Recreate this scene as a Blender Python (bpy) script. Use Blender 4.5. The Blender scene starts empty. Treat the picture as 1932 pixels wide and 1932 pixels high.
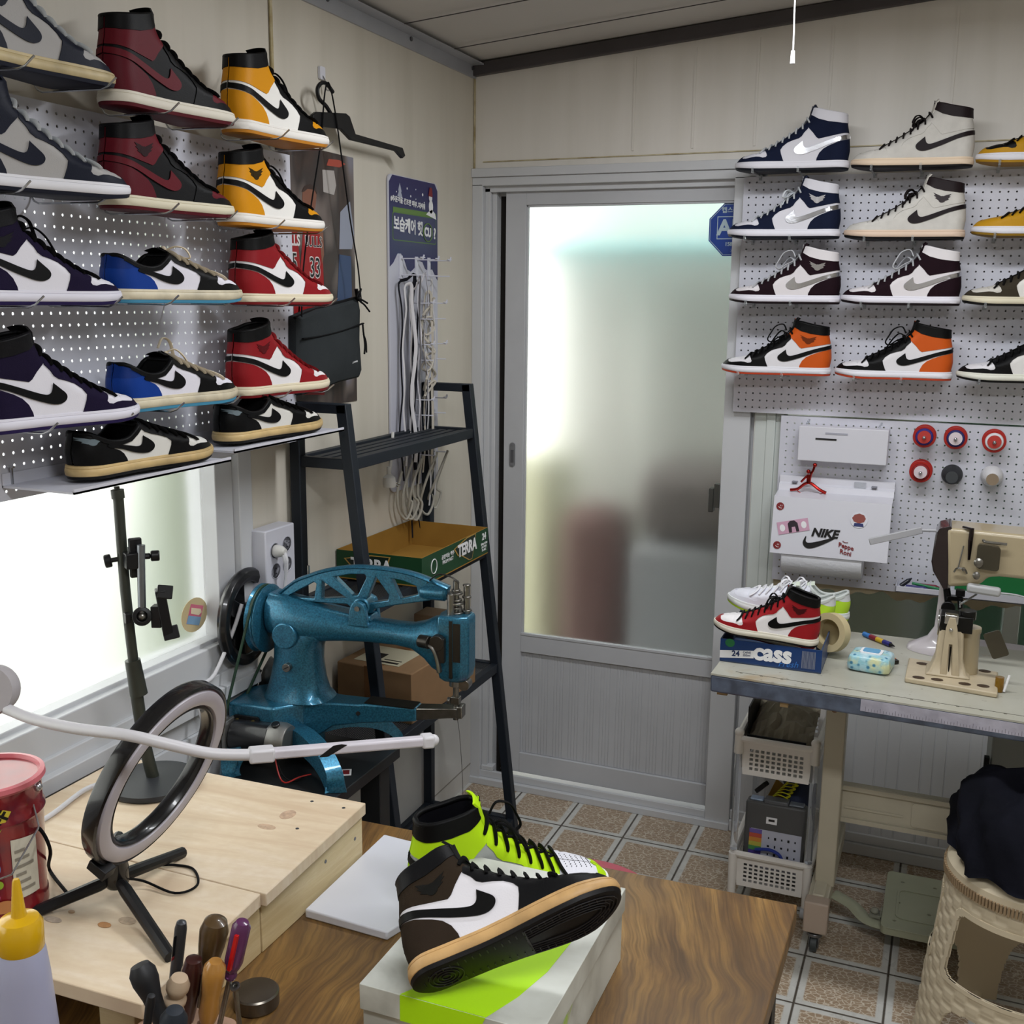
import bpy, bmesh, math, random
from math import sin, cos, pi, radians, sqrt
from mathutils import Vector, Matrix
from mathutils.geometry import delaunay_2d_cdt

random.seed(7)
SC = bpy.context.scene
COL = SC.collection

# ------------------------------------------------------------------ camera
YAW, PITCH, ROLL, FOC = radians(21.952), radians(-11.046), radians(.643), 2066.5
CAM = Vector((1.392, -3.12, 1.578))
FW = Vector((-sin(YAW)*cos(PITCH), cos(YAW)*cos(PITCH), sin(PITCH)))
R0 = Vector((cos(YAW), sin(YAW), 0)); U0 = R0.cross(FW)
RT = R0*cos(ROLL) + U0*sin(ROLL); UP = -R0*sin(ROLL) + U0*cos(ROLL)
cd = bpy.data.cameras.new('camera'); cam = bpy.data.objects.new('camera', cd); COL.objects.link(cam)
cd.sensor_width = 36; cd.sensor_fit = 'HORIZONTAL'; cd.lens = 36*FOC/1932; cd.clip_start = .02
cam.matrix_world = Matrix(((RT.x, UP.x, -FW.x, CAM.x), (RT.y, UP.y, -FW.y, CAM.y), (RT.z, UP.z, -FW.z, CAM.z), (0, 0, 0, 1)))
SC.camera = cam

def at(px, py, ax, val):
    """point of the room on the plane ax = val that the photograph shows at px, py"""
    d = FW + RT*((px-966)/FOC) - UP*((py-966)/FOC); i = 'XYZ'.index(ax)
    return CAM + d*((val-CAM[i])/d[i])

# ------------------------------------------------------------------ world, lamps, exposure
W = bpy.data.worlds.new('daylight'); SC.world = W; W.use_nodes = True
bg = W.node_tree.nodes['Background']; bg.inputs[0].default_value = (1, 1.0, .95, 1); bg.inputs[1].default_value = 3.2
SC.view_settings.view_transform = 'Standard'; SC.view_settings.look = 'None'
SC.view_settings.exposure = 0.0; SC.view_settings.gamma = 1; SC.view_settings.use_curve_mapping = False

def area(name, loc, size, power, color, rot=(0, 0, 0)):
    l = bpy.data.lights.new(name, 'AREA'); l.shape = 'RECTANGLE'; l.size, l.size_y = size; l.energy = power; l.color = color
    o = bpy.data.objects.new(name, l); COL.objects.link(o); o.location = loc; o.rotation_euler = rot
    return o
area('ceiling_tube_light', (1.2, -1.05, 2.27), (1.2, .10), 19, (.95, .97, 1.0))
area('rear_fill_light', (1.7, -2.7, 2.34), (1.2, .2), 27, (.95, .97, 1.0))  # fill light added behind the camera to brighten the room

# ------------------------------------------------------------------ materials
MATS = {}
def S2L(c):
    if isinstance(c, str):
        c = c.lstrip('#'); c = tuple(int(c[i:i+2], 16)/255 for i in (0, 2, 4))
    return tuple((v/12.92 if v <= .04045 else ((v+.055)/1.055)**2.4) for v in c[:3])
def mat(name, col, rough=.5, metal=0.0, bump=0, bscale=60, trans=0, ior=1.45, var=0, vscale=8, coat=0, emit=0, alpha=1, sheen=0, vcol=None, dist=.001, spec=.5):
    if name in MATS: return MATS[name]
    m = bpy.data.materials.new(name); m.use_nodes = True; MATS[name] = m
    nt = m.node_tree; b = nt.nodes['Principled BSDF']; c = S2L(col)
    b.inputs['Base Color'].default_value = (*c, 1); b.inputs['Roughness'].default_value = rough
    b.inputs['Metallic'].default_value = metal; b.inputs['IOR'].default_value = ior
    b.inputs['Transmission Weight'].default_value = trans; b.inputs['Coat Weight'].default_value = coat
    b.inputs['Alpha'].default_value = alpha; b.inputs['Specular IOR Level'].default_value = spec
    if sheen: b.inputs['Sheen Weight'].default_value = sheen
    if emit:
        b.inputs['Emission Color'].default_value = (*c, 1); b.inputs['Emission Strength'].default_value = emit
    if bump or var:
        tc = nt.nodes.new('ShaderNodeTexCoord')
    if bump:
        n = nt.nodes.new('ShaderNodeTexNoise'); n.inputs['Scale'].default_value = bscale; n.inputs['Detail'].default_value = 3
        bp = nt.nodes.new('ShaderNodeBump'); bp.inputs['Strength'].default_value = bump; bp.inputs['Distance'].default_value = dist
        nt.links.new(tc.outputs['Object'], n.inputs['Vector']); nt.links.new(n.outputs['Fac'], bp.inputs['Height']); nt.links.new(bp.outputs['Normal'], b.inputs['Normal'])
    if var:
        n = nt.nodes.new('ShaderNodeTexNoise'); n.inputs['Scale'].default_value = vscale; n.inputs['Detail'].default_value = 5
        r = nt.nodes.new('ShaderNodeValToRGB'); r.color_ramp.elements[0].position = .35; r.color_ramp.elements[1].position = .65
        d = S2L(vcol) if vcol else tuple(v*(1-var) for v in c)
        r.color_ramp.elements[0].color = (*d, 1); r.color_ramp.elements[1].color = (*c, 1)
        nt.links.new(tc.outputs['Object'], n.inputs['Vector']); nt.links.new(n.outputs['Fac'], r.inputs['Fac']); nt.links.new(r.outputs['Color'], b.inputs['Base Color'])
    return m

class NT:
    """tiny helper to write procedural node materials"""
    def __init__(s, name, rough=.5):
        s.m = bpy.data.materials.new(name); s.m.use_nodes = True; s.t = s.m.node_tree; s.b = s.t.nodes['Principled BSDF']; s.b.inputs['Roughness'].default_value = rough; MATS[name] = s.m
        s.tc = s.t.nodes.new('ShaderNodeTexCoord').outputs['Object']
    def n(s, typ, props=None, **ins):
        nd = s.t.nodes.new('ShaderNode'+typ)
        for k, v in (props or {}).items(): setattr(nd, k, v)
        for k, v in ins.items():
            key = int(k[1:]) if k[0] == 'i' and k[1:].isdigit() else k.replace('_', ' ')
            if hasattr(v, 'is_linked') or isinstance(v, bpy.types.NodeSocket): s.t.links.new(v, nd.inputs[key])
            else: nd.inputs[key].default_value = v
        return nd
    def math(s, op, a, b=0.0, c=None):
        k = dict(i0=a, i1=b)
        if c is not None: k['i2'] = c
        return s.n('Math', dict(operation=op), **k).outputs[0]
    def sep(s, v): return s.n('SeparateXYZ', i0=v).outputs
    def comb(s, x, y, z): return s.n('CombineXYZ', i0=x, i1=y, i2=z).outputs[0]
    def noise(s, v, scale, detail=4, dist=0, rough=.5):
        return s.n('TexNoise', Vector=v, Scale=scale, Detail=detail, Distortion=dist, Roughness=rough).outputs['Fac']
    def ramp(s, f, stops, interp='LINEAR'):
        nd = s.n('ValToRGB', Fac=f); cr = nd.color_ramp; cr.interpolation = interp
        while len(cr.elements) < len(stops): cr.elements.new(.5)
        for e, (p, c) in zip(cr.elements, stops):
            e.position = p; e.color = (*S2L(c), 1) if isinstance(c, str) else ((c, c, c, 1) if not hasattr(c, '__len__') else (*c, 1))
        return nd.outputs['Color']
    def mix(s, f, a, b, typ='MIX'):
        nd = s.t.nodes.new('ShaderNodeMix'); nd.data_type = 'RGBA'; nd.blend_type = typ
        for i, v in ((0, f), (6, a), (7, b)):
            if isinstance(v, bpy.types.NodeSocket): s.t.links.new(v, nd.inputs[i])
            elif i == 0: nd.inputs[0].default_value = v
            else: nd.inputs[i].default_value = (*S2L(v), 1)
        return nd.outputs[2]
    def color(s, c): s.t.links.new(c, s.b.inputs['Base Color'])
    def rough(s, c): s.t.links.new(c, s.b.inputs['Roughness'])
    def bump(s, h, strength=.5, dist=.001):
        nd = s.n('Bump', Height=h, Strength=strength, Distance=dist); s.t.links.new(nd.outputs[0], s.b.inputs['Normal'])

# ------------------------------------------------------------------ mesh building
def catmull(pts, n=6, closed=False):
    P = [Vector(p) for p in pts]; out = []; m = len(P)
    rng = range(m if closed else m-1)
    for i in rng:
        if closed: a, b, c, d = P[(i-1) % m], P[i], P[(i+1) % m], P[(i+2) % m]
        else: a, b, c, d = P[max(i-1, 0)], P[i], P[i+1], P[min(i+2, m-1)]
        for k in range(n):
            t = k/n
            out.append(.5*((2*b) + (c-a)*t + (2*a-5*b+4*c-d)*t*t + (3*b-a-3*c+d)*t**3))
    if not closed: out.append(P[-1])
    return out
def frame(d, up=Vector((0, 0, 1))):
    d = d.normalized()
    if abs(d.dot(up)) > .98: up = Vector((1, 0, 0)) if abs(d.x) < .9 else Vector((0, 1, 0))
    a = up.cross(d).normalized(); return a, d.cross(a).normalized()

class MB:
    def __init__(s): s.v = []; s.f = []; s.mi = []; s.cur = 0; s.T = None
    def _add(s, vs, fs):
        o = len(s.v)
        s.v += [(s.T @ Vector(v)) if s.T else Vector(v) for v in vs]
        s.f += [tuple(i+o for i in f) for f in fs]; s.mi += [s.cur]*len(fs); return s
    def box(s, c, d, R=None):
        x, y, z = [k/2 for k in d]; c = Vector(c)
        vs = [Vector((a*x, b*y, e*z)) for a in (-1, 1) for b in (-1, 1) for e in (-1, 1)]
        if R: vs = [R @ v for v in vs]
        return s._add([v+c for v in vs], [(0, 1, 3, 2), (4, 6, 7, 5), (0, 4, 5, 1), (2, 3, 7, 6), (0, 2, 6, 4), (1, 5, 7, 3)])
    def bb(s, a, b):
        a, b = Vector(a), Vector(b); return s.box((a+b)/2, [abs(k) for k in (b-a)])
    def bar(s, p, q, w, h=None, up=Vector((0, 0, 1))):
        h = h or w; p, q = Vector(p), Vector(q); a, b = frame(q-p, Vector(up)); a = a*w/2; b = b*h/2
        vs = [p-a-b, p+a-b, p+a+b, p-a+b, q-a-b, q+a-b, q+a+b, q-a+b]
        return s._add(vs, [(3, 2, 1, 0), (4, 5, 6, 7), (0, 1, 5, 4), (1, 2, 6, 5), (2, 3, 7, 6), (3, 0, 4, 7)])
    def cyl(s, p, q, r0, r1=None, n=20, cap=True):
        r1 = r0 if r1 is None else r1; p, q = Vector(p), Vector(q); a, b = frame(q-p)
        vs = [c+(a*cos(2*pi*k/n)+b*sin(2*pi*k/n))*r for c, r in ((p, r0), (q, r1)) for k in range(n)]
        fs = [(k, (k+1) % n, n+(k+1) % n, n+k) for k in range(n)]
        if cap: fs += [tuple(range(n))[::-1], tuple(range(n, 2*n))]
        return s._add(vs, fs)
    def tube(s, pts, r, n=8, closed=False, flat=1.0, up=Vector((0, 0, 1)), smooth=0, rs=None):
        P = catmull(pts, smooth, closed) if smooth else [Vector(p) for p in pts]
        m = len(P); vs = []; pa = None
        for i in range(m):
            d = (P[(i+1) % m]-P[i-1]) if closed else (P[min(i+1, m-1)]-P[max(i-1, 0)])
            if d.length < 1e-9: d = Vector((0, 0, 1))
            d.normalize()
            if pa is None: a, b = frame(d, Vector(up))
            else:
                a = pa - d*pa.dot(d)
                a = a.normalized() if a.length > 1e-6 else frame(d)[0]; b = d.cross(a)
            pa = a; rr = (rs[min(int(i*len(rs)/m), len(rs)-1)] if rs else r)
            vs += [P[i]+(a*cos(2*pi*k/n)*rr+b*sin(2*pi*k/n)*rr*flat) for k in range(n)]
        fs = []
        for i in range(m if closed else m-1):
            j = (i+1) % m
            fs += [(i*n+k, i*n+(k+1) % n, j*n+(k+1) % n, j*n+k) for k in range(n)]
        if not closed: fs += [tuple(range(n))[::-1], tuple(range((m-1)*n, m*n))]
        return s._add(vs, fs)
    def lathe(s, prof, n=32, c=(0, 0, 0), axis=(0, 0, 1), sx=1, sy=1):
        c = Vector(c); ax = Vector(axis).normalized()
        a, b = (Vector((1, 0, 0)), Vector((0, 1, 0))) if ax.z > .99 else frame(ax)
        vs = [c+ax*z+(a*cos(2*pi*k/n)*sx+b*sin(2*pi*k/n)*sy)*r for r, z in prof for k in range(n)]
        fs = [(i*n+k, i*n+(k+1) % n, (i+1)*n+(k+1) % n, (i+1)*n+k) for i in range(len(prof)-1) for k in range(n)]
        if prof[0][0] > 1e-5: fs.append(tuple(range(n))[::-1])
        if prof[-1][0] > 1e-5: fs.append(tuple(range((len(prof)-1)*n, len(prof)*n)))
        return s._add(vs, fs)
    def loft(s, rings, cap=True, closed=True):
        n = len(rings[0]); vs = [v for r in rings for v in r]; m = len(rings)
        fs = [(i*n+k, i*n+(k+1) % n, (i+1)*n+(k+1) % n, (i+1)*n+k) for i in range(m-1) for k in range(n if closed else n-1)]
        if cap: fs += [tuple(range(n))[::-1], tuple(range((m-1)*n, m*n))]
        return s._add(vs, fs)
    def prism(s, poly, h0, h1, o=(0, 0, 0), u=(1, 0, 0), v=(0, 1, 0), holes=()):
        """polygon in the u, v plane, extruded along u x v from h0 to h1"""
        o, u, v = Vector(o), Vector(u), Vector(v); w = u.cross(v)
        loops = [list(poly)]+[list(h) for h in holes]
        P = [Vector(p).to_2d() for l in loops for p in l]; E = []; k = 0
        for l in loops:
            E += [(k+i, k+(i+1) % len(l)) for i in range(len(l))]; k += len(l)
        if holes:
            vv, ee, ff, _, _, _ = delaunay_2d_cdt(P, E, [], 2, 1e-7)
            keep = []
            def inside(q, l):
                c = False
                for i in range(len(l)):
                    (x1, y1), (x2, y2) = l[i][:2], l[i-1][:2]
                    if (y1 > q[1]) != (y2 > q[1]) and q[0] < (x2-x1)*(q[1]-y1)/(y2-y1)+x1: c = not c
                return c
            for f in ff:
                q = sum((vv[i] for i in f), Vector((0, 0)))/len(f)
                if inside(q, loops[0]) and not any(inside(q, h) for h in loops[1:]): keep.append(f)
        else: vv, ee, keep, _, _, _ = delaunay_2d_cdt(P, [], [list(range(len(P)))], 1, 1e-7)
        n = len(vv); pt = lambda q, h: o+u*q[0]+v*q[1]+w*h
        vs = [pt(q, h0) for q in vv]+[pt(q, h1) for q in vv]
        fs = [tuple(f)[::-1] for f in keep]+[tuple(i+n for i in f) for f in keep]
        cnt = {}
        for f in keep:
            for i in range(len(f)): cnt[(f[i], f[(i+1) % len(f)])] = 1
        fs += [(a, b, b+n, a+n) for (a, b) in cnt if (b, a) not in cnt]
        return s._add(vs, fs)
    def sphere(s, c, r, n=16, m=10, sc=(1, 1, 1)):
        c = Vector(c); rings = []
        prof = [(sin(pi*i/m)*r, -cos(pi*i/m)*r) for i in range(m+1)]
        vs = [c+Vector((p*cos(2*pi*k/n)*sc[0], p*sin(2*pi*k/n)*sc[1], z*sc[2])) for p, z in prof for k in range(n)]
        fs = [(i*n+k, i*n+(k+1) % n, (i+1)*n+(k+1) % n, (i+1)*n+k) for i in range(m) for k in range(n)]
        return s._add(vs, fs)
    def m(s, i): s.cur = i; return s
    def build(s, name, mats, parent=None, bevel=0, seg=2, sharp=35, merge=True, loc=None, rot=None, sub=0, flatshade=False):
        me = bpy.data.meshes.new(name); me.from_pydata([tuple(v) for v in s.v], [], s.f)
        me.polygons.foreach_set('material_index', s.mi)
        mats = mats if isinstance(mats, (list, tuple)) else [mats]
        for q in mats: me.materials.append(q)
        if merge:
            bm = bmesh.new(); bm.from_mesh(me)
            if merge == 'full': bmesh.ops.remove_doubles(bm, verts=bm.verts, dist=1e-6)
            bmesh.ops.dissolve_degenerate(bm, dist=1e-7, edges=bm.edges)
            bmesh.ops.recalc_face_normals(bm, faces=bm.faces); bm.to_mesh(me); bm.free()
        if not flatshade:
            me.polygons.foreach_set('use_smooth', [True]*len(me.polygons)); me.set_sharp_from_angle(angle=radians(sharp))
        o = bpy.data.objects.new(name, me); COL.objects.link(o)
        if parent: o.parent = parent
        if loc: o.location = loc
        if rot: o.rotation_euler = rot
        if bevel:
            b = o.modifiers.new('bevel', 'BEVEL'); b.width = bevel; b.segments = seg; b.limit_method = 'ANGLE'; b.angle_limit = radians(40); b.harden_normals = False
        if sub:
            b = o.modifiers.new('sub', 'SUBSURF'); b.levels = b.render_levels = sub
        return o

def thing(name, label, cat, loc=(0, 0, 0), rot=None, group=None):
    o = bpy.data.objects.new(name, None); COL.objects.link(o); o.location = loc; o.empty_display_size = .05
    if rot is not None:
        if hasattr(rot, '__len__'): o.rotation_euler = rot
        else: o.rotation_euler = (0, 0, rot)
    return tag(o, label, cat, group)
def tag(o, label, cat, group=None, kind=None):
    o['label'] = label; o['category'] = cat
    if group: o['group'] = group
    if kind: o['kind'] = kind
    return o
def struct(o, label=None):
    o['kind'] = 'structure'
    if label: o['label'] = label
    return o
def copy_tree(o, parent=None):
    c = o.copy(); COL.objects.link(c)
    if parent: c.parent = parent
    for ch in list(o.children): copy_tree(ch, c)
    return c
def text(name, s, size, m, parent=None, o=(0, 0, 0), u=(1, 0, 0), v=(0, 1, 0), ex=.0004, bold=0, align='CENTER', sx=1.0, shear=0, space=1.0):
    """flat lettering as a mesh; u = reading direction, v = up"""
    c = bpy.data.curves.new(name, 'FONT'); c.body = s; c.size = size; c.extrude = ex; c.offset = bold; c.align_x = align; c.align_y = 'CENTER'; c.shear = shear; c.space_character = space; c.resolution_u = 3
    t = bpy.data.objects.new('tmp', c); COL.objects.link(t)
    dg = bpy.context.evaluated_depsgraph_get(); me = bpy.data.meshes.new_from_object(t.evaluated_get(dg))
    bpy.data.objects.remove(t); bpy.data.curves.remove(c)
    u, v = Vector(u).normalized(), Vector(v).normalized(); w = u.cross(v)
    M = Matrix(((u.x*sx, v.x, w.x, o[0]), (u.y*sx, v.y, w.y, o[1]), (u.z*sx, v.z, w.z, o[2]), (0, 0, 0, 1)))
    me.transform(M); me.materials.clear(); me.materials.append(m); me.name = name
    ob = bpy.data.objects.new(name, me); COL.objects.link(ob)
    if parent: ob.parent = parent
    return ob
def ell(cx, cy, rx, ry, n=24, a0=0, a1=2*pi):
    full = abs(a1-a0-2*pi) < 1e-6
    return [(cx+rx*cos(a0+(a1-a0)*k/(n if full else n-1)), cy+ry*sin(a0+(a1-a0)*k/(n if full else n-1))) for k in range(n)]
def rrect(x0, y0, x1, y1, r, n=5):
    out = []
    for cx, cy, a in ((x1-r, y0+r, -pi/2), (x1-r, y1-r, 0), (x0+r, y1-r, pi/2), (x0+r, y0+r, pi)):
        out += [(cx+r*cos(a+pi/2*k/n), cy+r*sin(a+pi/2*k/n)) for k in range(n+1)]
    return out
# ================================================================== THE ROOM
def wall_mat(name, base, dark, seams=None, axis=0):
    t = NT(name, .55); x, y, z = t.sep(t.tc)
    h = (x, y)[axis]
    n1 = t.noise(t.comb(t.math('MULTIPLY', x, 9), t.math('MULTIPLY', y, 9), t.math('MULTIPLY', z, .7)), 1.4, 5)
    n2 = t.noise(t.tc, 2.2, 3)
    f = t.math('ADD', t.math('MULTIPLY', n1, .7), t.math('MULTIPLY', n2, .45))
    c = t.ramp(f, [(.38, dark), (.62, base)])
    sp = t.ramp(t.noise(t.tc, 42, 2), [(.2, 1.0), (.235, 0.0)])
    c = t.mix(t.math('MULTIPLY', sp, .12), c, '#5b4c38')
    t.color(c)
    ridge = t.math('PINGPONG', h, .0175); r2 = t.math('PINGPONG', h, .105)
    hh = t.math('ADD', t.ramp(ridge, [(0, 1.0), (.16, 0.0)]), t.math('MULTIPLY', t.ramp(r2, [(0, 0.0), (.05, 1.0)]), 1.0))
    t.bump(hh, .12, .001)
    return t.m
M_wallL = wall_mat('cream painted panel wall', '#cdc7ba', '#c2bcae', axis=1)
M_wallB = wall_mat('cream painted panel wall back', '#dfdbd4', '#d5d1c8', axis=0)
M_white = mat('white plastic frame', '#c8cacd', .35, bump=.05, var=.06, vscale=3)
M_whited = mat('dusty white frame', '#bfc1c5', .45, var=.08, vscale=5)
M_dark = mat('dark grey trim', '#4a4648', .5, var=.15, vscale=12)
M_gal = mat('galvanised angle trim', '#b3b6bd', .38, metal=.25, var=.1, vscale=9)
M_ceil = mat('ceiling panel', '#d0cdc9', .6, var=.07, vscale=2)
M_caulk = mat('yellowed caulk', '#c9bfa0', .7, var=.25, vscale=25, vcol='#9a8a62')
M_screw = mat('screw steel', '#6d6e72', .35, metal=.8)

def wall_holes(name, m, o, u, v, outline, holes, t):
    b = MB(); b.prism(outline, 0, t, o, u, v, holes); return struct(b.build(name, m, flatshade=True))
# left wall with a window opening; plane x=0, thickness to -x.  u=+y, v=+z -> w=+x
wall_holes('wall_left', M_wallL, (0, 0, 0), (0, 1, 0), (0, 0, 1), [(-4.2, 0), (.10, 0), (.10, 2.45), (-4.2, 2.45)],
           [[(-3.4, .70), (-1.20, .70), (-1.20, 1.75), (-3.4, 1.75)]], -.12)
# back wall with the door and window openings; u=-x, v=z -> w=+y
wall_holes('wall_back', M_wallB, (0, 0, 0), (-1, 0, 0), (0, 0, 1), [(0, 0), (0, 2.7), (-3.1, 2.7), (-3.1, 0)],
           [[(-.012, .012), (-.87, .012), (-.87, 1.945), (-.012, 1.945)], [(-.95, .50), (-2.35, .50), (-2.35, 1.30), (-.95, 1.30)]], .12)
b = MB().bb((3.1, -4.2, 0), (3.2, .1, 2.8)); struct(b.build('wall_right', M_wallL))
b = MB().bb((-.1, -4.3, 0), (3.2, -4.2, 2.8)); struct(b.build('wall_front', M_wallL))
# ceiling, rising to the right
b = MB(); b.prism([(-.12, 2.245), (3.2, 2.245+.085*3.2), (3.2, 2.36+.085*3.2), (-.12, 2.36)], -.12, 4.3, (0, 0, 0), (1, 0, 0), (0, 0, 1))
cl = struct(b.build('ceiling', M_ceil, flatshade=True))
for i, y in enumerate((-.225, -.52)):
    struct(MB().bar((.02, y, 2.2457), (3.0, y, 2.2457+.085*3), .0022, .002).build('trim_%d' % (i+20), M_dark))
# edge trims at the ceiling
b = MB(); b.bar((.003, -4.1, 2.235), (.003, -.002, 2.235), .006, .05); b.bar((.02, -4.1, 2.2455), (.02, -.002, 2.2455), .04, .004)
for y in (-.03, -.42, -.83, -1.25, -1.7): b.m(1).cyl((.004, y, 2.235), (.009, y, 2.235), .006, n=10); b.m(0)
struct(b.build('trim_1', [M_gal, M_screw]))
b = MB(); b.bar((0, -.012, 2.233), (3.0, -.012, 2.233+.0845*3), .024, .036)
struct(b.build('trim_2', M_dark, bevel=.003))
# seam lines on the walls
def seam(n, p, q, w=.004, m=None, d=.003): struct(MB().bar(p, q, w, d).build('trim_%d' % n, m or M_caulk))
seam(3, (.003, -.003, .03), (.003, -.003, 2.21), .010)
seam(4, (.004, -1.052, 1.9), (.004, -1.052, 2.22), .009)
seam(5, (.03, -.002, 1.975), (3.0, -.002, 1.985), .003)
for i, x in enumerate((.49, .66, .83, 1.02, 1.32, 1.7)):
    struct(MB().bar((x, -.0015, 1.99), (x, -.0015, 2.2+.08*x), .006, .003, up=(0, 1, 0)).build('trim_%d' % (30+i), M_wallB))
b = MB()
for z in (.065, .325, .585): b.bar((.001, -1.1, z), (.001, 0, z), .002, .004)
b.bar((.001, -.31, 0), (.001, -.31, .585), .002, .004, up=(0, 1, 0)); b.bar((.001, -.8, .0), (.001, -.8, .585), .002, .004, up=(0, 1, 0))
struct(b.build('trim_6', mat('tile joint', '#8b8880', .8)))
b = MB().bb((-.001, -1.15, 0), (.0012, 0, .60)); struct(b.build('baseboard_left', mat('white wall tile', '#cbcac6', .25, var=.08, vscale=6)))

# floor tiles
t = NT('patterned floor tile', .28); x, y, z = t.sep(t.tc); P = .1945
fx = t.math('FRACT', t.math('DIVIDE', t.math('ADD', x, P*4-.383), P)); fy = t.math('FRACT', t.math('DIVIDE', t.math('ADD', y, P*40+.019), P*1.03))
ex = t.math('MINIMUM', fx, t.math('SUBTRACT', 1.0, fx)); ey = t.math('MINIMUM', fy, t.math('SUBTRACT', 1.0, fy)); e = t.math('MINIMUM', ex, ey)
wv = t.n('TexNoise', Vector=t.tc, Scale=55.0, Detail=2.0).outputs['Color']
vv = t.n('VectorMath', dict(operation='ADD'), i0=t.tc, i1=t.n('VectorMath', dict(operation='SCALE'), i0=wv, Scale=.012).outputs[0]).outputs[0]
vo = t.n('TexVoronoi', dict(feature='DISTANCE_TO_EDGE'), Vector=t.n('VectorMath', dict(operation='MULTIPLY'), i0=vv, i1=(1.0, 1.5, 1)).outputs[0], Scale=62.0).outputs['Distance']
cell = t.ramp(vo, [(.045, '#cfc4b2'), (.085, '#9d8871')])
cell = t.mix(t.math('MULTIPLY', t.noise(t.tc, 6, 3), .35), cell, '#8d7860')
border = t.ramp(t.noise(t.tc, 14, 5), [(.3, '#b9b8b2'), (.7, '#c9c9c4')])
c = t.mix(t.ramp(e, [(.083, 0.0), (.1, 1.0)]), border, cell)
c = t.mix(t.ramp(e, [(.010, 1.0), (.018, 0.0)]), c, '#4d463e')
dirt = t.ramp(t.noise(t.tc, 9, 6, 1), [(.62, 0.0), (.8, .5)]); c = t.mix(dirt, c, '#6f6455')
t.color(c); t.bump(t.ramp(e, [(.008, 0.0), (.022, 1.0)]), .4, .002); t.rough(t.ramp(t.noise(t.tc, 20, 3), [(.3, .22), (.7, .4)]))
b = MB().bb((-.1, -4.3, -.05), (3.2, .12, 0)); struct(b.build('floor', t.m))

# ------------------------------------------------------------------ sliding door in the back wall
M_frost = NT('frosted glass', .3); g = M_frost
g.b.inputs['Base Color'].default_value = (.93, .95, .94, 1); g.b.inputs['Transmission Weight'].default_value = 1; g.b.inputs['IOR'].default_value = 1.25; g.b.inputs['Roughness'].default_value = .42
M_frost = g.m
b = MB()   # casing: head, two jambs, sill with track
zt = 1.945
b.bb((0, -.022, 1.93), (.86, .1, 1.955))
b.bb((.0, -.014, 1.905), (.84, .1, 1.93)); b.bb((.034, .004, 1.888), (.79, .018, 1.912)); b.bb((.034, .05, 1.88), (.87, .1, 1.93)); b.bb((.0, -.014, .0), (.034, .1, 1.91)); b.bb((.034, .004, .02), (.052, .1, 1.9)); b.bb((.052, .02, .02), (.066, .1, 1.9))
b.bb((.785, -.014, .0), (.86, .1, 1.91)); b.bb((.0, -.022, 0), (.86, .1, .022)); b.bb((.0, -.006, .022), (.86, .004, .045)); b.bb((.04, .015, .022), (.785, .022, .035))
b.bb((.035, -.003, .045), (.075, .03, .06))
fr = struct(b.build('door_1', M_white, bevel=.0015))
b = MB().bb((.066, .055, .02), (.10, .07, 1.9)); b.build('gap_shadow_panel', mat('dark gap shade', '#26221f', .9), fr)  # near-black panel standing in for the shade in the gap beside the leaf
b = MB(); Y0, Y1 = .018, .05
x0, x1, g0, g1 = .097, .86, .162, .80
b.bb((x0, Y0, .05), (g0, Y1, 1.895)); b.bb((g0, Y0, 1.85), (x1, Y1, 1.895)); b.bb((g0, Y0, .463), (x1, Y1, .521)); b.bb((g0, Y0, .05), (x1, Y1, .117)); b.bb((.86, Y0, .05), (.9, Y1, 1.895))
b.bb((g0, Y0-.002, .519), (x1, Y0+.008, .527)); b.bb((g0-.0005, Y0+.004, .527), (g0+.006, Y0+.012, 1.85)); b.bb((g0, Y0+.004, 1.844), (x1, Y0+.012, 1.8505))
lf = b.build('door_leaf', M_whited, fr, bevel=.001)
b = MB(); b.bb((g0, Y0+.012, .117), (x1, Y1-.01, .463))
k = g0+.008
while k < .86:
    for dx, w in ((0, .0085), (.0100, .0085), (.0200, .0085), (.0300, .0205)): b.bb((k+dx, Y0+.0108, .118), (k+dx+w, Y0+.0122, .462))
    k += .0520
b.build('lower_panel', M_whited, lf, bevel=.0008)
MB().bb((g0, Y0+.014, .52), (x1, Y0+.019, 1.852)).build('frosted_pane', M_frost, lf)
# flush pull and latch
b = MB(); b.prism(rrect(-.009, -.038, .009, .038, .009), 0, .003, (.127, Y0-.0035, 1.10), (-1, 0, 0), (0, 0, 1)); b.m(1).bb((.122, Y0-.0045, 1.075), (.132, Y0-.003, 1.115)); b.m(0).cyl((.127, Y0-.005, 1.131), (.127, Y0-.002, 1.131), .003, n=10); b.cyl((.127, Y0-.005, 1.068), (.127, Y0-.002, 1.068), .003, n=10)
b.build('flush_pull', [mat('grey latch metal', '#8e9095', .4, metal=.5), mat('latch slot', '#55565a', .5)], lf)
b = MB(); b.bb((.752, -.012, .975), (.766, .02, 1.045)).bb((.768, -.018, .99), (.785, .0, 1.06)); b.build('door_latch', mat('dark latch', '#4a4a46', .4, metal=.4), fr, bevel=.002)

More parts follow.
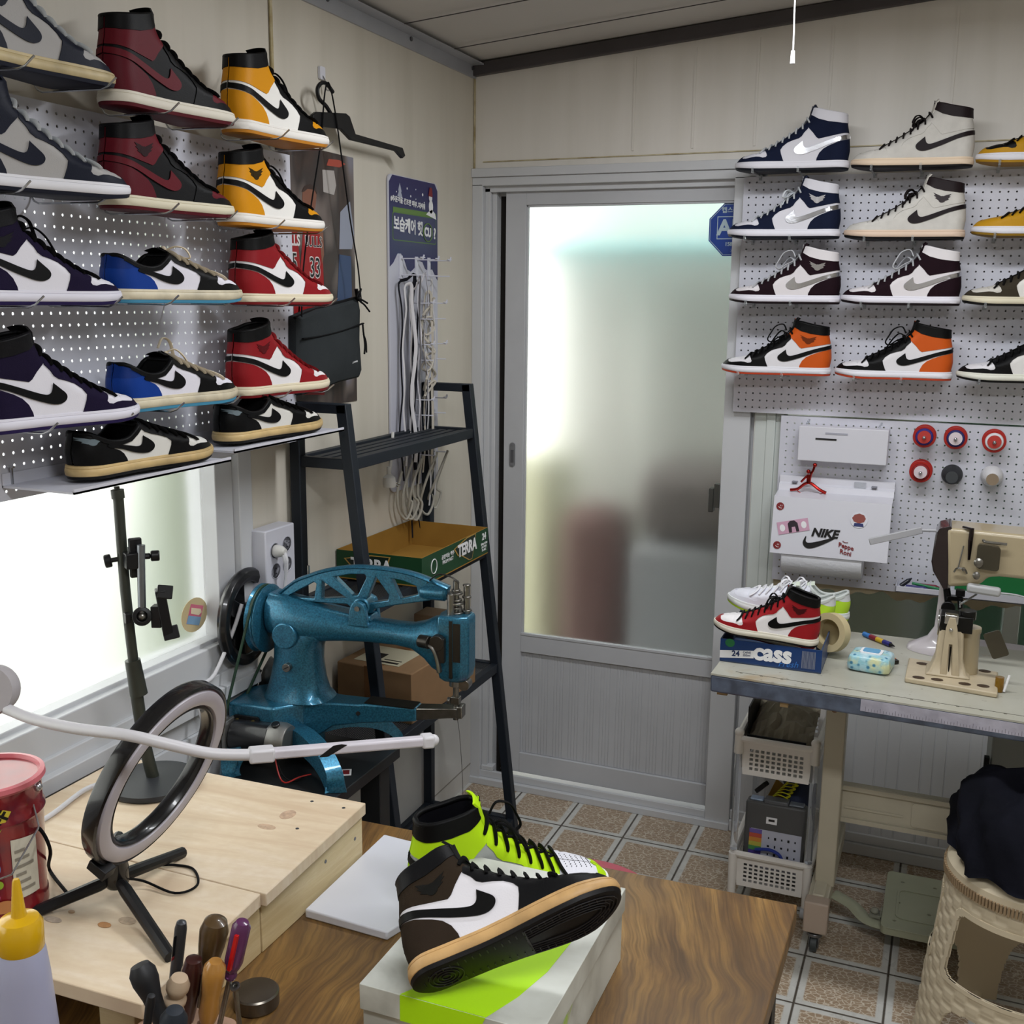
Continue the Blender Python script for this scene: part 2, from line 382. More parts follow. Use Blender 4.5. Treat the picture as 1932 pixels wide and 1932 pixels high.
# tall window right of the door, mostly behind the pegboards
M_pgreen = mat('pale green window frame', '#c9cfcb', .4, var=.05)
b = MB()
b.bb((.872, -.004, .50), (.905, .11, 1.30)); b.bb((.905, -.008, .50), (.93, .1, 1.30)); b.bb((.93, -.003, .5), (.955, .09, 1.3)); b.bb((.87, -.01, .46), (2.4, .11, .52)); b.bb((.87, -.004, 1.30), (2.4, .11, 1.34)); b.bb((1.56, .02, .52), (1.60, .08, 1.3)); b.bb((2.35, 0, .5), (2.4, .1, 1.3))
wf = struct(b.build('window_2', M_pgreen, bevel=.002))
MB().bb((.955, .045, .52), (2.35, .05, 1.3)).build('frosted_pane', M_frost, wf)
# beadboard panel below the window
b = MB(); b.bb((.87, -.004, .06), (3.0, .0, .47))
x = .9
while x < 2.2: b.bb((x, -.006, .062), (x+.028, -.003, .468)); b.bb((x+.031, -.006, .062), (x+.060, -.003, .468)); b.bb((x+.063, -.006, .062), (x+.118, -.003, .468)); x += .122
struct(b.build('wall_back_panelling', M_white, bevel=.001))
struct(MB().bb((.86, -.018, 0), (3.05, .0, .035)).bb((.86, -.010, .035), (3.05, 0, .065)).build('baseboard_back', M_white, bevel=.003))
b = MB()
M_torn = mat('torn tan paper edge', '#b7a98b', .8, var=.2, vscale=20)
pts = [(x0_, .78+.008*sin(x0_*37)+.006*sin(x0_*91+1)) for x0_ in [0.95+i*.012 for i in range(55)]]
b.prism([(.95, .86)]+pts+[(pts[-1][0], .86)], .0, .001, (0, -.012, 0), (1, 0, 0), (0, 0, 1)); struct(b.build('trim_7', M_torn))

# ------------------------------------------------------------------ left window (behind the left pegboard)
b = MB()
b.bb((-.1, -3.4, .70), (.012, -1.19, .745)); b.bb((-.1, -3.4, .745), (.03, -1.2, .775)); b.bb((-.08, -3.4, .775), (.006, -1.225, .86)); b.bb((-.09, -3.4, .70), (-.02, -3.33, 1.76))
b.bb((-.1, -1.232, .70), (.012, -1.186, 1.77)); b.bb((-.08, -1.29, .80), (-.004, -1.232, 1.76)); b.bb((-.1, -3.4, 1.72), (.012, -1.186, 1.77)); b.bb((-.07, -3.4, .84), (-.012, -1.26, .868))
b.bb((-.06, -3.4, .745), (.014, -1.195, .80))
wl = struct(b.build('window_1', M_white, bevel=.002))
MB().bb((-.045, -3.35, .86), (-.04, -1.27, 1.75)).build('frosted_pane', M_frost, wl)
# wall skirting between window and bench
struct(MB().bb((0, -3.4, .0), (.02, -1.19, .70)).build('baseboard_window', M_white))

# ------------------------------------------------------------------ outside, seen blurred through the frosted panes
def outside(name, label, cat, a, c, col, bev=.02): return tag(MB().bb(a, c).build(name, mat('outside '+name, col, .8), bevel=bev), label, cat)
struct(MB().bb((-6, .12, -.3), (7, 6, -.12)).bb((-6, -6, -.3), (-.13, .12, -.12)).build('ground', mat('pale concrete', '#b2b2b0', .9, var=.1)))
struct(MB().bb((-.17, 1.05, -.12), (3.5, 1.12, 2.3)).build('wall_outside', mat('grey beige outside wall', '#d4d3cf', .9, var=.12, vscale=3)))
outside('awning', 'pale cyan awning seen blurred behind the top of the frosted door', 'awning', (-.08, .45, 1.73), (1.4, 1.0, 1.77), '#8fd6dc')
outside('downpipe', 'pale pipe behind the left part of the frosted door', 'pipe', (-.01, .86, -.12), (.07, .92, 1.7), '#e6e6e2')
outside('downpipe', 'second pale pipe, behind the middle of the frosted door', 'pipe', (.26, .86, -.12), (.33, .92, 1.7), '#dcdcd6')
outside('yellow_planter', 'pale yellow planter blurred behind the lower left of the door glass', 'planter', (-.16, .5, -.12), (.06, .8, 1.02), '#cfceb0', .03)
outside('dark_cabinet', 'grey brown cabinet blurred behind the right half of the frosted door', 'cabinet', (.42, .34, .78), (.88, .66, 1.06), '#77706d', .09)
outside('pale_crate', 'pale grey crate under the cabinet, blurred behind the frosted door', 'crate', (.42, .34, -.12), (.88, .66, .778), '#a4a6a8', .03)
outside('red_brown_crate', 'dull red brown crate blurred behind the middle of the frosted door', 'crate', (.15, .36, -.12), (.38, .60, .88), '#6e5350', .07)
outside('garden_shed', 'dark green shed blurred behind the lower window by the sewing machine', 'shed', (1.35, .4, -.1), (1.95, .8, 1.4), '#2c4a38', .05)
outside('parked_crate', 'grey olive crate blurred behind the lower window above the white shoes', 'crate', (1.02, .4, -.1), (1.30, .8, 1.4), '#6a6e5e', .05)
outside('neighbour_column', 'pale green column outside the far end of the left window', 'column', (-.50, -1.05, -.12), (-.36, -.4, 2.6), '#a9b6a8', .05)
# ================================================================== SNEAKERS
def lerp_tab(tab, x):
    if x <= tab[0][0]: return tab[0][1]
    for (a, b), (c, d) in zip(tab, tab[1:]):
        if x <= c: return b+(d-b)*(x-a)/(c-a)
    return tab[-1][1]
def fine(tab, n=6):
    P = catmull([(a, b, 0) for a, b in tab], n); return [(p.x, p.y) for p in P]
SH = {}
SH['high'] = dict(
    xf=fine([(20, 299.5), (26, 298.5), (32, 294), (38, 289), (43.5, 281), (48.5, 266), (52, 249), (55, 234), (61, 218), (72, 197), (88, 170), (104, 147), (118, 127), (130, 115), (145, 107), (172, 101)]),
    xb=fine([(20, 3), (45, -1), (60, -1.5), (95, 2), (120, 7), (152, 10)]),
    zt=fine([(0, 144), (10, 147), (30, 150), (60, 156), (85, 163), (110, 168)]), rim=(10, 100))
SH['low'] = dict(
    xf=fine([(20, 299.5), (26, 298.5), (32, 294), (38, 289), (43.5, 281), (48.5, 266), (52, 249), (55, 233), (60, 216), (69, 190), (78, 165), (87, 143), (95, 126), (106, 116)]),
    xb=fine([(20, 3), (45, -1), (60, 0), (75, 4), (95, 8)]),
    zt=fine([(0, 86), (12, 86), (22, 80), (38, 71), (55, 66), (75, 65), (92, 70), (106, 82), (120, 94)]), rim=(8, 116))
HT = fine([(-4, 30), (20, 33), (60, 33), (110, 34), (150, 38), (190, 44), (220, 47), (245, 46), (262, 43), (300, 38)])
def halfw(S, x, z):
    xb = lerp_tab(S['xb'], z); xf = lerp_tab(S['xf'], z)
    if x <= xb or x >= xf: return 0.0
    k = min(max((z-20)/130, 0), 1)
    H = lerp_tab(HT, x)*(1-.13*k)
    Rb = 36; Rf = 62 if z < 60 else max(62-(z-60)*.55, 34)
    e = 1.0
    d = (x-xb)/Rb
    if d < 1: e *= (1-(1-d)**2.3)**(1/2.1)
    d = (xf-x)/Rf
    if d < 1: e *= (1-(1-d)**2.2)**(1/2.1)
    return H*e
def spos(S, x, z, sgn, off):
    w = halfw(S, x, z); h = 1.2
    gx = (halfw(S, x+h, z)-halfw(S, x-h, z))/(2*h); gz = (halfw(S, x, z+h)-halfw(S, x, z-h))/(2*h)
    n = Vector((-gx, 1, -gz))
    if w < 1.0: n = Vector((-gx, .2, -gz))
    n.normalize()
    lx = (x+n.x*off); y = (w+n.y*off); lz = z+n.z*off
    bend = -6*max(0, (x-190)/110)**2
    return Vector((lx, sgn*max(y, 0)+bend, lz))/1000
def clampxz(S, x, z):
    z = max(z, 20.0)
    xx = x
    for _ in range(2):
        z = min(z, lerp_tab(S['zt'], min(xx, S['rim'][1]+6))) if xx < S['rim'][1] else z
        xx = min(max(x, lerp_tab(S['xb'], z)+.02), lerp_tab(S['xf'], z)-.02)
    return xx, z
def ip(p, poly):
    c = False
    for i in range(len(poly)):
        (x1, y1), (x2, y2) = poly[i], poly[i-1]
        if (y1 > p[1]) != (y2 > p[1]) and p[0] < (x2-x1)*(p[1]-y1)/(y2-y1)+x1: c = not c
    return c
def panel(b, S, poly, off, sides=(1, -1), th=1.4, corner=(), step=3.0, row=4.5, rot=None):
    """raised panel whose outline is drawn in side view, laid on the upper on both flanks"""
    pl = []
    n = len(poly)
    for i in range(n):
        a, c = poly[i], poly[(i+1) % n]; L = math.hypot(c[0]-a[0], c[1]-a[1]); k = max(1, int(L/step))
        pl += [(a[0]+(c[0]-a[0])*j/k, a[1]+(c[1]-a[1])*j/k) for j in range(k)]
    pl = [clampxz(S, *p) for p in pl]
    out = []
    for p in pl:
        if not out or math.hypot(p[0]-out[-1][0], p[1]-out[-1][1]) > .35: out.append(p)
    if math.hypot(out[0][0]-out[-1][0], out[0][1]-out[-1][1]) < .35: out.pop()
    pl = out; inner = []
    z = 20+row/2
    while z < 170:
        xb, xf = lerp_tab(S['xb'], z), lerp_tab(S['xf'], z)
        xs = [xb+d for d in (.5, 2, 5, 10, 17, 26)]+[xf-d for d in (.5, 2, 5, 10, 17, 26, 38)]
        x = xb+36
        while x < xf-46: xs.append(x); x += 9
        for x in xs:
            if xb < x < xf and ip((x, z), pl) and (x > S['rim'][1] or z < lerp_tab(S['zt'], x)-1): inner.append((x, z))
        z += row
    inner = [q for q in inner if min((q[0]-p[0])**2+(q[1]-p[1])**2 for p in pl) > 1.0]
    V = [Vector(p) for p in pl+inner]
    vv, ee, ff, *_ = delaunay_2d_cdt(V, [], [list(range(len(pl)))], 1, 1e-4)
    for sg in sides:
        top = [spos(S, q.x, q.y, sg, off) for q in vv]; bot = [spos(S, q.x, q.y, sg, off-th) for q in vv]
        n = len(vv); fs = [tuple(f) if sg < 0 else tuple(f)[::-1] for f in ff]
        cnt = {}
        for f in fs:
            for i in range(len(f)): cnt[(f[i], f[(i+1) % len(f)])] = 1
        if off > .05: fs = fs+[(bb, a, a+n, bb+n) for (a, bb) in cnt if (bb, a) not in cnt]
        b._add(top+bot, fs)
    return b
def sm(pts, n=4): return [(p.x, p.y) for p in catmull([(a, c, 0) for a, c in pts], n, True)]
def ridge(S, z0, z1, n=14): return [(lerp_tab(S['xf'], z0+(z1-z0)*i/n)+3, z0+(z1-z0)*i/n) for i in range(n+1)]

PAN = {'high': {}, 'low': {}}
PAN['high'] = dict(
    heel=[(-6, 18), (82, 18), (80, 32), (74, 46), (64, 57), (50, 65), (28, 74), (-6, 84)],
    stripe=sm([(-3, 94.5), (28, 87), (60, 76), (88, 65.5), (105, 60.5), (113, 62), (117, 68), (119.5, 79), (120.5, 78.5), (131, 69), (139, 61), (141, 54), (137, 47), (128, 43), (115, 43.5), (97, 49), (73, 58), (40, 72), (-3, 85)]),
    ankle=[(-6, 100), (10, 98), (40, 91.5), (78, 84), (84, 88), (93, 100), (106, 114), (122, 124), (118, 135), (112, 150), (108, 175), (-6, 175)],
    collar=[(-6, 125), (20, 124), (55, 129), (82, 137), (99, 148), (104, 175), (-6, 175)],
    fore=[(163, 18), (169, 32), (174, 46), (176, 56), (170, 66), (158, 76), (143, 82), (130, 86), (122, 92), (117, 101), (107, 112), (108, 122), (116, 130)]+ridge(SH['high'], 126, 60, 16)+[(219, 59), (213, 50), (210, 42), (213, 37.5), (221, 36), (230, 39), (240, 39.5), (256, 37.5), (268, 36), (277, 37), (284, 46), (304, 46), (308, 18)],
    toe=[(222, 68), (212, 52), (208, 42), (214, 33), (240, 35), (268, 32), (282, 34), (290, 50), (288, 62), (250, 68)],
    wing=(60, 108, 1.2))
PAN['low'] = dict(
    heel=[(-6, 18), (82, 18), (80, 30), (74, 41), (66, 48), (54, 53), (62, 60), (70, 64), (60, 100), (-6, 100)],
    stripe=sm([(44, 63), (62, 60), (84, 55), (102, 51), (111, 52), (115, 58), (117, 69), (118, 68.5), (128, 62), (136, 55), (139, 48), (136, 41), (127, 36.5), (113, 36.5), (94, 41), (70, 50), (42, 57)]),
    ankle=[(-6, 61), (22, 62), (44, 66), (56, 72), (50, 100), (-6, 100)],
    collar=[(18, 76), (34, 66), (52, 60), (72, 58), (92, 62), (106, 73), (116, 84), (124, 110), (18, 110)],
    fore=[(163, 18), (169, 32), (174, 44), (175, 52), (166, 60), (150, 66), (134, 71), (122, 76), (116, 82), (113, 90)]+ridge(SH['low'], 104, 59, 14)+[(219, 58), (213, 50), (210, 42), (213, 37.5), (221, 36), (230, 39), (240, 39.5), (256, 37.5), (268, 36), (277, 37), (284, 46), (304, 46), (308, 18)],
    toe=PAN['high']['toe'], wing=(17, 70, .8))

def sole_outline(grow=0.0, n=30):
    xs = [-3-grow+(304+2*grow)*(1-cos(pi*i/n))/2 for i in range(n+1)]
    def hw(x):
        H = lerp_tab([(-5, 31), (20, 35), (60, 34), (110, 34), (150, 39), (190, 46), (220, 50), (250, 49), (270, 46), (305, 42)], x)+grow
        e = 1.0; d = (x+3+grow)/40
        if d < 1: e *= max(0, 1-(1-d)**2.2)**.5
        d = (301+grow-x)/66
        if d < 1: e *= max(0, 1-(1-d)**2.25)**.5
        return H*e
    L = [(x, hw(x)) for x in xs]; R = [(x, -hw(x)) for x in xs[1:-1]][::-1]
    return [(x, y-6*max(0, (x-190)/110)**2) for x, y in L+R]
def spring(x): return 9*max(0, (x-215)/85)**2
def sole_rings(zs):
    return [[Vector((x/1000, y/1000, (z+spring(x)*(1 if z < 12 else max(0, 1-(z-12)/20)))/1000)) for x, y in sole_outline(g)] for z, g in zs]

TEMPL = {}
def shoe_templates():
    for kind in ('high', 'low'):
        S, Pn = SH[kind], PAN[kind]; parts = {}
        # outsole and midsole
        parts['outsole'] = MB().loft(sole_rings([(0, -4), (1, -1), (6.6, .4)]))
        parts['midsole'] = MB().loft(sole_rings([(6.5, .2), (7.2, 1.2), (14, 2), (20.2, 1.2), (20.9, .4), (21.6, 1.0), (25.5, .2), (26.3, -1.5)]))
        b = MB()   # quarter = full upper
        full = [(-6, 18), (306, 18)]+[(lerp_tab(S['xf'], z)+2, z) for z in [20+2.5*i for i in range(60)] if z < (168 if kind == 'high' else 97)]+[(S['rim'][1]+2, 175), (-6, 175)]
        panel(b, S, full, 0.0); parts['upper'] = b
        parts['toe_box'] = panel(MB(), S, Pn['toe'], .5)
        parts['heel_counter'] = panel(MB(), S, Pn['heel'], 1.2)
        parts['ankle_panel'] = panel(MB(), S, Pn['ankle'], 1.3)
        parts['eyestay'] = panel(MB(), S, Pn['fore'], 1.6)
        parts['side_stripe+'] = panel(MB(), S, Pn['stripe'], 2.4, sides=(1,), step=2.5); parts['side_stripe-'] = panel(MB(), S, Pn['stripe'], 2.4, sides=(-1,), step=2.5)
        b = panel(MB(), S, Pn['collar'], 2.6)
        # padded rim, lining and insole of the opening
        rim = []
        x0, x1 = S['rim']; N = 16
        for i in range(N+1):
            x = x0+(x1-x0)*(1-cos(pi*i/N))/2; x = min(max(x, x0+.8), x1-.6); z = lerp_tab(S['zt'], x); xx, zz = clampxz(S, x, z-.5)
            rim.append((xx, halfw(S, xx, zz), zz))
        hi = [Vector((x, max(w-1.5, 0), z)) for x, w, z in rim]; lo = [Vector((x, -max(w-1.5, 0), z)) for x, w, z in rim[1:-1]][::-1]
        loop = [v/1000 for v in hi+lo]
        b.tube(loop, .0042, 8, closed=True); parts['collar'] = b
        c = sum(loop, Vector())/len(loop)
        rings = [[c+(v-c)*s+Vector((0, 0, -d)) for v in loop] for s, d in ((.97, 0.0), (.9, .012), (.88, .035), (.86, .06 if kind == 'high' else .035))]
        b = MB(); b.loft([[Vector((v.x, v.y, max(v.z, .03))) for v in r] for r in rings], cap=False)
        b._add([Vector((v.x, v.y, max(v.z, .03))) for v in rings[-1]], [tuple(range(len(loop)))]); parts['lining'] = b
        # tongue
        top = (177, 94) if kind == 'high' else (102, 110)
        path = [(lerp_tab(S['xf'], z), z) for z in ([62, 70, 80, 90, 100, 110, 120, 130, 140, 150, 160, 168] if kind == 'high' else [61, 68, 76, 84, 92, 99])]+[(top[1], top[0])]
        b = MB(); rows = []
        for i, (x, z) in enumerate(path):
            t = i/(len(path)-1); hw = 11+11*t
            p0 = path[max(i-1, 0)]; p1 = path[min(i+1, len(path)-1)]; d = Vector((p1[0]-p0[0], 0, p1[1]-p0[1])).normalized(); nn = Vector((d.z, 0, -d.x))
            if nn.x < 0: nn = -nn
            rows.append([Vector((x, y*hw, z))+nn*(2.2-5.5*abs(y)**2.0) for y in (-1, -.7, -.35, 0, .35, .7, 1)])
        thick = [[v/1000 for v in r]+[(v+Vector((-3.5, 0, -1)))/1000 for v in r[::-1]] for r in rows]
        b.loft(thick); parts['tongue'] = b
        # laces
        b = MB(); zs = [62, 70, 79, 89, 100, 112, 124, 141] if kind == 'high' else [61, 67, 73, 80, 87, 94]
        for i, z in enumerate(zs):
            x = lerp_tab(S['xf'], z); dz = 7
            def pt(fr, sg, up, z=z):
                zz = z-fr*14; xx = lerp_tab(S['xf'], zz+fr*6)-fr*8.5
                p = spos(S, xx-.3, min(zz, 160), sg, 2.2+up); return p
            pts = [pt(1.0, 1, -1.6), pt(.75, 1, 1.2), pt(.3, 1, 2.6), Vector(((x+4.5)/1000, (-6*max(0, (x-190)/110)**2)/1000, (z+2.2)/1000)), pt(.3, -1, 2.6), pt(.75, -1, 1.2), pt(1.0, -1, -1.6)]
            b.tube(pts, .0052, 6, flat=.5, smooth=3, up=(1, 0, .6))
            if i < len(zs)-1:
                z2 = zs[i+1]; x2 = lerp_tab(S['xf'], z2)
                for sg in (1, -1): b.tube([Vector((x+4, sg*3-4*max(0, (x-190)/110)**2, z+2))/1000, Vector((x2+5, -sg*10, z2-1))/1000], .0024, 6, flat=.5, up=(1, 0, .6))
        parts['laces'] = b
        # emblem: ball with a pair of wings
        cx, cz, k = Pn['wing']
        for sgn, key in ((1, '+'), (-1, '-')):
          b = MB()
          def P2(x, z): return (cx+x*k, cz+z*k)
          panel(b, S, [P2(*q) for q in ell(0, -1.5, 7.5, 7.5, 16)], 2.2, step=2, row=3, sides=(sgn,))
          panel(b, S, [P2(*q) for q in [(1, 5), (9, 9), (19, 14), (14, 8), (18, 8), (12, 3), (15, 2), (8, -3), (1, -6)]], 2.0, step=2, row=3, sides=(sgn,))
          panel(b, S, [P2(*q) for q in [(-1, 5), (-9, 8), (-18, 10), (-14, 5), (-17, 4), (-12, 0), (-14, -2), (-8, -5), (-1, -6)]], 2.0, step=2, row=3, sides=(sgn,))
          parts['ankle_emblem'+key] = b
        # bow with loops (several tied styles) and hanging ends
        zx = lerp_tab(S['xf'], 124 if kind == 'high' else 94)
        zz = 128 if kind == 'high' else 99
        for nm, loops in (('lace_bow', 1), ('lace_loop', 2)):
            b = MB(); o = Vector((zx+6, 0, zz))
            if loops == 1:
                for sg in (1, -1):
                    b.tube([(o+Vector(q))/1000 for q in [(0, 0, 0), (10, sg*14, 8), (20, sg*28, 4), (26, sg*33, -12), (16, sg*24, -12), (4, sg*8, -2), (0, 0, 0)]], .0036, 6, flat=.5, smooth=4)
                    b.tube([(o+Vector(q))/1000 for q in [(0, 0, 0), (14, sg*10, -4), (24, sg*20, -26), (28, sg*26, -44)]], .0034, 6, flat=.5, smooth=4)
            else:
                b.tube([(o+Vector(q))/1000 for q in [(-4, 14, 10), (6, 12, 28), (26, 14, 22), (38, 18, 2), (46, 22, -18), (36, 22, -26), (20, 20, -14), (2, 12, -4)]], .0034, 6, flat=.55, smooth=5)
                b.tube([(o+Vector(q))/1000 for q in [(0, 0, 2), (12, -10, 8), (26, -18, -6), (40, -20, -30), (44, -20, -38)]], .0032, 6, flat=.55, smooth=4)
            b.sphere(o/1000, .005, 8, 6); parts[nm] = b
        TEMPL[kind] = parts
shoe_templates()
LEA = {}
def darker(h):
    r = [int(h[i:i+2], 16) for i in (1, 3, 5)]; l = max(r)/255
    sat = (max(r)-min(r))/max(max(r), 1); k = 1 if l > .45 else (.5+.35*sat)+(.5-.35*sat)*max(0, (l-.12)/.33)
    return '#%02x%02x%02x' % tuple(int(v*k) for v in r)
def leather(hexc, kind='leather'):
    hexc = darker(hexc)
    k = (hexc, kind)
    if k in LEA: return LEA[k]
    if kind == 'leather': m = mat('leather '+hexc, hexc, .5, bump=.25, bscale=420, dist=.0006, spec=.16)
    elif kind == 'suede': m = mat('suede '+hexc, hexc, .85, bump=.4, bscale=700, spec=.15, dist=.0006, var=.12, vscale=30)
    elif kind == 'rubber': m = mat('rubber '+hexc, hexc, .55, bump=.12, bscale=500, dist=.0004, spec=.3)
    elif kind == 'aged': m = mat('aged rubber '+hexc, hexc, .5, var=.3, vscale=22, bump=.1, bscale=300)
    elif kind == 'metal': m = mat('chrome leather '+hexc, hexc, .16, metal=.95, bump=.15, bscale=60)
    elif kind == 'lace': m = mat('woven lace '+hexc, hexc, .8, bump=.5, bscale=900, spec=.2)
    LEA[k] = m; return m
MESHC = {}
def make_shoe(kind, label, spec, group=None, name=None):
    root = thing(name or ('high_top_sneaker' if kind == 'high' else 'low_top_sneaker'), label, 'sneaker', group=group)
    d = dict(spec); mk = d.get('mk', 'leather')
    base = dict(outsole=(d.get('out', '#1c1c1e'), 'rubber'), midsole=(d['mid'], d.get('midk', 'rubber')), upper=(d['q'], mk), toe_box=(d.get('toe', d['q']), mk), heel_counter=(d['heel'], d.get('hk', mk)),
                ankle_panel=(d['ank'], d.get('ak', d.get('hk', mk))), eyestay=(d['fore'], d.get('fk', mk)), collar=(d['col'], 'leather'),
                lining=(d.get('lin', d['col']), 'suede'), tongue=(d.get('ton', d['col']), 'leather'), laces=(d['lace'], 'lace'))
    base['side_stripe+'] = base['side_stripe-'] = (d['st'], d.get('sk', 'leather'))
    if d.get('wing'): base['ankle_emblem'+d.get('ws', '-')] = (d['wing'], d.get('wk', 'leather'))
    if d.get('bow'): base[d['bow']] = (d['lace'], 'lace')
    for pn, (cx, k) in base.items():
        key = (kind, pn)
        if key not in MESHC:
            o = TEMPL[kind][pn].build(pn.rstrip('+-'), leather(cx, k), root, sharp=50, merge='full'); MESHC[key] = o.data
        else:
            o = bpy.data.objects.new(pn.rstrip('+-'), MESHC[key]); COL.objects.link(o); o.parent = root
        o.material_slots[0].link = 'OBJECT'; o.material_slots[0].material = leather(cx, k)
    return root
def place_shoe(o, heel, toe, z, scale=None, pitch=0, sz=1.0):
    """stand a shoe with its heel over heel (x, y) and its toe over toe (x, y)"""
    dx, dy = toe[0]-heel[0], toe[1]-heel[1]; L = math.hypot(dx, dy); s = scale or L/.302
    o.scale = (s, s, s*sz); o.rotation_euler = (0, -pitch, math.atan2(dy, dx)); o.location = (heel[0], heel[1], z)
    return o
NAVY = dict(q='#a9a7a6', fore='#1d2236', heel='#1d2236', ank='#1d2236', col='#1d2236', st='#1d2236', mid='#e4e4ea', out='#1d2236', lace='#c9ced2', toe='#a9a7a6')
RED = dict(q='#17171a', fore='#17171a', heel='#5d1420', ank='#641622', col='#151518', st='#641622', mid='#dcd6c8', out='#5d1420', lace='#151518', toe='#641622')
YEL = dict(q='#e9e7e2', fore='#151516', heel='#d08c12', ank='#d08c12', col='#151516', st='#151516', mid='#e6e2dc', out='#c1802a', lace='#151516', toe='#d08c12', bow='lace_loop')
PUR = dict(q='#e2e0e8', fore='#231a3c', heel='#231a3c', ank='#221838', col='#16151a', st='#151517', mid='#dddbe6', out='#2a1d55', lace='#141416', toe='#e2e0e8', hk='suede', fk='suede', ak='suede')
BLU = dict(q='#e2e0ea', fore='#151516', heel='#123a8c', ank='#0f3078', col='#151516', st='#151516', mid='#d8cdb2', out='#4a94b8', lace='#d9cbb2', toe='#e2e0ea', bow='lace_bow', midk='aged')
CHI = dict(q='#e6e3e4', fore='#8c1a20', heel='#8c1a20', ank='#861a20', col='#171617', st='#151516', mid='#ddd2b8', out='#7e1a20', lace='#7a1a1e', toe='#e6e3e4')
BLK = dict(q='#d8d6d0', fore='#131315', heel='#141416', ank='#131315', col='#131315', st='#131315', mid='#cfb27c', out='#1a1a1b', lace='#131315', toe='#d8d6d0', midk='aged', wing='#6d7a80')
NVW = dict(q='#d9d8e0', fore='#1c2440', heel='#1c2440', ank='#1c2440', col='#d9d8e0', st='#c8c9ce', sk='metal', mid='#e2e1ea', out='#141828', lace='#d5dadf', toe='#d9d8e0', ton='#1c2440', fk='suede', hk='suede', lin='#1c2440')
AMM = dict(q='#cfccc6', fore='#cfccc6', heel='#cfccc6', ank='#cfccc6', col='#34282b', st='#2e2226', mid='#e2cdb4', out='#1c1a1c', lace='#2c2325', toe='#cfccc6', ton='#c9c5bd', bow='lace_bow', mk='suede')
MAR = dict(q='#dcd7da', fore='#2c1620', heel='#2c1620', ank='#2c1620', col='#dedadc', st='#cfcfd4', sk='metal', mid='#e2e0ea', out='#22121a', lace='#c8cacf', toe='#dcd7da', ton='#2c1620', fk='suede', hk='suede', lin='#2c1620')
ORG = dict(q='#dad8dc', fore='#131314', heel='#c2541a', ank='#c2541a', col='#151415', st='#131314', mid='#dedde4', out='#c0472a', lace='#131314', toe='#dad8dc', bow='lace_loop')
def with_(d, **k): r = dict(d); r.update(k); return r
# --- left wall: (row bottom z, toe y, label, kind, spec)
XL = .108
def left_shoe(kind, label, spec, toe_px, row_dz=0, zb=None, L=.302, x=XL, flip=False):
    xt = {243: .165, 446: .14, 253: .135}.get(toe_px[0], x+.008); p = at(toe_px[0], toe_px[1], 'X', xt); o = make_shoe(kind, label, spec)
    z = (zb if zb is not None else p.z-.009)
    place_shoe(o, (x-.006, p.y-L), (xt-.004, p.y), z, L/.302, sz=(.95 if z > 1.8 else .90 if z > 1.7 else .84 if z > 1.5 else .88)*(1.08 if kind == 'low' else 1)); return o, p.y, z
LEFT = []
for kind, lab, spec, px, z, L in [
    ('high', 'navy and grey high-top with yellowed sole, cut by the left edge in the top row', with_(NAVY, mid='#cbb98e', midk='aged'), (203, 158), 1.885, .296),
    ('high', 'dark red and black high-top with no emblem, top row of the left pegboard', with_(RED), (428, 228), 1.872, .296),
    ('high', 'yellow, white and black high-top with no emblem, top row of the left pegboard', with_(YEL), (605, 272), 1.874, .296),
    ('high', 'navy and grey high-top with white sole, second row at the left edge', with_(NAVY), (243, 370), 1.717, .296),
    ('high', 'dark red and black high-top with winged ankle emblem, second row', with_(RED, wing='#33161b', mid='#d8d0b8'), (427, 400), 1.712, .296),
    ('high', 'yellow, white and black high-top with winged ankle emblem, second row', with_(YEL, wing='#3a2a08'), (597, 427), 1.706, .296),
    ('high', 'purple and white high-top with tied black laces, third row at the left edge', with_(PUR, bow='lace_loop', wing='#15131c'), (215, 555), 1.560, .296),
    ('low', 'blue, white and black low-top with loose cream laces, third row', with_(BLU), (446, 558), 1.563, .296),
    ('high', 'red and white high-top with black collar, third row below the yellow shoes', with_(CHI), (613, 562), 1.560, .296),
    ('high', 'purple and white high-top without bow, fourth row at the left edge', with_(PUR), (253, 778), 1.378, .296),
    ('low', 'blue, white and black low-top with tangled cream laces, fourth row', with_(BLU, bow='lace_loop'), (434, 752), 1.384, .296),
    ('high', 'red and white high-top with faint ankle emblem, fourth row', with_(CHI, wing='#5a1216'), (607, 732), 1.382, .296)]:
    o, y, zz = left_shoe(kind, lab, spec, px, zb=z, L=L); LEFT.append((o, y, z, lab))
for lab, y0, y1, z in [('black and white low-top on tan sole, nearer of the two on the white ledge', -1.80, -1.49, 1.287), ('black and white low-top on tan sole, farther along the white ledge by the black shelf', -1.425, -1.12, 1.300)]:
    o = make_shoe('low', lab, with_(BLK)); place_shoe(o, (.115, y0), (.125, y1), z, sz=.84); o.location.z += .002; LEFT.append((o, y1, z, lab))
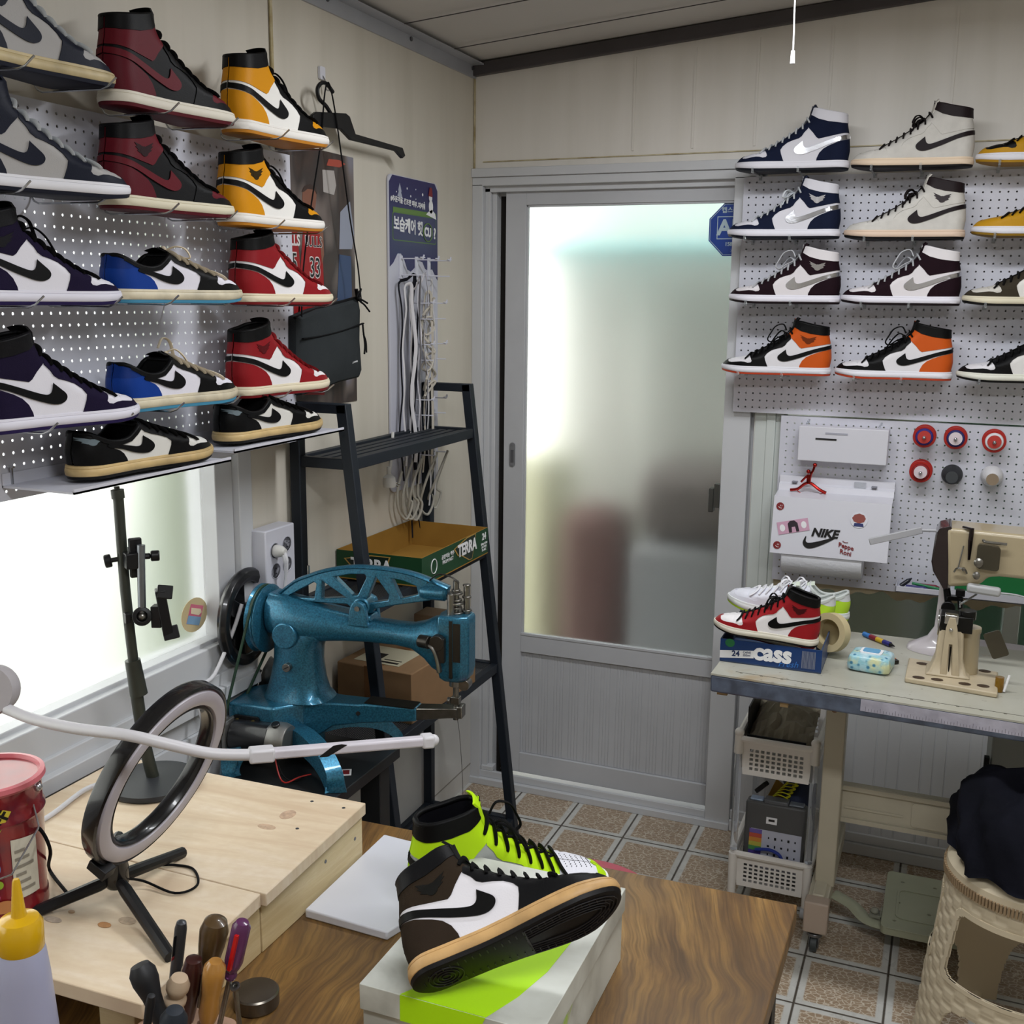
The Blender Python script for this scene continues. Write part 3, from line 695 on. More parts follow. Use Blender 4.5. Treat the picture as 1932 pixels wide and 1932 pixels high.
# --- right wall; toes point left
RIGHT = []
for kind, lab, spec, px, z in [
    ('high', 'navy and white high-top with silver stripe and no emblem, top row beside the door', NVW, (1386, 322), 1.907),
    ('high', 'all white high-top with dark collar and no emblem, top row of the right pegboard', AMM, (1604, 318), 1.905),
    ('low', 'yellow and black sneaker cut by the right edge, top row', dict(q='#b8891e', fore='#b8891e', heel='#b8891e', ank='#b8891e', col='#1a1818', st='#1a1818', mid='#dcdbe2', out='#a47c1e', lace='#191717', toe='#1a1818'), (1840, 300), 1.908),
    ('high', 'navy and white high-top with silver ankle emblem, second row beside the door', with_(NVW, wing='#d8d8dc', wk='metal', bow='lace_bow'), (1372, 445), 1.738),
    ('high', 'off-white high-top with dark winged emblem and black bow, second row', with_(AMM, wing='#4a4246', mid='#dbc3ae'), (1591, 450), 1.733),
    ('low', 'yellow and black sneaker cut by the right edge, second row', dict(q='#b8891e', fore='#b8891e', heel='#b8891e', ank='#b8891e', col='#1a1818', st='#1a1818', mid='#dcdbe2', out='#8a6a1e', lace='#191717', toe='#b8891e', bow='lace_bow'), (1831, 440), 1.738),
    ('high', 'maroon and white high-top with silver ankle emblem, third row beside the door', with_(MAR, wing='#d8d8dc', wk='metal', bow='lace_loop'), (1374, 570), 1.571),
    ('high', 'maroon and white high-top with untied long white lace, third row', with_(MAR, bow='lace_loop'), (1585, 575), 1.571),
    ('high', 'olive brown and white sneaker cut by the right edge, third row', dict(q='#e0ddd8', fore='#4a4236', heel='#4a4236', ank='#4a4236', col='#1a1818', st='#161616', mid='#d8d0b8', out='#201c1c', lace='#191717', toe='#c8c4bc', fk='suede'), (1814, 570), 1.572),
    ('high', 'orange, black and white high-top with winged emblem, bottom row beside the door', with_(ORG, wing='#6a2c0e'), (1360, 700), 1.385),
    ('high', 'orange, black and white high-top without emblem, bottom row of the right pegboard', ORG, (1573, 710), 1.384),
    ('high', 'black and white sneaker cut by the right edge, bottom row', dict(q='#dcdad8', fore='#131314', heel='#131314', ank='#131314', col='#151415', st='#131314', mid='#dcdcd0', out='#171717', lace='#131314', toe='#dad8dc'), (1803, 712), 1.386)]:
    p = at(px[0], px[1], 'Y', -.112); o = make_shoe(kind, lab, with_(spec, ws='+'))
    L = .286; place_shoe(o, (p.x+L, -.10), (p.x, -.112), z, L/.302, sz=.97 if z > 1.8 else .95 if z > 1.7 else .93 if z > 1.5 else .9); RIGHT.append((o, p.x, z, lab))
# ================================================================== PEGBOARDS AND THEIR HOOKS
M_peg = mat('white enamelled steel', '#cbccd6', .38, bump=.03)
M_wire = mat('chrome wire', '#b5b7ba', .25, metal=.9)
M_acr = mat('clear acrylic', '#f2f6f8', .05, trans=.9, ior=1.3)
def pegboard(name, label, o, u, v, w, h, pitch, r=.0026, th=.0016, u0=None, v0=None, lip=.014):
    o, u, v = Vector(o), Vector(u), Vector(v); n = u.cross(v); V = []; F = []
    nu, nv = int(w/pitch), int(h/pitch); mu, mv = (w-nu*pitch)/2, (h-nv*pitch)/2
    ou = [(-1, -1), (0, -1), (1, -1), (1, 0), (1, 1), (0, 1), (-1, 1), (-1, 0)]
    for i in range(nu):
        for j in range(nv):
            cu, cv = mu+(i+.5)*pitch, mv+(j+.5)*pitch; k = len(V)
            for hgt in (0, -th):
                V += [o+u*(cu+a*pitch/2)+v*(cv+c*pitch/2)+n*hgt for a, c in ou]
                V += [o+u*(cu+r*cos(atan[m]))+v*(cv+r*sin(atan[m]))+n*hgt for m in range(8)]
            for m in range(8):
                q = (m+1) % 8
                F += [(k+m, k+q, k+8+q, k+8+m), (k+16+q, k+16+m, k+24+m, k+24+q), (k+8+m, k+8+q, k+24+q, k+24+m)]
    b = MB(); b._add(V, F)
    def slab(a0, a1, c0, c1, n0, n1): b._add([o+u*x+v*y+n*z for x in (a0, a1) for y in (c0, c1) for z in (n0, n1)], [(0, 1, 3, 2), (4, 6, 7, 5), (0, 4, 5, 1), (2, 3, 7, 6), (0, 2, 6, 4), (1, 5, 7, 3)])
    slab(0, mu, 0, h, -lip, 0); slab(w-mu, w, 0, h, -lip, 0); slab(mu, w-mu, 0, mv, -lip, 0); slab(mu, w-mu, h-mv, h, -lip, 0)
    return tag(b.build(name, M_peg, merge=False, flatshade=True), label, 'pegboard')
atan = [math.atan2(c, a) for a, c in [(-1, -1), (0, -1), (1, -1), (1, 0), (1, 1), (0, 1), (-1, 1), (-1, 0)]]
pegboard('pegboard', 'large white pegboard on the left wall over the window, holding shoes', (.03, -2.36, 1.258), (0, 1, 0), (0, 0, 1), 1.325, .615, .0195)
pegboard('pegboard', 'white pegboard with shoes on the back wall, right of the door', (.813, -.03, 1.272), (1, 0, 0), (0, 0, 1), 1.2, .634, .0195, r=.0024)
pegboard('pegboard', 'lower white pegboard behind the beige sewing machine, holding thread cones', (.948, -.03, .800), (1, 0, 0), (0, 0, 1), 1.05, .467, .0195, r=.0024)
# chrome wire hooks under every shoe of the left board
def place_words(lab): return lab.split(',')[0].split(' in the ')[0]
for o, y1, z, lab in LEFT[:12]:
    zz = z-.0025
    for k, (yy, wd) in enumerate(((y1-.215, 'heel'), (y1-.055, 'toe'))):
        X = .172
        b = MB(); b.tube([(.0305, yy-.01, zz+.012), (.036, yy-.01, zz+.004), (.045, yy-.01, zz), (X-.02, yy, zz), (X-.008, yy+.001, zz+.004), (X+.006, yy+.004, zz+.016)], .0016, 8)
        b.tube([(.033, yy-.012, zz+.014), (.033, yy+.012, zz+.014)], .0016, 8)
        row = 'top row' if z > 1.8 else 'second row' if z > 1.7 else 'third row' if z > 1.5 else 'fourth row'
        colr = lab.split(' high-top')[0].split(' low-top')[0]; pos = 'far end' if y1 > -1.2 else 'middle' if y1 > -1.5 else 'left edge'
        tag(b.build('wire_hook', M_wire), 'hook under the %s of the %s shoe, %s, %s' % (wd, colr.replace(' and ', '-').replace(', ', '-'), row, pos), 'hook', 'chrome wire hooks under the left shoes')
for o, x0, z, lab in RIGHT:
    zz = z-.003
    for wd, xx in (('toe', x0+.055), ('heel', x0+.17)):
        if xx > 1.66: continue
        b = MB(); b.bar((xx, -.0301, zz), (xx, -.158, zz), .006, .003); b.bar((xx, -.158, zz-.002), (xx, -.160, zz+.012), .006, .003, up=(0, 1, 0)); b.bar((xx, -.0315, zz+.014), (xx, -.0315, zz-.008), .008, .002, up=(0, 1, 0))
        row = 'top row' if z > 1.8 else 'second row' if z > 1.7 else 'third row' if z > 1.5 else 'bottom row'
        pos = 'nearest the door' if x0 < 1 else 'second from door' if x0 < 1.3 else 'right edge'
        tag(b.build('acrylic_hook', M_acr), 'clear hook under the %s of the shoe in the %s, %s' % (wd, row, pos), 'hook', 'clear hooks under the right shoes')
# white ledges under the lowest left shoes
for lab, y0, y1, z in (('white steel ledge under the nearer black low-top', -1.862, -1.475, 1.284), ('white steel ledge under the farther black low-top', -1.463, -1.075, 1.297)):
    b = MB(); b.bb((.031, y0, z-.004), (.175, y1, z-.0005)); b.bb((.031, y0, z-.004), (.033, y1, z+.018)); b.bb((.172, y0, z-.004), (.175, y1, z+.004))
    tag(b.build('shoe_ledge', M_peg), lab, 'shelf')
b = MB(); b.bar((.034, -1.845, 1.277), (.034, -1.845, 1.312), .004, .003, up=(0, 1, 0)); b.bar((.034, -1.85, 1.312), (.045, -1.85, 1.312), .004, .003)
tag(b.build('pegboard_clip', M_wire), 'small steel clip at the near end of the white ledge', 'clip')

# ------------------------------------------------------------------ tin cover boxes, spools and tray on the lower board
M_wbox = mat('white powder coat', '#d4d4dc', .35)
t = thing('tissue_box_holder', 'white metal tissue box with a slot, hanging on the pegboard', 'box', (0, 0, 0))
b = MB(); a0 = at(1508, 800, 'Y', -.085); a1 = at(1672, 880, 'Y', -.085)
X0, X1, Z0, Z1 = a0.x, a1.x, 1.153, 1.247
b.bb((X0, -.085, Z0), (X1, -.031, Z1)); b.build('body', M_wbox, t, bevel=.002)
b = MB().bb((X0+.045, -.0862, 1.212), (X0+.1, -.085, 1.217)); b.build('slot', mat('dark slot', '#1e1d1e', .6), t)
MB().bb((X0+.07, -.0862, 1.228), (X0+.128, -.085, 1.233)).build('groove', mat('grey groove', '#a5a6b2', .5), t)
for dx in (.012, X1-X0-.03): MB().bar((X0+dx, -.031, Z1-.003), (X0+dx+.008, -.036, Z1+.014), .006, .002).build('hanging_lug', M_acr, t)
# paper towel holder: tilted cover with stickers
t = thing('paper_towel_dispenser', 'white cover dispenser with stickers and paper towel roll on the pegboard', 'dispenser', (0, 0, 0))
A = at(1480, 912, 'Y', -.035); B_ = at(1687, 940, 'Y', -.035)
x0, x1 = A.x-.012, B_.x
f0, f1 = .935, 1.262
prof = [(-.031, 1.100), (-.040, 1.100), (-.042, 1.082), (-.055, 1.078), (-.060, 1.062), (-.125, 1.055), (-.152, .905), (-.1535, .905), (-.127, 1.0575), (-.058, 1.0645), (-.053, 1.080), (-.040, 1.085), (-.038, 1.103), (-.031, 1.103)]
def yz(y, z, x): return Vector((x, y, z))
b = MB(); b.prism([(y, z) for y, z in prof], x0, x1, (0, 0, 0), (0, 1, 0), (0, 0, 1))
b.build('cover', M_wbox, t)
FL0 = Vector((x0, -.1545, .905)); FU = Vector((0, .0265, .1525)).normalized()  # front face frame: origin lower left, u=+x, v=FU
b = MB(); b.lathe([(.018, 0), (.052, 0), (.0535, .004), (.0535, .206), (.052, .21), (.018, .21)], 28, (x0+.03, -.095, .895), (1, 0, 0)); b.build('paper_roll', mat('paper towel', '#dcdde2', .9, bump=.6, bscale=120, dist=.002), t)
b = MB().bb((x0+.022, -.11, .925), (x0+.027, -.03, .96)).bb((x0+.243, -.11, .925), (x0+.248, -.03, .96)); b.build('roll_bracket', M_wbox, t)
b = MB()
for dx in (.035, .245): b.bb((x0+dx, -.0585, 1.0865), (x0+dx+.014, -.041, 1.0895))
b.build('slot', mat('grey slot', '#7d7e88', .5), t); MB().bb((x0+.2, -.05, 1.081), (x0+.23, -.038, 1.098)).build('clip', M_acr, t)
M_blk = mat('black vinyl', '#111112', .35); M_red = mat('dark red vinyl', '#7c1f22', .4); M_pink = mat('pink sticker', '#c99db4', .5); M_wh = mat('white print', '#e8e8ea', .5)
def FP(a, c, e=.0006): return FL0+Vector((1, 0, 0))*a*(x1-x0)/.235+FU*c+Vector((0, -1, .17)).normalized()*e
def onface(name, poly, m, e=.0004, par=t):
    b = MB(); b.prism(poly, 0, .0004, FP(0, 0, e), (1, 0, 0), FU); return b.build(name, m, par)
swo = sm([(0, .014), (.004, .028), (.006, .028), (.006, .018), (.012, .015), (.03, .020), (.066, .0335), (.04, .014), (.018, .003), (.006, .004)], 4)
onface('tick_logo', [(x*1.35+.085, y*1.2+.018) for x, y in swo], M_blk)
text('logo_lettering', 'NIKE', .030, M_blk, t, FP(.108, .064, .001), (1, -.0, -.02), FU, bold=.0014, shear=.25, sx=1.05)
c_, s_ = cos(.24), sin(.24)
rr = lambda x, y, ox, oy: (ox+1.3*(x*c_-y*s_), oy+1.3*(x*s_+y*c_))
onface('pink_sticker', [rr(x, y, .020, .050) for x, y in ((0, 0), (.064, 0), (.064, .026), (0, .026))], M_pink)
for dx in (.010, .054): onface('sticker_oval', [rr(x, y, .020, .050) for x, y in ell(dx, .013, .0055, .0075, 14)], M_wh, .0009)
onface('sticker_portrait', [rr(x, y, .020, .050) for x, y in [(.022, .001), (.022, .02), (.027, .025), (.036, .025), (.042, .019), (.043, .001), (.037, .001), (.036, .012), (.029, .012), (.028, .001)]], mat('dark hair print', '#2b1e28', .5), .0009)
for oy in (.022, .128):
    onface('round_sticker', ell(.018, oy, .0105, .0105, 20), M_red); b = MB(); b.tube([FP(.016+.005*cos(a), oy+.005*sin(a), .0012) for a in [pi*1.05+k*.16 for k in range(12)]], .0008, 5); b.tube([FP(.0145, oy+.004, .0012), FP(.0145, oy, .0012)], .0007, 5); b.tube([FP(.0175, oy+.004, .0012), FP(.0175, oy, .0012)], .0007, 5); b.build('smile_print', M_wh, t)
text('red_lettering', 'Peppe\nRoni', .0165, M_red, t, FP(.153, .026, .001), (1, 0, -.22), FU, bold=.0004)
b = MB(); b.tube([FP(.152+.007*cos(a), .051+.006*sin(a), .001) for a in [pi*1.1+k*.17 for k in range(12)]], .0008, 5); b.build('smile_print', M_red, t)
onface('badge_sticker', ell(.225, .108, .022, .022, 24), mat('pale badge', '#d9dae2', .4)); onface('badge_print', [(.207, .112), (.213, .121), (.225, .125), (.237, .121), (.242, .112), (.238, .103), (.225, .098), (.212, .103)], mat('rust print', '#8d4a42', .5), .0009)
onface('badge_base', [(.212, .09), (.238, .09), (.236, .099), (.214, .099)], mat('navy print', '#2b3468', .5), .001)
# red metallic leaping figure standing on the dispenser
M_rm = mat('red chrome', '#b0302c', .14, metal=1.0)
o = at(1525, 925, 'Y', -.07); b = MB(); k = .0010
def J(x, z): return Vector((o.x+x*k, -.075, 1.0665+z*k))
b.tube([J(-48, 2), J(-28, 6), J(-12, 20), J(0, 26)], .0040, 8, smooth=3); b.tube([J(48, 0), J(30, 8), J(10, 22), J(0, 26)], .0044, 8, smooth=3)
b.tube([J(0, 24), J(0, 36), J(2, 48)], .0062, 8, smooth=3); b.tube([J(4, 48), J(10, 60), J(13, 72)], .0032, 8, smooth=3); b.tube([J(-2, 46), J(-12, 36), J(-20, 26)], .003, 8, smooth=3)
b.sphere(J(14, 75), .006, 10, 8); b.sphere(J(-2, 56), .006, 10, 8); b.tube([J(-30, 2), J(-14, -8), J(0, -20), J(20, -10), J(40, 0)], .0012, 6, smooth=3)
tag(b.build('leaping_figure_ornament', M_rm), 'shiny red leaping figure ornament standing on the sticker covered dispenser', 'ornament')
# thread cones
def spool(px, py, label, rim, thr, core, rr=.042, plain=False, depth=.055):
    p = at(px, py, 'Y', -.03-depth); t = thing('thread_spool', label, 'thread spool', (p.x, -.032, p.z), group='thread cones pegged on the lower board'); ax = (0, -1, 0)
    if not plain:
        b = MB(); b.lathe([(.006, 0), (rr, 0), (rr, .003), (.02, .004)], 32, (0, 0, 0), ax); b.build('flange', rim, t, bevel=.0008); b = MB(); b.lathe([(.02, depth-.003), (rr*.99, depth-.003), (rr*.99, depth), (.018, depth)], 32, (0, 0, 0), ax); b.build('flange', rim, t, bevel=.0008)
        b = MB(); b.lathe([(.0, .004), (rr*.86, .004), (rr*.80, depth-.003), (rr*.72, depth+.006), (.014, depth+.008), (0, depth+.008)], 32, (0, 0, 0), ax); b.build('thread_winding', thr, t)
        b = MB(); b.lathe([(0, depth+.008), (.017, depth+.008), (.0165, depth+.012), (.005, depth+.012), (.005, depth+.016), (0, depth+.018)], 24, (0, 0, 0), ax); b.build('hub', core, t)
        b = MB(); b.sphere((0, -(depth+.02), 0), .0045, 10, 8); b.build('peg_tip', M_wire, t)
    else:
        b = MB(); b.lathe([(.0, 0), (rr*.9, 0), (rr*.95, .01), (rr*.75, depth), (rr*.4, depth+.02), (.014, depth+.021), (0, depth+.021)], 32, (0, 0, 0), ax); b.build('thread_winding', thr, t)
        b = MB(); b.lathe([(.009, depth+.021), (.015, depth+.021), (.015, depth+.026), (.009, depth+.026)], 24, (0, 0, 0), ax); b.lathe([(0, depth+.0215), (.0095, depth+.0215)], 20, (0, 0, 0), ax); b.build('hub', core, t)
    return t
th = lambda n, c: mat('thread '+n, c, .7, bump=.8, bscale=350, dist=.0008)
M_rp = mat('translucent red plastic', '#a3211c', .3); M_rd = mat('coral cap', '#b53a34', .4); M_lbl = mat('pale label', '#d5c9ce', .5)
spool(1744, 824, 'red flanged spool of violet blue thread, top left of the spools', M_rp, th('violet', '#2a2478'), M_rd, .029, depth=.04)
spool(1803, 827, 'red flanged spool of navy thread with a paper label, top middle', M_rp, th('navy', '#1e2260'), M_lbl, .029, depth=.04)
spool(1876, 833, 'red flanged spool of white thread, top right of the spools', M_rp, th('white', '#dcdce0'), M_rd, .029, depth=.04)
spool(1737, 890, 'all red spool with a paper label, lower left of the spools', M_rp, th('red', '#861616'), M_lbl, .029, depth=.04)
spool(1796, 898, 'black cone of thread hanging between the red and white spools', None, th('black', '#2a2c2f'), mat('dark core', '#3d4043', .5), .028, True, .04)
spool(1872, 902, 'large white cone of thread with a brown cardboard core', None, th('cream', '#d9d8da'), mat('cardboard core', '#8b7a66', .8), .029, True, .05)
# small white tray with pens on the board, left of the machine head
t = thing('pegboard_tray', 'white tray on the lower pegboard holding small tools beside the machine head', 'tray', (0, 0, 0))
p = at(1690, 1100, 'Y', -.10); b = MB(); b.bb((p.x, -.105, .818), (p.x+.35, -.03, .822)); b.bb((p.x, -.105, .818), (p.x+.35, -.102, .835)); b.bb((p.x, -.105, .818), (p.x+.003, -.03, .835)); b.build('tray_body', M_peg, t, bevel=.001)
for lab, c, a, l, r in (('green pencil lying in the white pegboard tray', '#1d7a4a', (.04, -.06, .836), (.13, -.07, .827), .004), ('purple marker in the white pegboard tray', '#2f2a6e', (.025, -.075, .828), (.07, -.075, .828), .006), ('dark spiky binder clip at the left of the pegboard tray', '#22242c', (.012, -.07, .828), (.03, -.06, .842), .006), ('maroon marker in the white pegboard tray', '#7a2438', (.06, -.05, .829), (.10, -.052, .829), .0065)):
    o_ = Vector((p.x, 0, 0)); b = MB().cyl(o_+Vector(a), o_+Vector(l), r, n=12).cyl(o_+Vector(l), o_+Vector(l)+(Vector(l)-Vector(a)).normalized()*.012, r, .001, n=12)
    tag(b.build('marker_pen' if 'clip' not in lab else 'binder_clip', mat('pen '+c, c, .35)), lab, 'pen' if 'clip' not in lab else 'clip')
# ================================================================== LEFT WALL THINGS
M_blkp = mat('black plastic', '#141416', .4, spec=.35)
M_blkm = mat('black painted steel', '#1b2129', .5, spec=.35)
M_cord = mat('black cord', '#0d0d0f', .8, spec=.2)
t = thing('wall_hook', 'small white adhesive hook above the black hanger', 'hook', (0, 0, 0)); p = at(607, 138, 'X', .004)
b = MB(); b.prism(rrect(-.011, -.014, .011, .014, .004), 0, .006, (.001, p.y, p.z), (0, 1, 0), (0, 0, 1)); b.build('plate', M_wbox, t, bevel=.001)
b = MB(); b.tube([(.006, p.y, p.z-.006), (.013, p.y, p.z-.018), (.014, p.y, p.z-.034), (.022, p.y, p.z-.038), (.026, p.y, p.z-.028)], .0017, 8, smooth=3); b.build('prong', M_wire, t)
# black plastic hanger, seen with one arm
def yzp(lst, X): return [(at(x, y, 'X', X).y, at(x, y, 'X', X).z) for x, y in lst]
Xh = .045
t = thing('clothes_hanger', 'black plastic clothes hanger with one long arm, hanging on the left wall', 'hanger', (0, 0, 0))
b = MB(); b.prism(yzp([(588, 216), (594, 211), (650, 214), (657, 220), (668, 253), (757, 279), (762, 294), (757, 299), (745, 285), (660, 264), (640, 243), (608, 240), (601, 246), (600, 262), (560, 268), (500, 262), (488, 262), (490, 250), (585, 244)], Xh), -.004, .005, (Xh, 0, 0), (0, 1, 0), (0, 0, 1)); b.build('shoulder_bar', M_blkp, t, bevel=.0015)
b = MB(); b.tube([Vector((Xh, *q)) for q in yzp([(625, 216), (615, 200), (602, 186), (599, 168), (606, 157), (616, 158), (628, 174)], Xh)], .0045, 8, smooth=5); b.build('hook', M_blkp, t)
# poster
t = NT('sports photo print', .5); x, y, z = t.sep(t.tc)
n = t.noise(t.n('VectorMath', dict(operation='MULTIPLY'), i0=t.tc, i1=(1, 6.0, 3.0)).outputs[0], 2.0, 1.0, 0)
c = t.ramp(n, [(.3, '#241d1c'), (.42, '#43352f'), (.52, '#3a3230'), (.62, '#6d625d'), (.72, '#7d7b84')])
hz = t.ramp(z, [(0.0, 0.0), (1.0, 1.0)])
t.color(c)
po = at(667, 305, 'X', .003); P0y, P1y, P0z, P1z = -1.045, po.y, 1.322, 1.905
po = thing('poster', 'poster of two players in red jerseys 45 and 33, behind the yellow shoes', 'poster', (0, 0, 0))
MB().bb((.001, P0y, P0z), (.0025, P1y, P1z)).build('paper', t.m, po)
Mj = mat('jersey red print', '#94161b', .5); Mskin = mat('skin print', '#7c5140', .5); Mskd = mat('skin print dark', '#3a2a25', .5); Mjw = mat('jersey outline print', '#d8d4d2', .5)
def pp(name, pts, m, lay): b = MB(); b.prism([tuple(q) for q in yzp(pts, .003)], 0, .0003, (.0026+lay*.0004, 0, 0), (0, 1, 0), (0, 0, 1)); return b.build(name, m, po)
pp('jersey_print', [(537, 440), (560, 432), (566, 500), (566, 580), (560, 640), (556, 700), (537, 700)], Mj, 1)
pp('jersey_print', [(566, 520), (572, 430), (590, 415), (597, 405), (606, 420), (608, 470), (612, 560), (618, 640), (612, 745), (562, 745), (560, 640)], Mj, 1)
pp('arm_print', [(602, 412), (609, 430), (611, 480), (607, 500), (603, 450)], Mskin, 2)
pp('head_print', [(570, 375), (571, 360), (580, 351), (592, 353), (597, 368), (595, 390), (590, 405), (583, 410), (575, 398)], Mskin, 1)
pp('hair_print', [(569, 362), (573, 352), (584, 347), (595, 352), (598, 366), (592, 358), (580, 356), (573, 362)], Mskd, 2)
pp('head_print', [(534, 350), (536, 332), (543, 330), (548, 344), (549, 362), (545, 378), (536, 376)], mat('skin print mid', '#5c3f34', .5), 1)
pp('rim_print', [(620, 300), (640, 302), (652, 310), (640, 316), (616, 312)], mat('orange print', '#a4493a', .5), 1)
pp('net_print', [(608, 320), (630, 322), (634, 350), (630, 368), (610, 362)], mat('grey print', '#a9a39f', .5), 1)
pp('trouser_print', [(640, 480), (662, 484), (664, 560), (636, 570)], mat('blue print', '#36486a', .5), 1)
pp('shirt_print', [(642, 400), (660, 380), (668, 440), (664, 470), (640, 470)], mat('pale print', '#8e93a2', .5), 1)
def ptext(s, px, py, size, m, **k):
    q = at(px, py, 'X', .003); return text('jersey_lettering', s, size, m, po, (.0036, q.y, q.z), (0, 1, 0), (0, 0, 1), **k)
ptext('BULLS', 591, 457, .034, Mjw, sx=.8, bold=.001); ptext('BULLS', 591, 457, .033, M_blk, sx=.8).location.x = .0004
ptext('33', 594, 507, .064, Mjw, bold=.0025, sx=.75); ptext('33', 594, 507, .063, M_blk, sx=.75, bold=.0003).location.x = .0004
ptext('BULLS', 548, 453, .034, Mjw, sx=.8, bold=.001); ptext('45', 550, 497, .06, Mjw, bold=.0025, sx=.75); ptext('45', 550, 497, .059, M_blk, sx=.75).location.x = .0004
# sling pouch hanging from the hanger
Xp = .055
t = thing('sling_pouch', 'charcoal zipped sling pouch hanging in front of the poster', 'bag', (0, 0, 0)); M_pch = mat('charcoal cloth', '#34383a', .9, bump=.6, bscale=600, spec=.1, var=.15, vscale=14)
outl = [tuple(q) for q in yzp([(563, 598), (600, 583), (678, 563), (681, 580), (680, 640), (684, 700), (680, 712), (640, 722), (600, 738), (575, 745), (563, 700)], Xp)]
b = MB(); cx = sum(q[0] for q in outl)/len(outl); cz = sum(q[1] for q in outl)/len(outl)
rings = []
for k, dx in ((.9, -.030), (1, -.024), (1.02, -.012), (1, .0), (.93, .008), (.7, .013), (.3, .015)): rings.append([Vector((Xp+dx-.006, cx+(q[0]-cx)*k, cz+(q[1]-cz)*k)) for q in outl])
b.loft(rings); b.build('pouch_body', M_pch, t)
zl = yzp([(566, 639), (600, 634), (640, 624), (680, 610)], Xp); b = MB(); b.tube([Vector((Xp+.0075, y, z)) for y, z in zl], .0038, 6, flat=.5, smooth=3); b.build('zip', M_cord, t)
b = MB(); zt_ = yzp([(562, 600), (600, 585), (640, 573), (677, 562)], Xp); b.tube([Vector((Xp-.008, y, z)) for y, z in zt_], .0035, 6, smooth=3); b.build('zip', M_cord, t)
q = at(664, 683, 'X', Xp); b = MB(); b.prism(rrect(-.014, -.008, .014, .008, .002), 0, .001, (Xp+.006, q.y, q.z), (0, 1, .12), (0, 0, 1)); b.build('brand_patch', M_blkp, t)
text('patch_lettering', 'COXNWUS', .0055, M_wh, t, (Xp+.0075, q.y, q.z), (0, 1, .12), (0, 0, 1))
for pts in ([(676, 545), (672, 565), (682, 575), (692, 588)], [(676, 545), (668, 560), (678, 566), (688, 572)], [(679, 612), (680, 625), (683, 650), (682, 668)], [(680, 630), (685, 645), (686, 665)]):
    b = MB(); b.tube([Vector((Xp+.008, *q)) for q in yzp(pts, Xp)], .0022, 6, smooth=4); b.build('pull_cord', M_cord, t)
b = MB(); b.tube([Vector((Xh+.007, *q)) for q in yzp([(564, 610), (566, 520), (580, 400), (600, 270), (606, 190), (611, 160), (617, 161), (627, 210), (640, 300), (655, 410), (670, 500), (675, 550), (677, 570)], Xh)], .0017, 6, smooth=3); b.build('strap', M_cord, t)
b = MB(); b.bar(Vector((Xp, *yzp([(672, 545)], Xp)[0])), Vector((Xp, *yzp([(676, 568)], Xp)[0])), .008, .006); b.build('strap_end', M_cord, t, bevel=.001)

# ------------------------------------------------------------------ hanging display board with laces
M_nav = mat('deep violet blue print', '#282258', .35); M_brd = mat('white foam board', '#bfc0cc', .5)
DX = .010
t = thing('hanging_display_board', 'tall narrow display board with violet header, hooks and laces, on the left wall', 'display board', (0, 0, 0))
y0, y1 = -.553, -.268; zb, ztp = 1.02, 1.887
b = MB(); b.prism(rrect(y0, 1.06, y1, ztp, .018), 0, .006, (.002, 0, 0), (0, 1, 0), (0, 0, 1)); b.build('board', M_brd, t, bevel=.0008)
cl = [(y0+.001, 1.66)]+[(y0+.03+.03*cos(a), 1.672+.03*sin(a)) for a in [pi-k*.3 for k in range(9)]]
clou = [(y0+.002, 1.655), (y0+.02, 1.665), (y0+.045, 1.69), (y0+.065, 1.69), (y0+.085, 1.672), (y0+.1, 1.65), (y0+.12, 1.645), (y0+.14, 1.655), (y0+.165, 1.675), (y0+.19, 1.672), (y0+.205, 1.655), (y0+.225, 1.65), (y0+.25, 1.655), (y0+.265, 1.64), (y1-.002, 1.625)]
hd = clou+[(y1-.002, ztp-.02), (y1-.02, ztp-.002), (y0+.02, ztp-.002), (y0+.002, ztp-.02)]
b = MB(); b.prism(hd, 0, .0008, (.0081, 0, 0), (0, 1, 0), (0, 0, 1)); hdr = b.build('header_print', M_nav, t)
M_grn = mat('green outline print', '#5f7f3c', .5)
def on(name, poly, m, lay=1): b = MB(); b.prism(poly, 0, .0004, (.0089+.0004*lay, 0, 0), (0, 1, 0), (0, 0, 1)); return b.build(name, m, hdr)
on('green_band', [(y0+.02, 1.806), (y1-.012, 1.806), (y1-.012, 1.794), (y0+.02, 1.794)], M_grn)
on('title_frame', rrect(y0+.018, 1.722, y1-.012, 1.795, .008), M_grn, 0); on('title_panel', rrect(y0+.0205, 1.7245, y1-.0145, 1.792, .007), M_nav, 1)
KO = lambda s, y, z, sz, m, **k: text('korean_lettering', s, sz, m, hdr, (.0104, y, z), (0, 1, -.045), (0, 0, 1), **k)
KO('보습케어 햇', y0+.105, 1.760, .040, M_wh, bold=.0012, sx=.86); KO('CU', y0+.219, 1.752, .032, M_wh, bold=.0016, sx=.9); KO('?', y0+.262, 1.750, .040, M_wh, bold=.0012)
b = MB(); b.tube([(.0106, y0+.219+.027*cos(a), 1.752+.024*sin(a)) for a in [k*2*pi/20 for k in range(20)]], .0016, 5, closed=True); b.build('ring_print', M_grn, hdr)
KO('#추운겨울 건조한 피부..지켜줘', y0+.105, 1.822, .0165, M_wh, bold=.0004, sx=.95)
for dy, dz, r in ((.1, .858, .003), (.15, .86, .002), (.19, .85, .004), (.12, .84, .003), (.04, .845, .002), (.2, .83, .0025), (.15, .835, .0018)): on('snow_dot', ell(y0+dy, 1+dz, r, r, 8), M_wh)
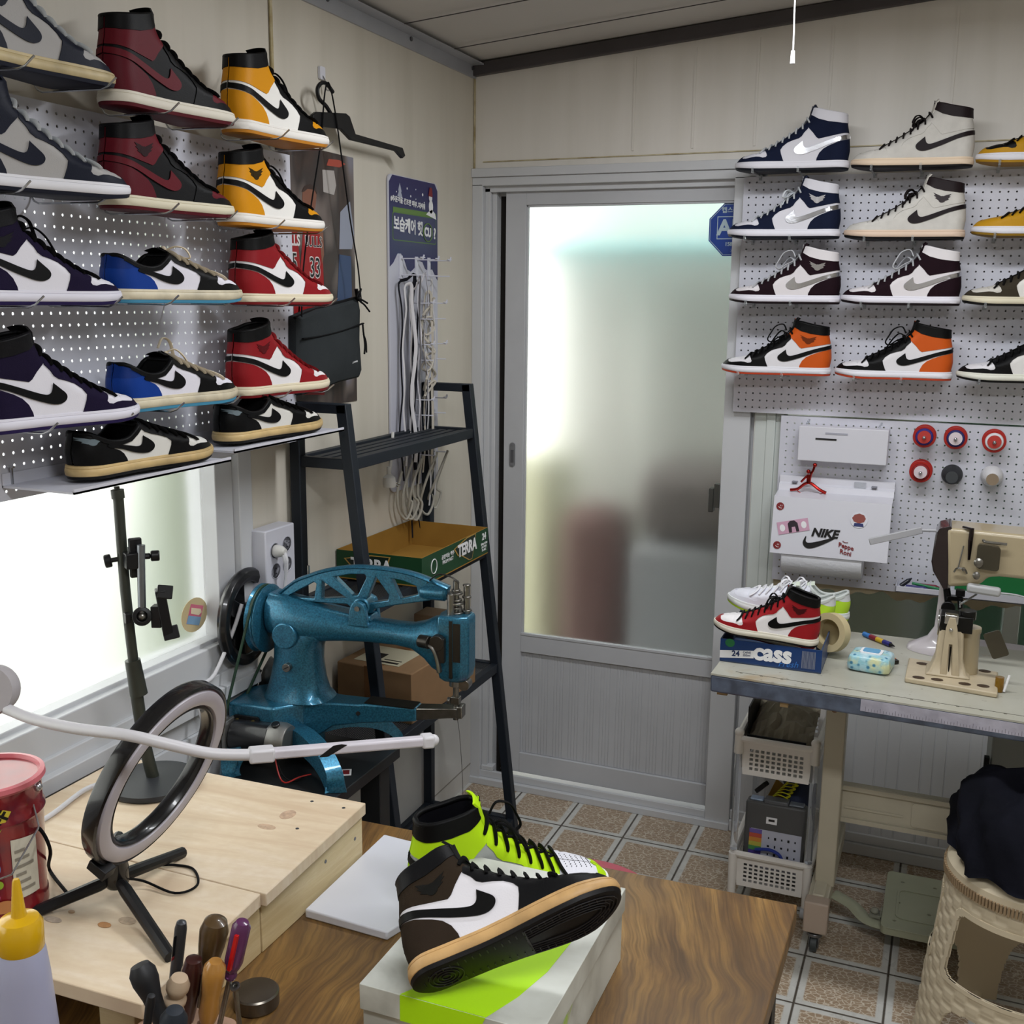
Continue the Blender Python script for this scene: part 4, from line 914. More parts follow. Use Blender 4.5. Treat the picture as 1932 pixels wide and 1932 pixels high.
on('tree_print', [(y0+.045, 1.835), (y0+.075, 1.83), (y0+.065, 1.845), (y0+.068, 1.848), (y0+.058, 1.868), (y0+.05, 1.85), (y0+.053, 1.847)], mat('silver print', '#a9adbd', .4))
on('snow_mound', [(y1-.075, 1.80), (y1-.012, 1.79), (y1-.02, 1.806), (y1-.04, 1.815), (y1-.06, 1.808)], M_wh, 2); on('snow_body', ell(y1-.045, 1.822, .013, .018, 14), M_wh, 2); on('snow_head', ell(y1-.048, 1.845, .010, .010, 14), M_wh, 3); on('red_hat', [(y1-.062, 1.850), (y1-.036, 1.848), (y1-.04, 1.872), (y1-.054, 1.873)], M_red, 4)
M_hk = mat('white wire peg', '#cdced9', .4)
for zz, ys in ((1.665, (.06, .15, .225)), (1.55, (.12, .2)), (1.44, (.12, .2)), (1.29, (.12, .2)), (1.18, (.12, .2))):
    for dy in ys:
        yy = y0+dy; hk = MB(); hk.bb((.008, yy-.008, zz-.04), (.012, yy+.008, zz+.02)); hk.bar((.012, yy, zz+.012), (.07, yy+.008, zz+.012), .004, .003); hk.bar((.07, yy+.008, zz+.010), (.074, yy+.009, zz+.022), .004); hk.bar((.012, yy, zz-.03), (.07, yy+.008, zz-.03), .004, .003); hk.bar((.07, yy-.004, zz+.015), (.07, yy+.02, zz+.015), .004, .003)
        hk.build('peg_hook', M_hk, t, bevel=.0006)
# laces hanging on the pegs
def lace(label, col, y, X, ztop, zlow, wob, w=.0048, spread=.02):
    b = MB(); pts = []
    N = 9
    for k in range(N+1): pts.append((X+.004*sin(k*1.7+wob), y-spread/2+.006*sin(k*.9+wob*2), zlow+(ztop-zlow)*k/N))
    pts += [(X+.005, y, ztop+.012)]
    for k in range(N, -1, -1): pts.append((X+.010+.004*sin(k*1.3+wob), y+spread/2+.006*sin(k*1.1+wob*3), zlow+.02*wob % .05+(ztop-zlow)*k/N))
    b.tube(pts, w, 6, flat=.3, smooth=3, up=(1, 0, 0)); return tag(b.build('shoelace', mat('lace '+col, col, .8, bump=.4, bscale=700, spec=.2)), label, 'shoelace', 'laces on the display board')
lace('long white flat lace at the left of the display board', '#cfcdd0', y0+.055, .03, 1.60, 1.13, .3, spread=.035)
lace('black edged lace loop hung widest at the left of the display board', '#15151c', y0+.058, .024, 1.612, 1.09, 1.2, spread=.055)
lace('grey white lace beside the long white lace', '#a9a6a8', y0+.085, .035, 1.59, 1.16, 2.2, spread=.03)
lace('second black lace in the middle of the display board', '#17171d', y0+.105, .022, 1.605, .92, 2.9, spread=.02)
lace('wide white lace pair in the middle of the display board', '#d0ced4', y0+.115, .04, 1.61, 1.2, 4.1, spread=.02)
lace('cream lace hanging from the middle pegs', '#b6afa3', y0+.15, .04, 1.58, 1.10, 5.2, spread=.028)
lace('white lace falling lowest at the right of the pegs', '#c4c2c4', y0+.175, .036, 1.6, 1.0, 6.4, spread=.014)
b = MB(); import itertools
pts = [(.045+.012*sin(k*2.1), y0+.15+.026*sin(k*1.27+.5)+.008*cos(k*3), 1.565-.0075*k+.02*sin(k*1.9)) for k in range(34)]
b.tube(pts, .0032, 6, smooth=4); tag(b.build('tangled_lace', mat('lace knot cream', '#b9b3a8', .8)), 'tangled bunch of thin cream laces on the right of the display board', 'shoelace')
# cables with a white plug hung below
M_cab = mat('greyish white cable', '#a9a59a', .5); t2 = thing('coiled_cable', 'grey white coiled cable with a round plug hanging below the display board', 'cable', (0, 0, 0))
b = MB()
for k, (yy, d, zl_) in enumerate(((-.53, .05, .985), (-.50, .06, .98), (-.47, .05, .972), (-.40, .055, .975), (-.35, .05, .985))):
    b.tube([(.02+.01*k, yy+.03, 1.14), (.03+.006*k, yy-d*.6, 1.07), (.03, yy-d*.5, zl_+.03), (.035, yy+.01, zl_), (.04, yy+d*.7, zl_+.04), (.03, yy+d*.5, 1.05), (.02+.01*k, yy+.04, 1.15)], .0036, 8, smooth=5)
b.build('cable', M_cab, t2); p = at(735, 905, 'X', .05); b = MB(); b.tube([(.045, p.y+.03, p.z+.12), (.05, p.y+.012, p.z+.06), (.05, p.y, p.z+.02)], .004, 8, smooth=4); b.lathe([(.0, -.004), (.016, -.004), (.018, .004), (.016, .022), (.006, .03), (.005, .05), (0, .05)], 16, (.05, p.y, p.z-.015), (0, -.1, 1)); b.m(1); b.cyl((.05, p.y+.012, p.z-.012), (.055, p.y+.035, p.z-.022), .002, n=8); b.cyl((.058, p.y+.012, p.z-.008), (.063, p.y+.035, p.z-.018), .002, n=8)
b.build('plug', [mat('white plug', '#c9c8c4', .35), M_wire], t2)

# ------------------------------------------------------------------ socket box with plug and window sticker
t = thing('socket_box', 'white surface mounted wall box with four round sockets', 'power socket', (0, 0, 0))
ya = at(502, 1060, 'X', .046).y; yb = at(557, 1060, 'X', .046).y; za = at(502, 1126, 'X', .046).z; zc = at(502, 1003, 'X', .046).z
b = MB(); b.bb((.003, ya, za), (.046, yb, zc)); b.build('housing', mat('white socket plastic', '#c9cad4', .35), t, bevel=.003)
SY, SZ = (yb-ya), (zc-za)
for fy, fz in ((.3, .66), (.72, .70), (.72, .38), (.32, .34)):
    c0 = (.046, ya+SY*fy, za+SZ*fz); b = MB(); b.lathe([(.0175, .0), (.018, .0012), (.0165, .0012), (.0155, .0)], 24, c0, (1, 0, 0)); b.build('socket_rim', mat('socket white', '#b4b5bf', .4), t)
    b = MB(); b.lathe([(0, .0003), (.0158, .0003)], 24, c0, (1, 0, 0)); b.m(1)
    for dx in (-.006, .006): b.lathe([(0, .0007), (.002, .0007)], 8, (c0[0], c0[1], c0[2]+dx), (1, 0, 0))
    b.build('socket_well', [mat('socket well', '#9798a2', .5), M_blkp], t)
t = thing('power_plug', 'white plug with cord in the upper left socket of the wall box', 'plug', (0, 0, 0)); c0 = Vector((.047, ya+SY*.3, za+SZ*.66))
b = MB(); b.lathe([(0, 0), (.013, 0), (.0145, .004), (.012, .018), (.007, .026), (0, .027)], 20, c0, (1, 0, 0)); b.build('plug_body', mat('white plug', '#c9c8c4', .35), t)
b = MB(); b.tube([c0+Vector((.020, 0, 0)), c0+Vector((.026, .001, -.02)), c0+Vector((.024, .003, -.05)), c0+Vector((.018, .0, -.10)), c0+Vector((.01, -.01, -.2))], .0038, 8, smooth=4, rs=[.0065, .0065, .005, .0038, .0038, .0038, .0038]); b.build('cord', mat('white cable', '#d2d2d6', .4), t)
q = at(367, 1160, 'X', -.039); t = thing('window_sticker', 'oval cream sticker with a pink and blue picture on the left window', 'sticker', (0, 0, 0))
b = MB(); b.prism(ell(0, 0, .042, .036, 28), 0, .0006, (-.0395, q.y, q.z), (0, 1, 0), (0, 0, 1)); b.build('sticker_base', mat('cream sticker', '#cbb98f', .5), t)
b = MB(); b.prism([(-.028, -.012), (-.010, .026), (.030, .012), (.012, -.026)], 0, .0004, (-.0389, q.y, q.z), (0, 1, 0), (0, 0, 1)); b.build('picture', mat('pink print', '#cf6f86', .5), t)
b = MB(); b.prism([(-.028, -.012), (-.020, .004), (.020, -.010), (.012, -.026)], 0, .0004, (-.0384, q.y, q.z), (0, 1, 0), (0, 0, 1)); b.build('blue_band', mat('blue print light', '#7ea3c4', .5), t)
b = MB(); b.prism([(-.010, .018), (.02, .008), (.022, .0), (.012, -.004), (-.012, .006)], 0, .0004, (-.0383, q.y, q.z), (0, 1, 0), (0, 0, 1)); b.build('speech_patch', mat('cream print', '#e6d8b8', .5), t)

# ------------------------------------------------------------------ ladder shelf
t = thing('ladder_shelf', 'dark blue black steel ladder shelf in the corner beside the door', 'shelf', (0, 0, 0))
YR, YL, XB, XFt, XFb, ZT = -.365, -1.026, .024, .145, .302, 1.345
fxz = lambda z: XFb+(XFt-XFb)*z/ZT
for Y in (YR, YL):
    b = MB(); b.bar((XB, Y, 0), (XB, Y, ZT), .026, .026, up=(0, 1, 0)); b.build('rear_leg', M_blkm, t, bevel=.002)
    b = MB(); b.bar((XFb, Y, 0), (XFt, Y, ZT), .026, .026, up=(0, 1, 0)); b.build('front_leg', M_blkm, t, bevel=.002)
    b = MB(); b.bar((XB-.013, Y, ZT-.010), (XFt+.013, Y, ZT-.010), .026, .022, up=(0, 0, 1)); b.build('top_handle', M_blkm, t, bevel=.002)
def mesh_mat():
    m = NT('black metal mesh', .5); x, y, z = m.sep(m.tc); a = m.math('FRACT', m.math('MULTIPLY', x, 180)); c = m.math('FRACT', m.math('MULTIPLY', y, 180))
    f = m.math('MULTIPLY', m.math('GREATER_THAN', a, .38), m.math('GREATER_THAN', c, .38)); al = m.math('SUBTRACT', 1.0, f); m.t.links.new(al, m.b.inputs['Alpha']); m.b.inputs['Base Color'].default_value = (.012, .015, .02, 1); return m.m
M_mesh = mesh_mat()
for z in (1.212, .878, .545, .080):
    xf = fxz(z); b = MB()
    b.bar((XB, YL+.013, z), (XB, YR-.013, z), .018, .024); b.bar((xf, YL+.013, z), (xf, YR-.013, z), .018, .026); b.bar((XB, YL, z), (xf, YL, z), .018, .024); b.bar((XB, YR, z), (xf, YR, z), .018, .024)
    sh = b.build('shelf_frame', M_blkm, t, bevel=.0015)
    if z > 1:
        b = MB()
        for k in range(4): b.bar((XB+.028+k*.028, YL+.02, z+.006), (XB+.028+k*.028, YR-.02, z+.006), .019, .003)
        b.build('slats', M_blkm, sh, bevel=.0006)
    else: MB().bb((XB, YL, z+.008), (xf, YR, z+.0088)).build('mesh_deck', M_mesh, sh)
b = MB(); b.bb((.0445, YR-.018, 1.20), (.0455, YR-.008, 1.235)); b.build('white_label', M_wh, t)

# beer trays
def tray(name, label, cx, cy, z, sx, sy, h, rot, out, inn, faces, th=.003):
    t = thing(name, label, 'box', (cx, cy, z), rot)
    b = MB()
    b.bb((-sx/2, -sy/2, 0), (sx/2, sy/2, th)); b.build('base', inn, t)
    for nm, a, c in (('front_side', (-sx/2, -sy/2, th), (sx/2, -sy/2+th, h)), ('rear_side', (-sx/2, sy/2-th, th), (sx/2, sy/2, h)), ('left_side', (-sx/2, -sy/2+th, th), (-sx/2+th, sy/2-th, h)), ('right_side', (sx/2-th, -sy/2+th, th), (sx/2, sy/2-th, h))):
        b = MB(); b.bb(a, c)
        b.v = b.v; o = b.build(nm, [out, inn], t)
        for pl in o.data.polygons:
            n = pl.normal; cc = pl.center
            inside = (nm == 'front_side' and n.y > .5) or (nm == 'rear_side' and n.y < -.5) or (nm == 'left_side' and n.x > .5) or (nm == 'right_side' and n.x < -.5) or n.z > .5
            pl.material_index = 1 if inside else 0
    return t
M_tg = mat('bottle green print', '#1d4429', .4, spec=.3); M_kraft = mat('kraft inside', '#9a7434', .8, spec=.15, var=.12, vscale=12); M_gold = mat('gold line print', '#b48f45', .4)
tt = tray('beer_tray', 'green and brown open beer tray with white lettering on the ladder shelf', .122, -.635, .8925, .235, .40, .072, 0, M_tg, M_kraft, None)
def side_art(tt, o, u, v, S=1):
    o, u, v = Vector(o), Vector(u), Vector(v); n = u.cross(v)
    def q(name, poly, m, lay): b = MB(); b.prism([(x*S, y*S) for x, y in poly], 0, .0003, o+n*(.0004*lay), u, v); return b.build(name, m, tt)
    q('badge_outline', [(-.085, .018), (.0, .034), (.06, .034), (.035, -.034), (.015, -.034), (-.035, -.012), (-.06, -.006)], M_gold, 1)
    q('badge', [(-.078, .017), (.0, .031), (.055, .032), (.033, -.032), (.017, -.032), (-.032, -.010), (-.055, -.005)], mat('dark green print', '#10241a', .4), 2)
    text('tray_lettering', 'TERRA', .046*S, M_wh, tt, o+n*.0016+v*.004, u, v, bold=.0016*S, sx=.9)
side_art(tt, (.1182, .06, .040), (0, 1, 0), (0, 0, 1), .95); side_art(tt, (-.02, -.2008, .036), (1, 0, 0), (0, 0, 1), .9)
text('tray_lettering', '24', .026, M_wh, tt, (.1186, .172, .052), (0, 1, 0), (0, 0, 1), bold=.0006); text('tray_lettering', '500ml CAN\n24 CANS\n5% ALC', .0085, M_wh, tt, (.1186, .172, .024), (0, 1, 0), (0, 0, 1))
text('tray_lettering', '공장직송 맥주\nFROM AGT', .013, M_wh, tt, (.1186, -.055, .042), (0, 1, 0), (0, 0, 1))
b = MB(); b.tube([(.1186, -.135+.016*cos(a), .038+.018*sin(a)) for a in [k*2*pi/20 for k in range(20)]], .0012, 5, closed=True); b.build('ring_print', M_wh, tt)
# cardboard box on the third shelf
M_cb = mat('cardboard', '#8b6f52', .85, spec=.15, var=.15, vscale=9, bump=.2, bscale=40); M_tape = mat('brown packing tape', '#6e4a28', .3)
t = thing('cardboard_box', 'brown cardboard parcel with label and tape on the third ladder shelf', 'box', (.128, -.66, .556), radians(-3))
MB().bb((-.10, -.21, 0), (.115, .13, .13)).build('carton', M_cb, t, bevel=.003)
MB().bb((-.02, -.2108, .0), (.02, -.2098, .13)).bb((-.02, -.211, .1298), (.02, .13, .1306)).build('packing_tape', M_tape, t)
MB().bb((-.07, -.18, .1305), (.06, -.06, .1312)).build('shipping_label', mat('pale label yellow', '#b9b39a', .5), t)
b = MB(); b.bb((-.05, -.15, .1313), (-.01, -.11, .1316)); b.bb((.0, -.17, .1313), (.05, -.16, .1316)); b.bb((.0, -.15, .1313), (.05, -.145, .1316)); b.build('label_print', M_blkp, t)
t = thing('flat_carton', 'small tan carton behind the parcel on the ladder shelf', 'box', (.10, -.45, .556)); MB().bb((-.06, -.04, 0), (.06, .04, .155)).build('carton', mat('cardboard tan', '#77614a', .85), t, bevel=.002)
# floor level black tray seen on the lowest shelf
t = thing('storage_tray', 'low dark tray on the bottom ladder shelf behind the neon shoe', 'tray', (.17, -.62, .0895)); b = MB(); b.bb((-.10, -.15, 0), (.09, .15, .006)); b.bb((-.10, -.15, 0), (-.095, .15, .03)); b.bb((.085, -.15, 0), (.09, .15, .03)); b.build('tray_body', mat('dark navy plastic', '#232c38', .4), t)
# ================================================================== SIDE TABLE AND BLUE PATCHING MACHINE
M_tblk = mat('black table top', '#1c1e20', .45, spec=.4)
t = thing('side_table', 'low black steel table under the blue sewing machine', 'table', (0, 0, 0))
MB().bb((.035, -1.62, .575), (.315, -1.095, .60)).build('table_top', M_tblk, t, bevel=.002)
for x, y in ((.27, -1.13), (.07, -1.13), (.27, -1.58), (.07, -1.58)): MB().bb((x-.025, y-.022, 0), (x+.025, y+.022, .575)).build('leg', M_tblk, t, bevel=.002)
t0 = thing('table_sticker', 'small white and red sticker on the corner of the black side table', 'sticker', (0, 0, 0)); q = at(653, 1457, 'Z', .6012)
MB().box((q.x, q.y, .6008), (.022, .03, .0008), Matrix.Rotation(.5, 3, 'Z')).build('sticker_paper', M_wh, t0); MB().box((q.x, q.y, .6014), (.014, .020, .0006), Matrix.Rotation(.5, 3, 'Z')).build('red_print', M_red, t0)

M_bl = NT('metallic blue enamel', .34); g = M_bl; g.b.inputs['Metallic'].default_value = .55; g.b.inputs['Coat Weight'].default_value = .35
nn_ = g.noise(g.tc, 300, 2); g.color(g.ramp(nn_, [(.3, '#22566f'), (.7, '#357b98')])); g.bump(g.noise(g.tc, 90, 3), .25, .0012); M_bl = g.m
M_st = mat('worn steel', '#8d8b86', .28, metal=.95, var=.2, vscale=60); M_gun = mat('dark steel', '#3a3733', .35, metal=.8)
bm_ = thing('patching_machine', 'metallic blue hand cranked shoe patching machine with long arm', 'sewing machine', (.17, -1.22, .601), radians(6))
# body: head tube and gooseneck post
def ering(x, cz, rz, ry, n=24, p=2.3, cy=0):
    out = []
    for k in range(n):
        a = 2*pi*k/n; c, s = cos(a), sin(a)
        out.append(Vector((x, cy+math.copysign(abs(c)**(2/p), c)*ry, cz+math.copysign(abs(s)**(2/p), s)*rz)))
    return out
b = MB(); prof = [(-.088, .318, .034, .034), (-.083, .318, .045, .044), (-.06, .315, .048, .048), (-.02, .310, .047, .048), (.03, .306, .040, .042), (.08, .303, .031, .036), (.14, .301, .026, .031), (.2, .299, .0245, .029), (.235, .297, .027, .031), (.262, .292, .040, .034), (.280, .287, .055, .036), (.30, .284, .062, .037)]
b.loft([ering(*q) for q in prof])
def pring(z, x0, x1, ry, n=24, p=2.6):
    cx, rx = (x0+x1)/2, (x1-x0)/2; out = []
    for k in range(n):
        a = 2*pi*k/n; c, s = cos(a), sin(a); out.append(Vector((cx+math.copysign(abs(c)**(2/p), c)*rx, math.copysign(abs(s)**(2/p), s)*ry, z)))
    return out
b.loft([pring(z, a, c, r) for z, a, c, r in ((.139, -.103, .050, .058), (.145, -.101, .045, .056), (.152, -.097, .037, .052), (.18, -.088, .029, .047), (.22, -.079, .024, .044), (.25, -.077, .026, .044), (.27, -.078, .034, .043), (.285, -.08, .056, .040), (.30, -.08, .06, .036))])
b.build('body_casting', M_bl, bm_, sharp=60)
# top boss plate and ridge line
b = MB(); b.prism([(-.088, .36), (-.08, .366), (-.02, .352), (.06, .340), (.125, .332), (.145, .335), (.15, .322), (-.085, .33)], -.022, .022, (0, 0, 0), (1, 0, 0), (0, 0, 1)); b.build('top_rib', M_bl, bm_, bevel=.004, seg=3)
# trunnion lugs for the lever
for s in (-1, 1): b = MB(); b.prism([(.103, .315), (.147, .315), (.143, .35), (.138, .362), (.125, .368), (.112, .362), (.107, .35)], s*.030-.006, s*.030+.006, (0, 0, 0), (1, 0, 0), (0, 0, 1)); b.build('pivot_lug', M_bl, bm_, bevel=.002)
b = MB(); b.cyl((.125, -.039, .353), (.125, .039, .353), .0055, n=16); b.build('pivot_pin', M_st, bm_)
# truss lever
arch = [(-.068, .358), (-.03, .388), (.0, .402), (.04, .417), (.088, .428), (.13, .4315), (.173, .4315), (.21, .429), (.24, .424), (.275, .414), (.306, .404), (.309, .402), (.309, .388), (.29, .381), (.255, .372), (.2, .360), (.15, .347), (.145, .338), (.125, .332), (.106, .338), (.09, .352), (.04, .350), (-.045, .349)]
hol = [[(-.046, .3565), (.016, .393), (.021, .390), (.015, .3575)], [(.034, .397), (.087, .366), (.032, .3585)], [(.062, .408), (.098, .4165), (.130, .419), (.134, .413), (.114, .373), (.102, .372)], [(.155, .416), (.183, .380), (.181, .368), (.134, .358), (.132, .362)], [(.188, .415), (.215, .412), (.243, .403), (.247, .386), (.208, .374)]]
b = MB(); b.prism(arch, -.009, .009, (0, 0, 0), (1, 0, 0), (0, 0, 1), hol); lv = b.build('truss_lever', M_bl, bm_, bevel=.0025, seg=2)
b = MB(); b.tube([(x, 0, z+.001) for x, z in arch[:12]], .0125, 8, flat=.35, smooth=2, up=(0, 0, 1)); b.build('lever_rim', M_bl, lv)
b = MB(); b.lathe([(.0, 0), (.014, 0), (.0165, .01), (.0175, .05), (.013, .055), (0, .056)], 18, (.252, 0, .392), (1, 0, .02)); b.build('lever_socket', M_bl, lv)
b = MB(); b.cyl((.125, -.02, .352), (.125, .02, .352), .019, n=24); b.build('lever_hub', M_bl, lv, bevel=.003)
b = MB(); b.cyl((-.0, 0, .40), (-.0, 0, .425), .0026, n=10); b.build('thread_pin', M_st, lv)
# needle head
b = MB(); hp = [(-.028, -.034), (.018, -.034), (.034, -.02), (.036, .018), (.02, .034), (-.028, .034), (-.034, .0)]
b.loft([[Vector((.325+x*k, y*k, z)) for x, y in hp] for z, k in ((.212, .62), (.222, .9), (.24, 1.0), (.33, 1.0), (.345, 1.0), (.352, .93))]); b.build('needle_head', M_bl, bm_, bevel=.003)
b = MB(); b.bb((.322, -.0355, .225), (.329, -.030, .345)); b.bb((.330, -.0345, .26), (.345, -.028, .34)); b.build('head_slot', M_gun, bm_)
b = MB(); b.cyl((.325, 0, .125), (.325, 0, .42), .006, n=14); b.cyl((.318, -.012, .35), (.318, -.012, .395), .008, n=14); b.cyl((.345, .008, .35), (.345, .008, .41), .0065, n=14)
for z, r in ((.352, .016), (.362, .013), (.372, .017), (.378, .012), (.392, .014), (.398, .009)): b.cyl((.325, 0, z), (.325, 0, z+.004), r, n=18)
for z, r in ((.356, .011), (.384, .0095), (.408, .008)): b.cyl((.345, .008, z), (.345, .008, z+.004), r, n=14)
b.cyl((.325, -.006, .2), (.325, -.006, .22), .012, n=14); b.bb((.316, -.008, .16), (.334, .008, .175)); b.cyl((.310, -.008, .168), (.316, -.008, .168), .007, n=12); b.cyl((.345, -.012, .205), (.345, .012, .205), .012, n=16)
b.build('needle_bar', M_st, bm_, bevel=.0008)
b = MB(); b.tube([(.26, -.005, .405), (.29, -.012, .432), (.32, -.014, .43), (.335, -.012, .418)], .0028, 8, smooth=4, flat=.6); b.build('take_up_lever', M_gun, bm_)
b = MB(); b.cyl((.262, -.040, .30), (.285, -.046, .30), .013, n=16); b.m(1); b.tube([(.27, -.042, .298), (.292, -.046, .290), (.302, -.046, .265), (.306, -.046, .24)], .008, 8, smooth=4, flat=.6); b.m(0); b.cyl((.30, -.05, .30), (.30, -.030, .30), .016, n=16); b.box((.308, -.042, .285), (.016, .012, .05)); b.build('tension_assembly', [M_gun, M_st], bm_, bevel=.001)
# shaft disc, bolt
b = MB(); b.lathe([(0, .0), (.026, .0), (.028, .002), (.028, .010), (0, .010)], 36, (-.035, -.052, .283), (0, 1, 0)); b.build('cover_disc', M_bl, bm_, bevel=.001)
b = MB(); b.cyl((-.03, -.055, .216), (-.03, -.04, .216), .009, n=20); b.m(1); b.box((-.03, -.0555, .216), (.014, .001, .0018), Matrix.Rotation(-.5, 3, 'Y')); b.build('slotted_bolt', [M_st, M_blkp], bm_, bevel=.001)
# base block, bed arm, feet
b = MB(); b.prism([(-.150, -.088), (-.045, -.090), (.015, -.030), (.03, .05), (-.11, .06), (-.150, .02)], .062, .139, (0, 0, 0), (1, 0, 0), (0, 1, 0)); b.build('base_block', M_bl, bm_, bevel=.006, seg=3)
def arm_ring(x, zt_, zb_, hw, y0=0): return [Vector((x, y0-hw, zb_)), Vector((x, y0+hw, zb_)), Vector((x, y0+hw, zt_)), Vector((x, y0-hw, zt_))]
b = MB(); b.loft([arm_ring(.0, .139, .055, .045), arm_ring(.03, .139, .066, .036), arm_ring(.06, .140, .088, .028), (arm_ring(.12, .142, .100, .024)), arm_ring(.13, .144, .101, .023), arm_ring(.245, .146, .117, .018)]); b.build('bed_arm', M_bl, bm_, bevel=.004, seg=3)
b = MB(); b.cyl((.118, -.0265, .123), (.118, -.02, .122), .0045, n=14); b.build('arm_hole', M_blkp, bm_)
b = MB(); b.loft([arm_ring(.243, .145, .119, .0165), arm_ring(.31, .152, .130, .014), arm_ring(.332, .153, .132, .012)]); b.box((.336, 0, .145), (.012, .026, .026)); b.build('bed_nose', M_st, bm_, bevel=.002)
b = MB(); b.bb((.13, -.02, .1445), (.24, .02, .1465)); b.build('bobbin_cover', M_gun, bm_)
def foot(sgn, sx, ex): 
    p = [Vector((sx, sgn*.05, .075)), Vector((sx+(ex-sx)*.35, sgn*.080, .078)), Vector((sx+(ex-sx)*.75, sgn*.115, .062)), Vector((ex, sgn*.138, .03)), Vector((ex+.006, sgn*.146, .0))]
    P = catmull(p, 5); rings = []
    for i, q in enumerate(P):
        w = .022; h = .030-.014*i/len(P); d = (P[min(i+1, len(P)-1)]-P[max(i-1, 0)]); d.z = 0; d.normalize(); a = Vector((-d.y, d.x, 0))
        rings.append([q-a*w+Vector((0, 0, -h)), q+a*w+Vector((0, 0, -h)), q+a*w*.8+Vector((0, 0, h*.5)), q-a*w*.8+Vector((0, 0, h*.5))])
    for r in rings:
        for v in r: v.z = max(v.z, 0)
    b = MB(); b.loft(rings); return b.build('foot', M_bl, bm_, bevel=.004, seg=3)
foot(-1, -.02, .115); foot(1, .0, .13); foot(-1, -.09, -.12); foot(1, -.09, -.12)
b = MB(); b.prism([(-.05, .0), (-.03, -.035), (.02, -.04), (.05, .02), (.03, .05), (-.04, .05)], .02, .07, (-.03, 0, 0), (1, 0, 0), (0, 1, 0)); b.build('base_web', M_bl, bm_, bevel=.006)
# hand wheel, pulley and belt
def wheel(name, x, R_, rim, hub, m, spokes=0, cz=.303, cy=0, rw=.013):
    b = MB(); b.lathe([(R_-rim, -rw*.6), (R_-rim*.6, -rw), (R_-rim*.2, -rw*.8), (R_, 0), (R_-rim*.2, rw*.8), (R_-rim*.6, rw), (R_-rim, rw*.6), (R_-rim, -rw*.6)], 48, (x, cy, cz), (1, 0, 0))
    b.lathe([(0, -.016), (hub, -.016), (hub, .016), (0, .016)], 24, (x, cy, cz), (1, 0, 0))
    for k in range(spokes):
        a = 2*pi*k/spokes+.5; d = Vector((0, cos(a), sin(a))); b.bar(Vector((x, cy, cz))+d*hub*.6, Vector((x, cy, cz))+d*(R_-rim*.6), .034, .012, up=(1, 0, 0))
    return b.build(name, m, bm_, bevel=.002)
wheel('hand_wheel', -.150, .108, .030, .032, mat('black enamel wheel', '#17181a', .3, coat=.3, spec=.4), 3, .300)
b = MB(); b.lathe([(.0, -.012), (.070, -.012), (.0735, -.010), (.068, -.003), (.068, .003), (.0735, .010), (.070, .012), (.045, .016), (0, .018)], 48, (-.105, 0, .303), (1, 0, 0)); b.build('belt_pulley', M_bl, bm_, bevel=.0008)
b = MB(); b.cyl((-.150, 0, .303), (-.085, 0, .303), .022, n=24); b.build('axle', M_gun, bm_)
my, mz, mx = -.095, .072, -.075
b = MB(); r1, r2 = .070, .018; C1 = Vector((-.105, 0, .303)); C2 = Vector((-.155, my, mz)); pts = []
d = (C2-C1); ang = math.atan2(d.z, d.y)
for k in range(17): a = ang+pi/2+pi*k/16; pts.append(C1+Vector((0, cos(a)*r1, sin(a)*r1)))
for k in range(9): a = ang-pi/2+pi*k/8; pts.append(C2+Vector((0, cos(a)*r2, sin(a)*r2)))
b.tube(pts, .0032, 8, closed=True); b.build('drive_belt', mat('dark green belt', '#1f3a2a', .5), bm_)
# motor under the base
b = MB(); b.cyl((-.130, my, mz), (-.045, my, mz), .036, n=36); b.m(1); b.lathe([(.036, 0), (.0385, .001), (.0385, .026), (.034, .040), (0, .041)], 36, (-.045, my, mz), (1, 0, 0)); b.m(1); b.bb((-.140, my-.04, mz-.04), (-.132, my+.04, mz+.04)); b.m(0); b.cyl((-.160, my, mz), (-.14, my, mz), .014, n=20); b.cyl((-.03, my-.01, mz+.036), (-.03, my-.012, mz+.042), .009, n=16)
b.build('electric_motor', [mat('black motor casing', '#1a1b1e', .3, coat=.4), mat('cast aluminium', '#8f8e8b', .38, metal=.8)], bm_, bevel=.0015)
b = MB(); b.prism(rrect(-.135, .088, -.075, .116, .006), -.004, .004, (0, -.090, 0), (1, 0, 0), (0, 0, 1)); b.bar((-.12, -.085, .10), (-.135, my, mz+.02), .03, .006); b.build('motor_bracket', M_blkp, bm_, bevel=.001)
b = MB()
for x in (-.125, -.088): b.cyl((x, -.097, .106), (x, -.092, .106), .004, n=12)
b.build('bracket_screw', mat('brass screw', '#a4935f', .3, metal=.9), bm_)
b = MB(); b.prism([(-.15, .13), (-.11, .13), (-.105, .19), (-.12, .20), (-.138, .17)], -.004, .004, (0, .045, 0), (1, 0, 0), (0, 0, 1)); b.tube([(-.135, .03, .17), (-.16, .03, .172)], .003, 8); b.tube([(-.158, .03, .19), (-.162, .03, .155)], .004, 8, flat=.4); b.build('bobbin_winder', M_st, bm_)
b = MB(); b.tube([(-.03, my-.02, .05), (-.01, my-.04, .015), (.01, my-.05, .006), (.03, my-.03, .012), (.05, my-.015, .015)], .0016, 6, smooth=4); b.build('red_wire', mat('red wire', '#a0221c', .4), bm_)
b = MB(); b.tube([(-.03, my-.018, .05), (-.005, my-.035, .015), (.02, my-.035, .004), (.04, my-.02, .012)], .0016, 6, smooth=4); b.build('black_wire', M_cord, bm_)
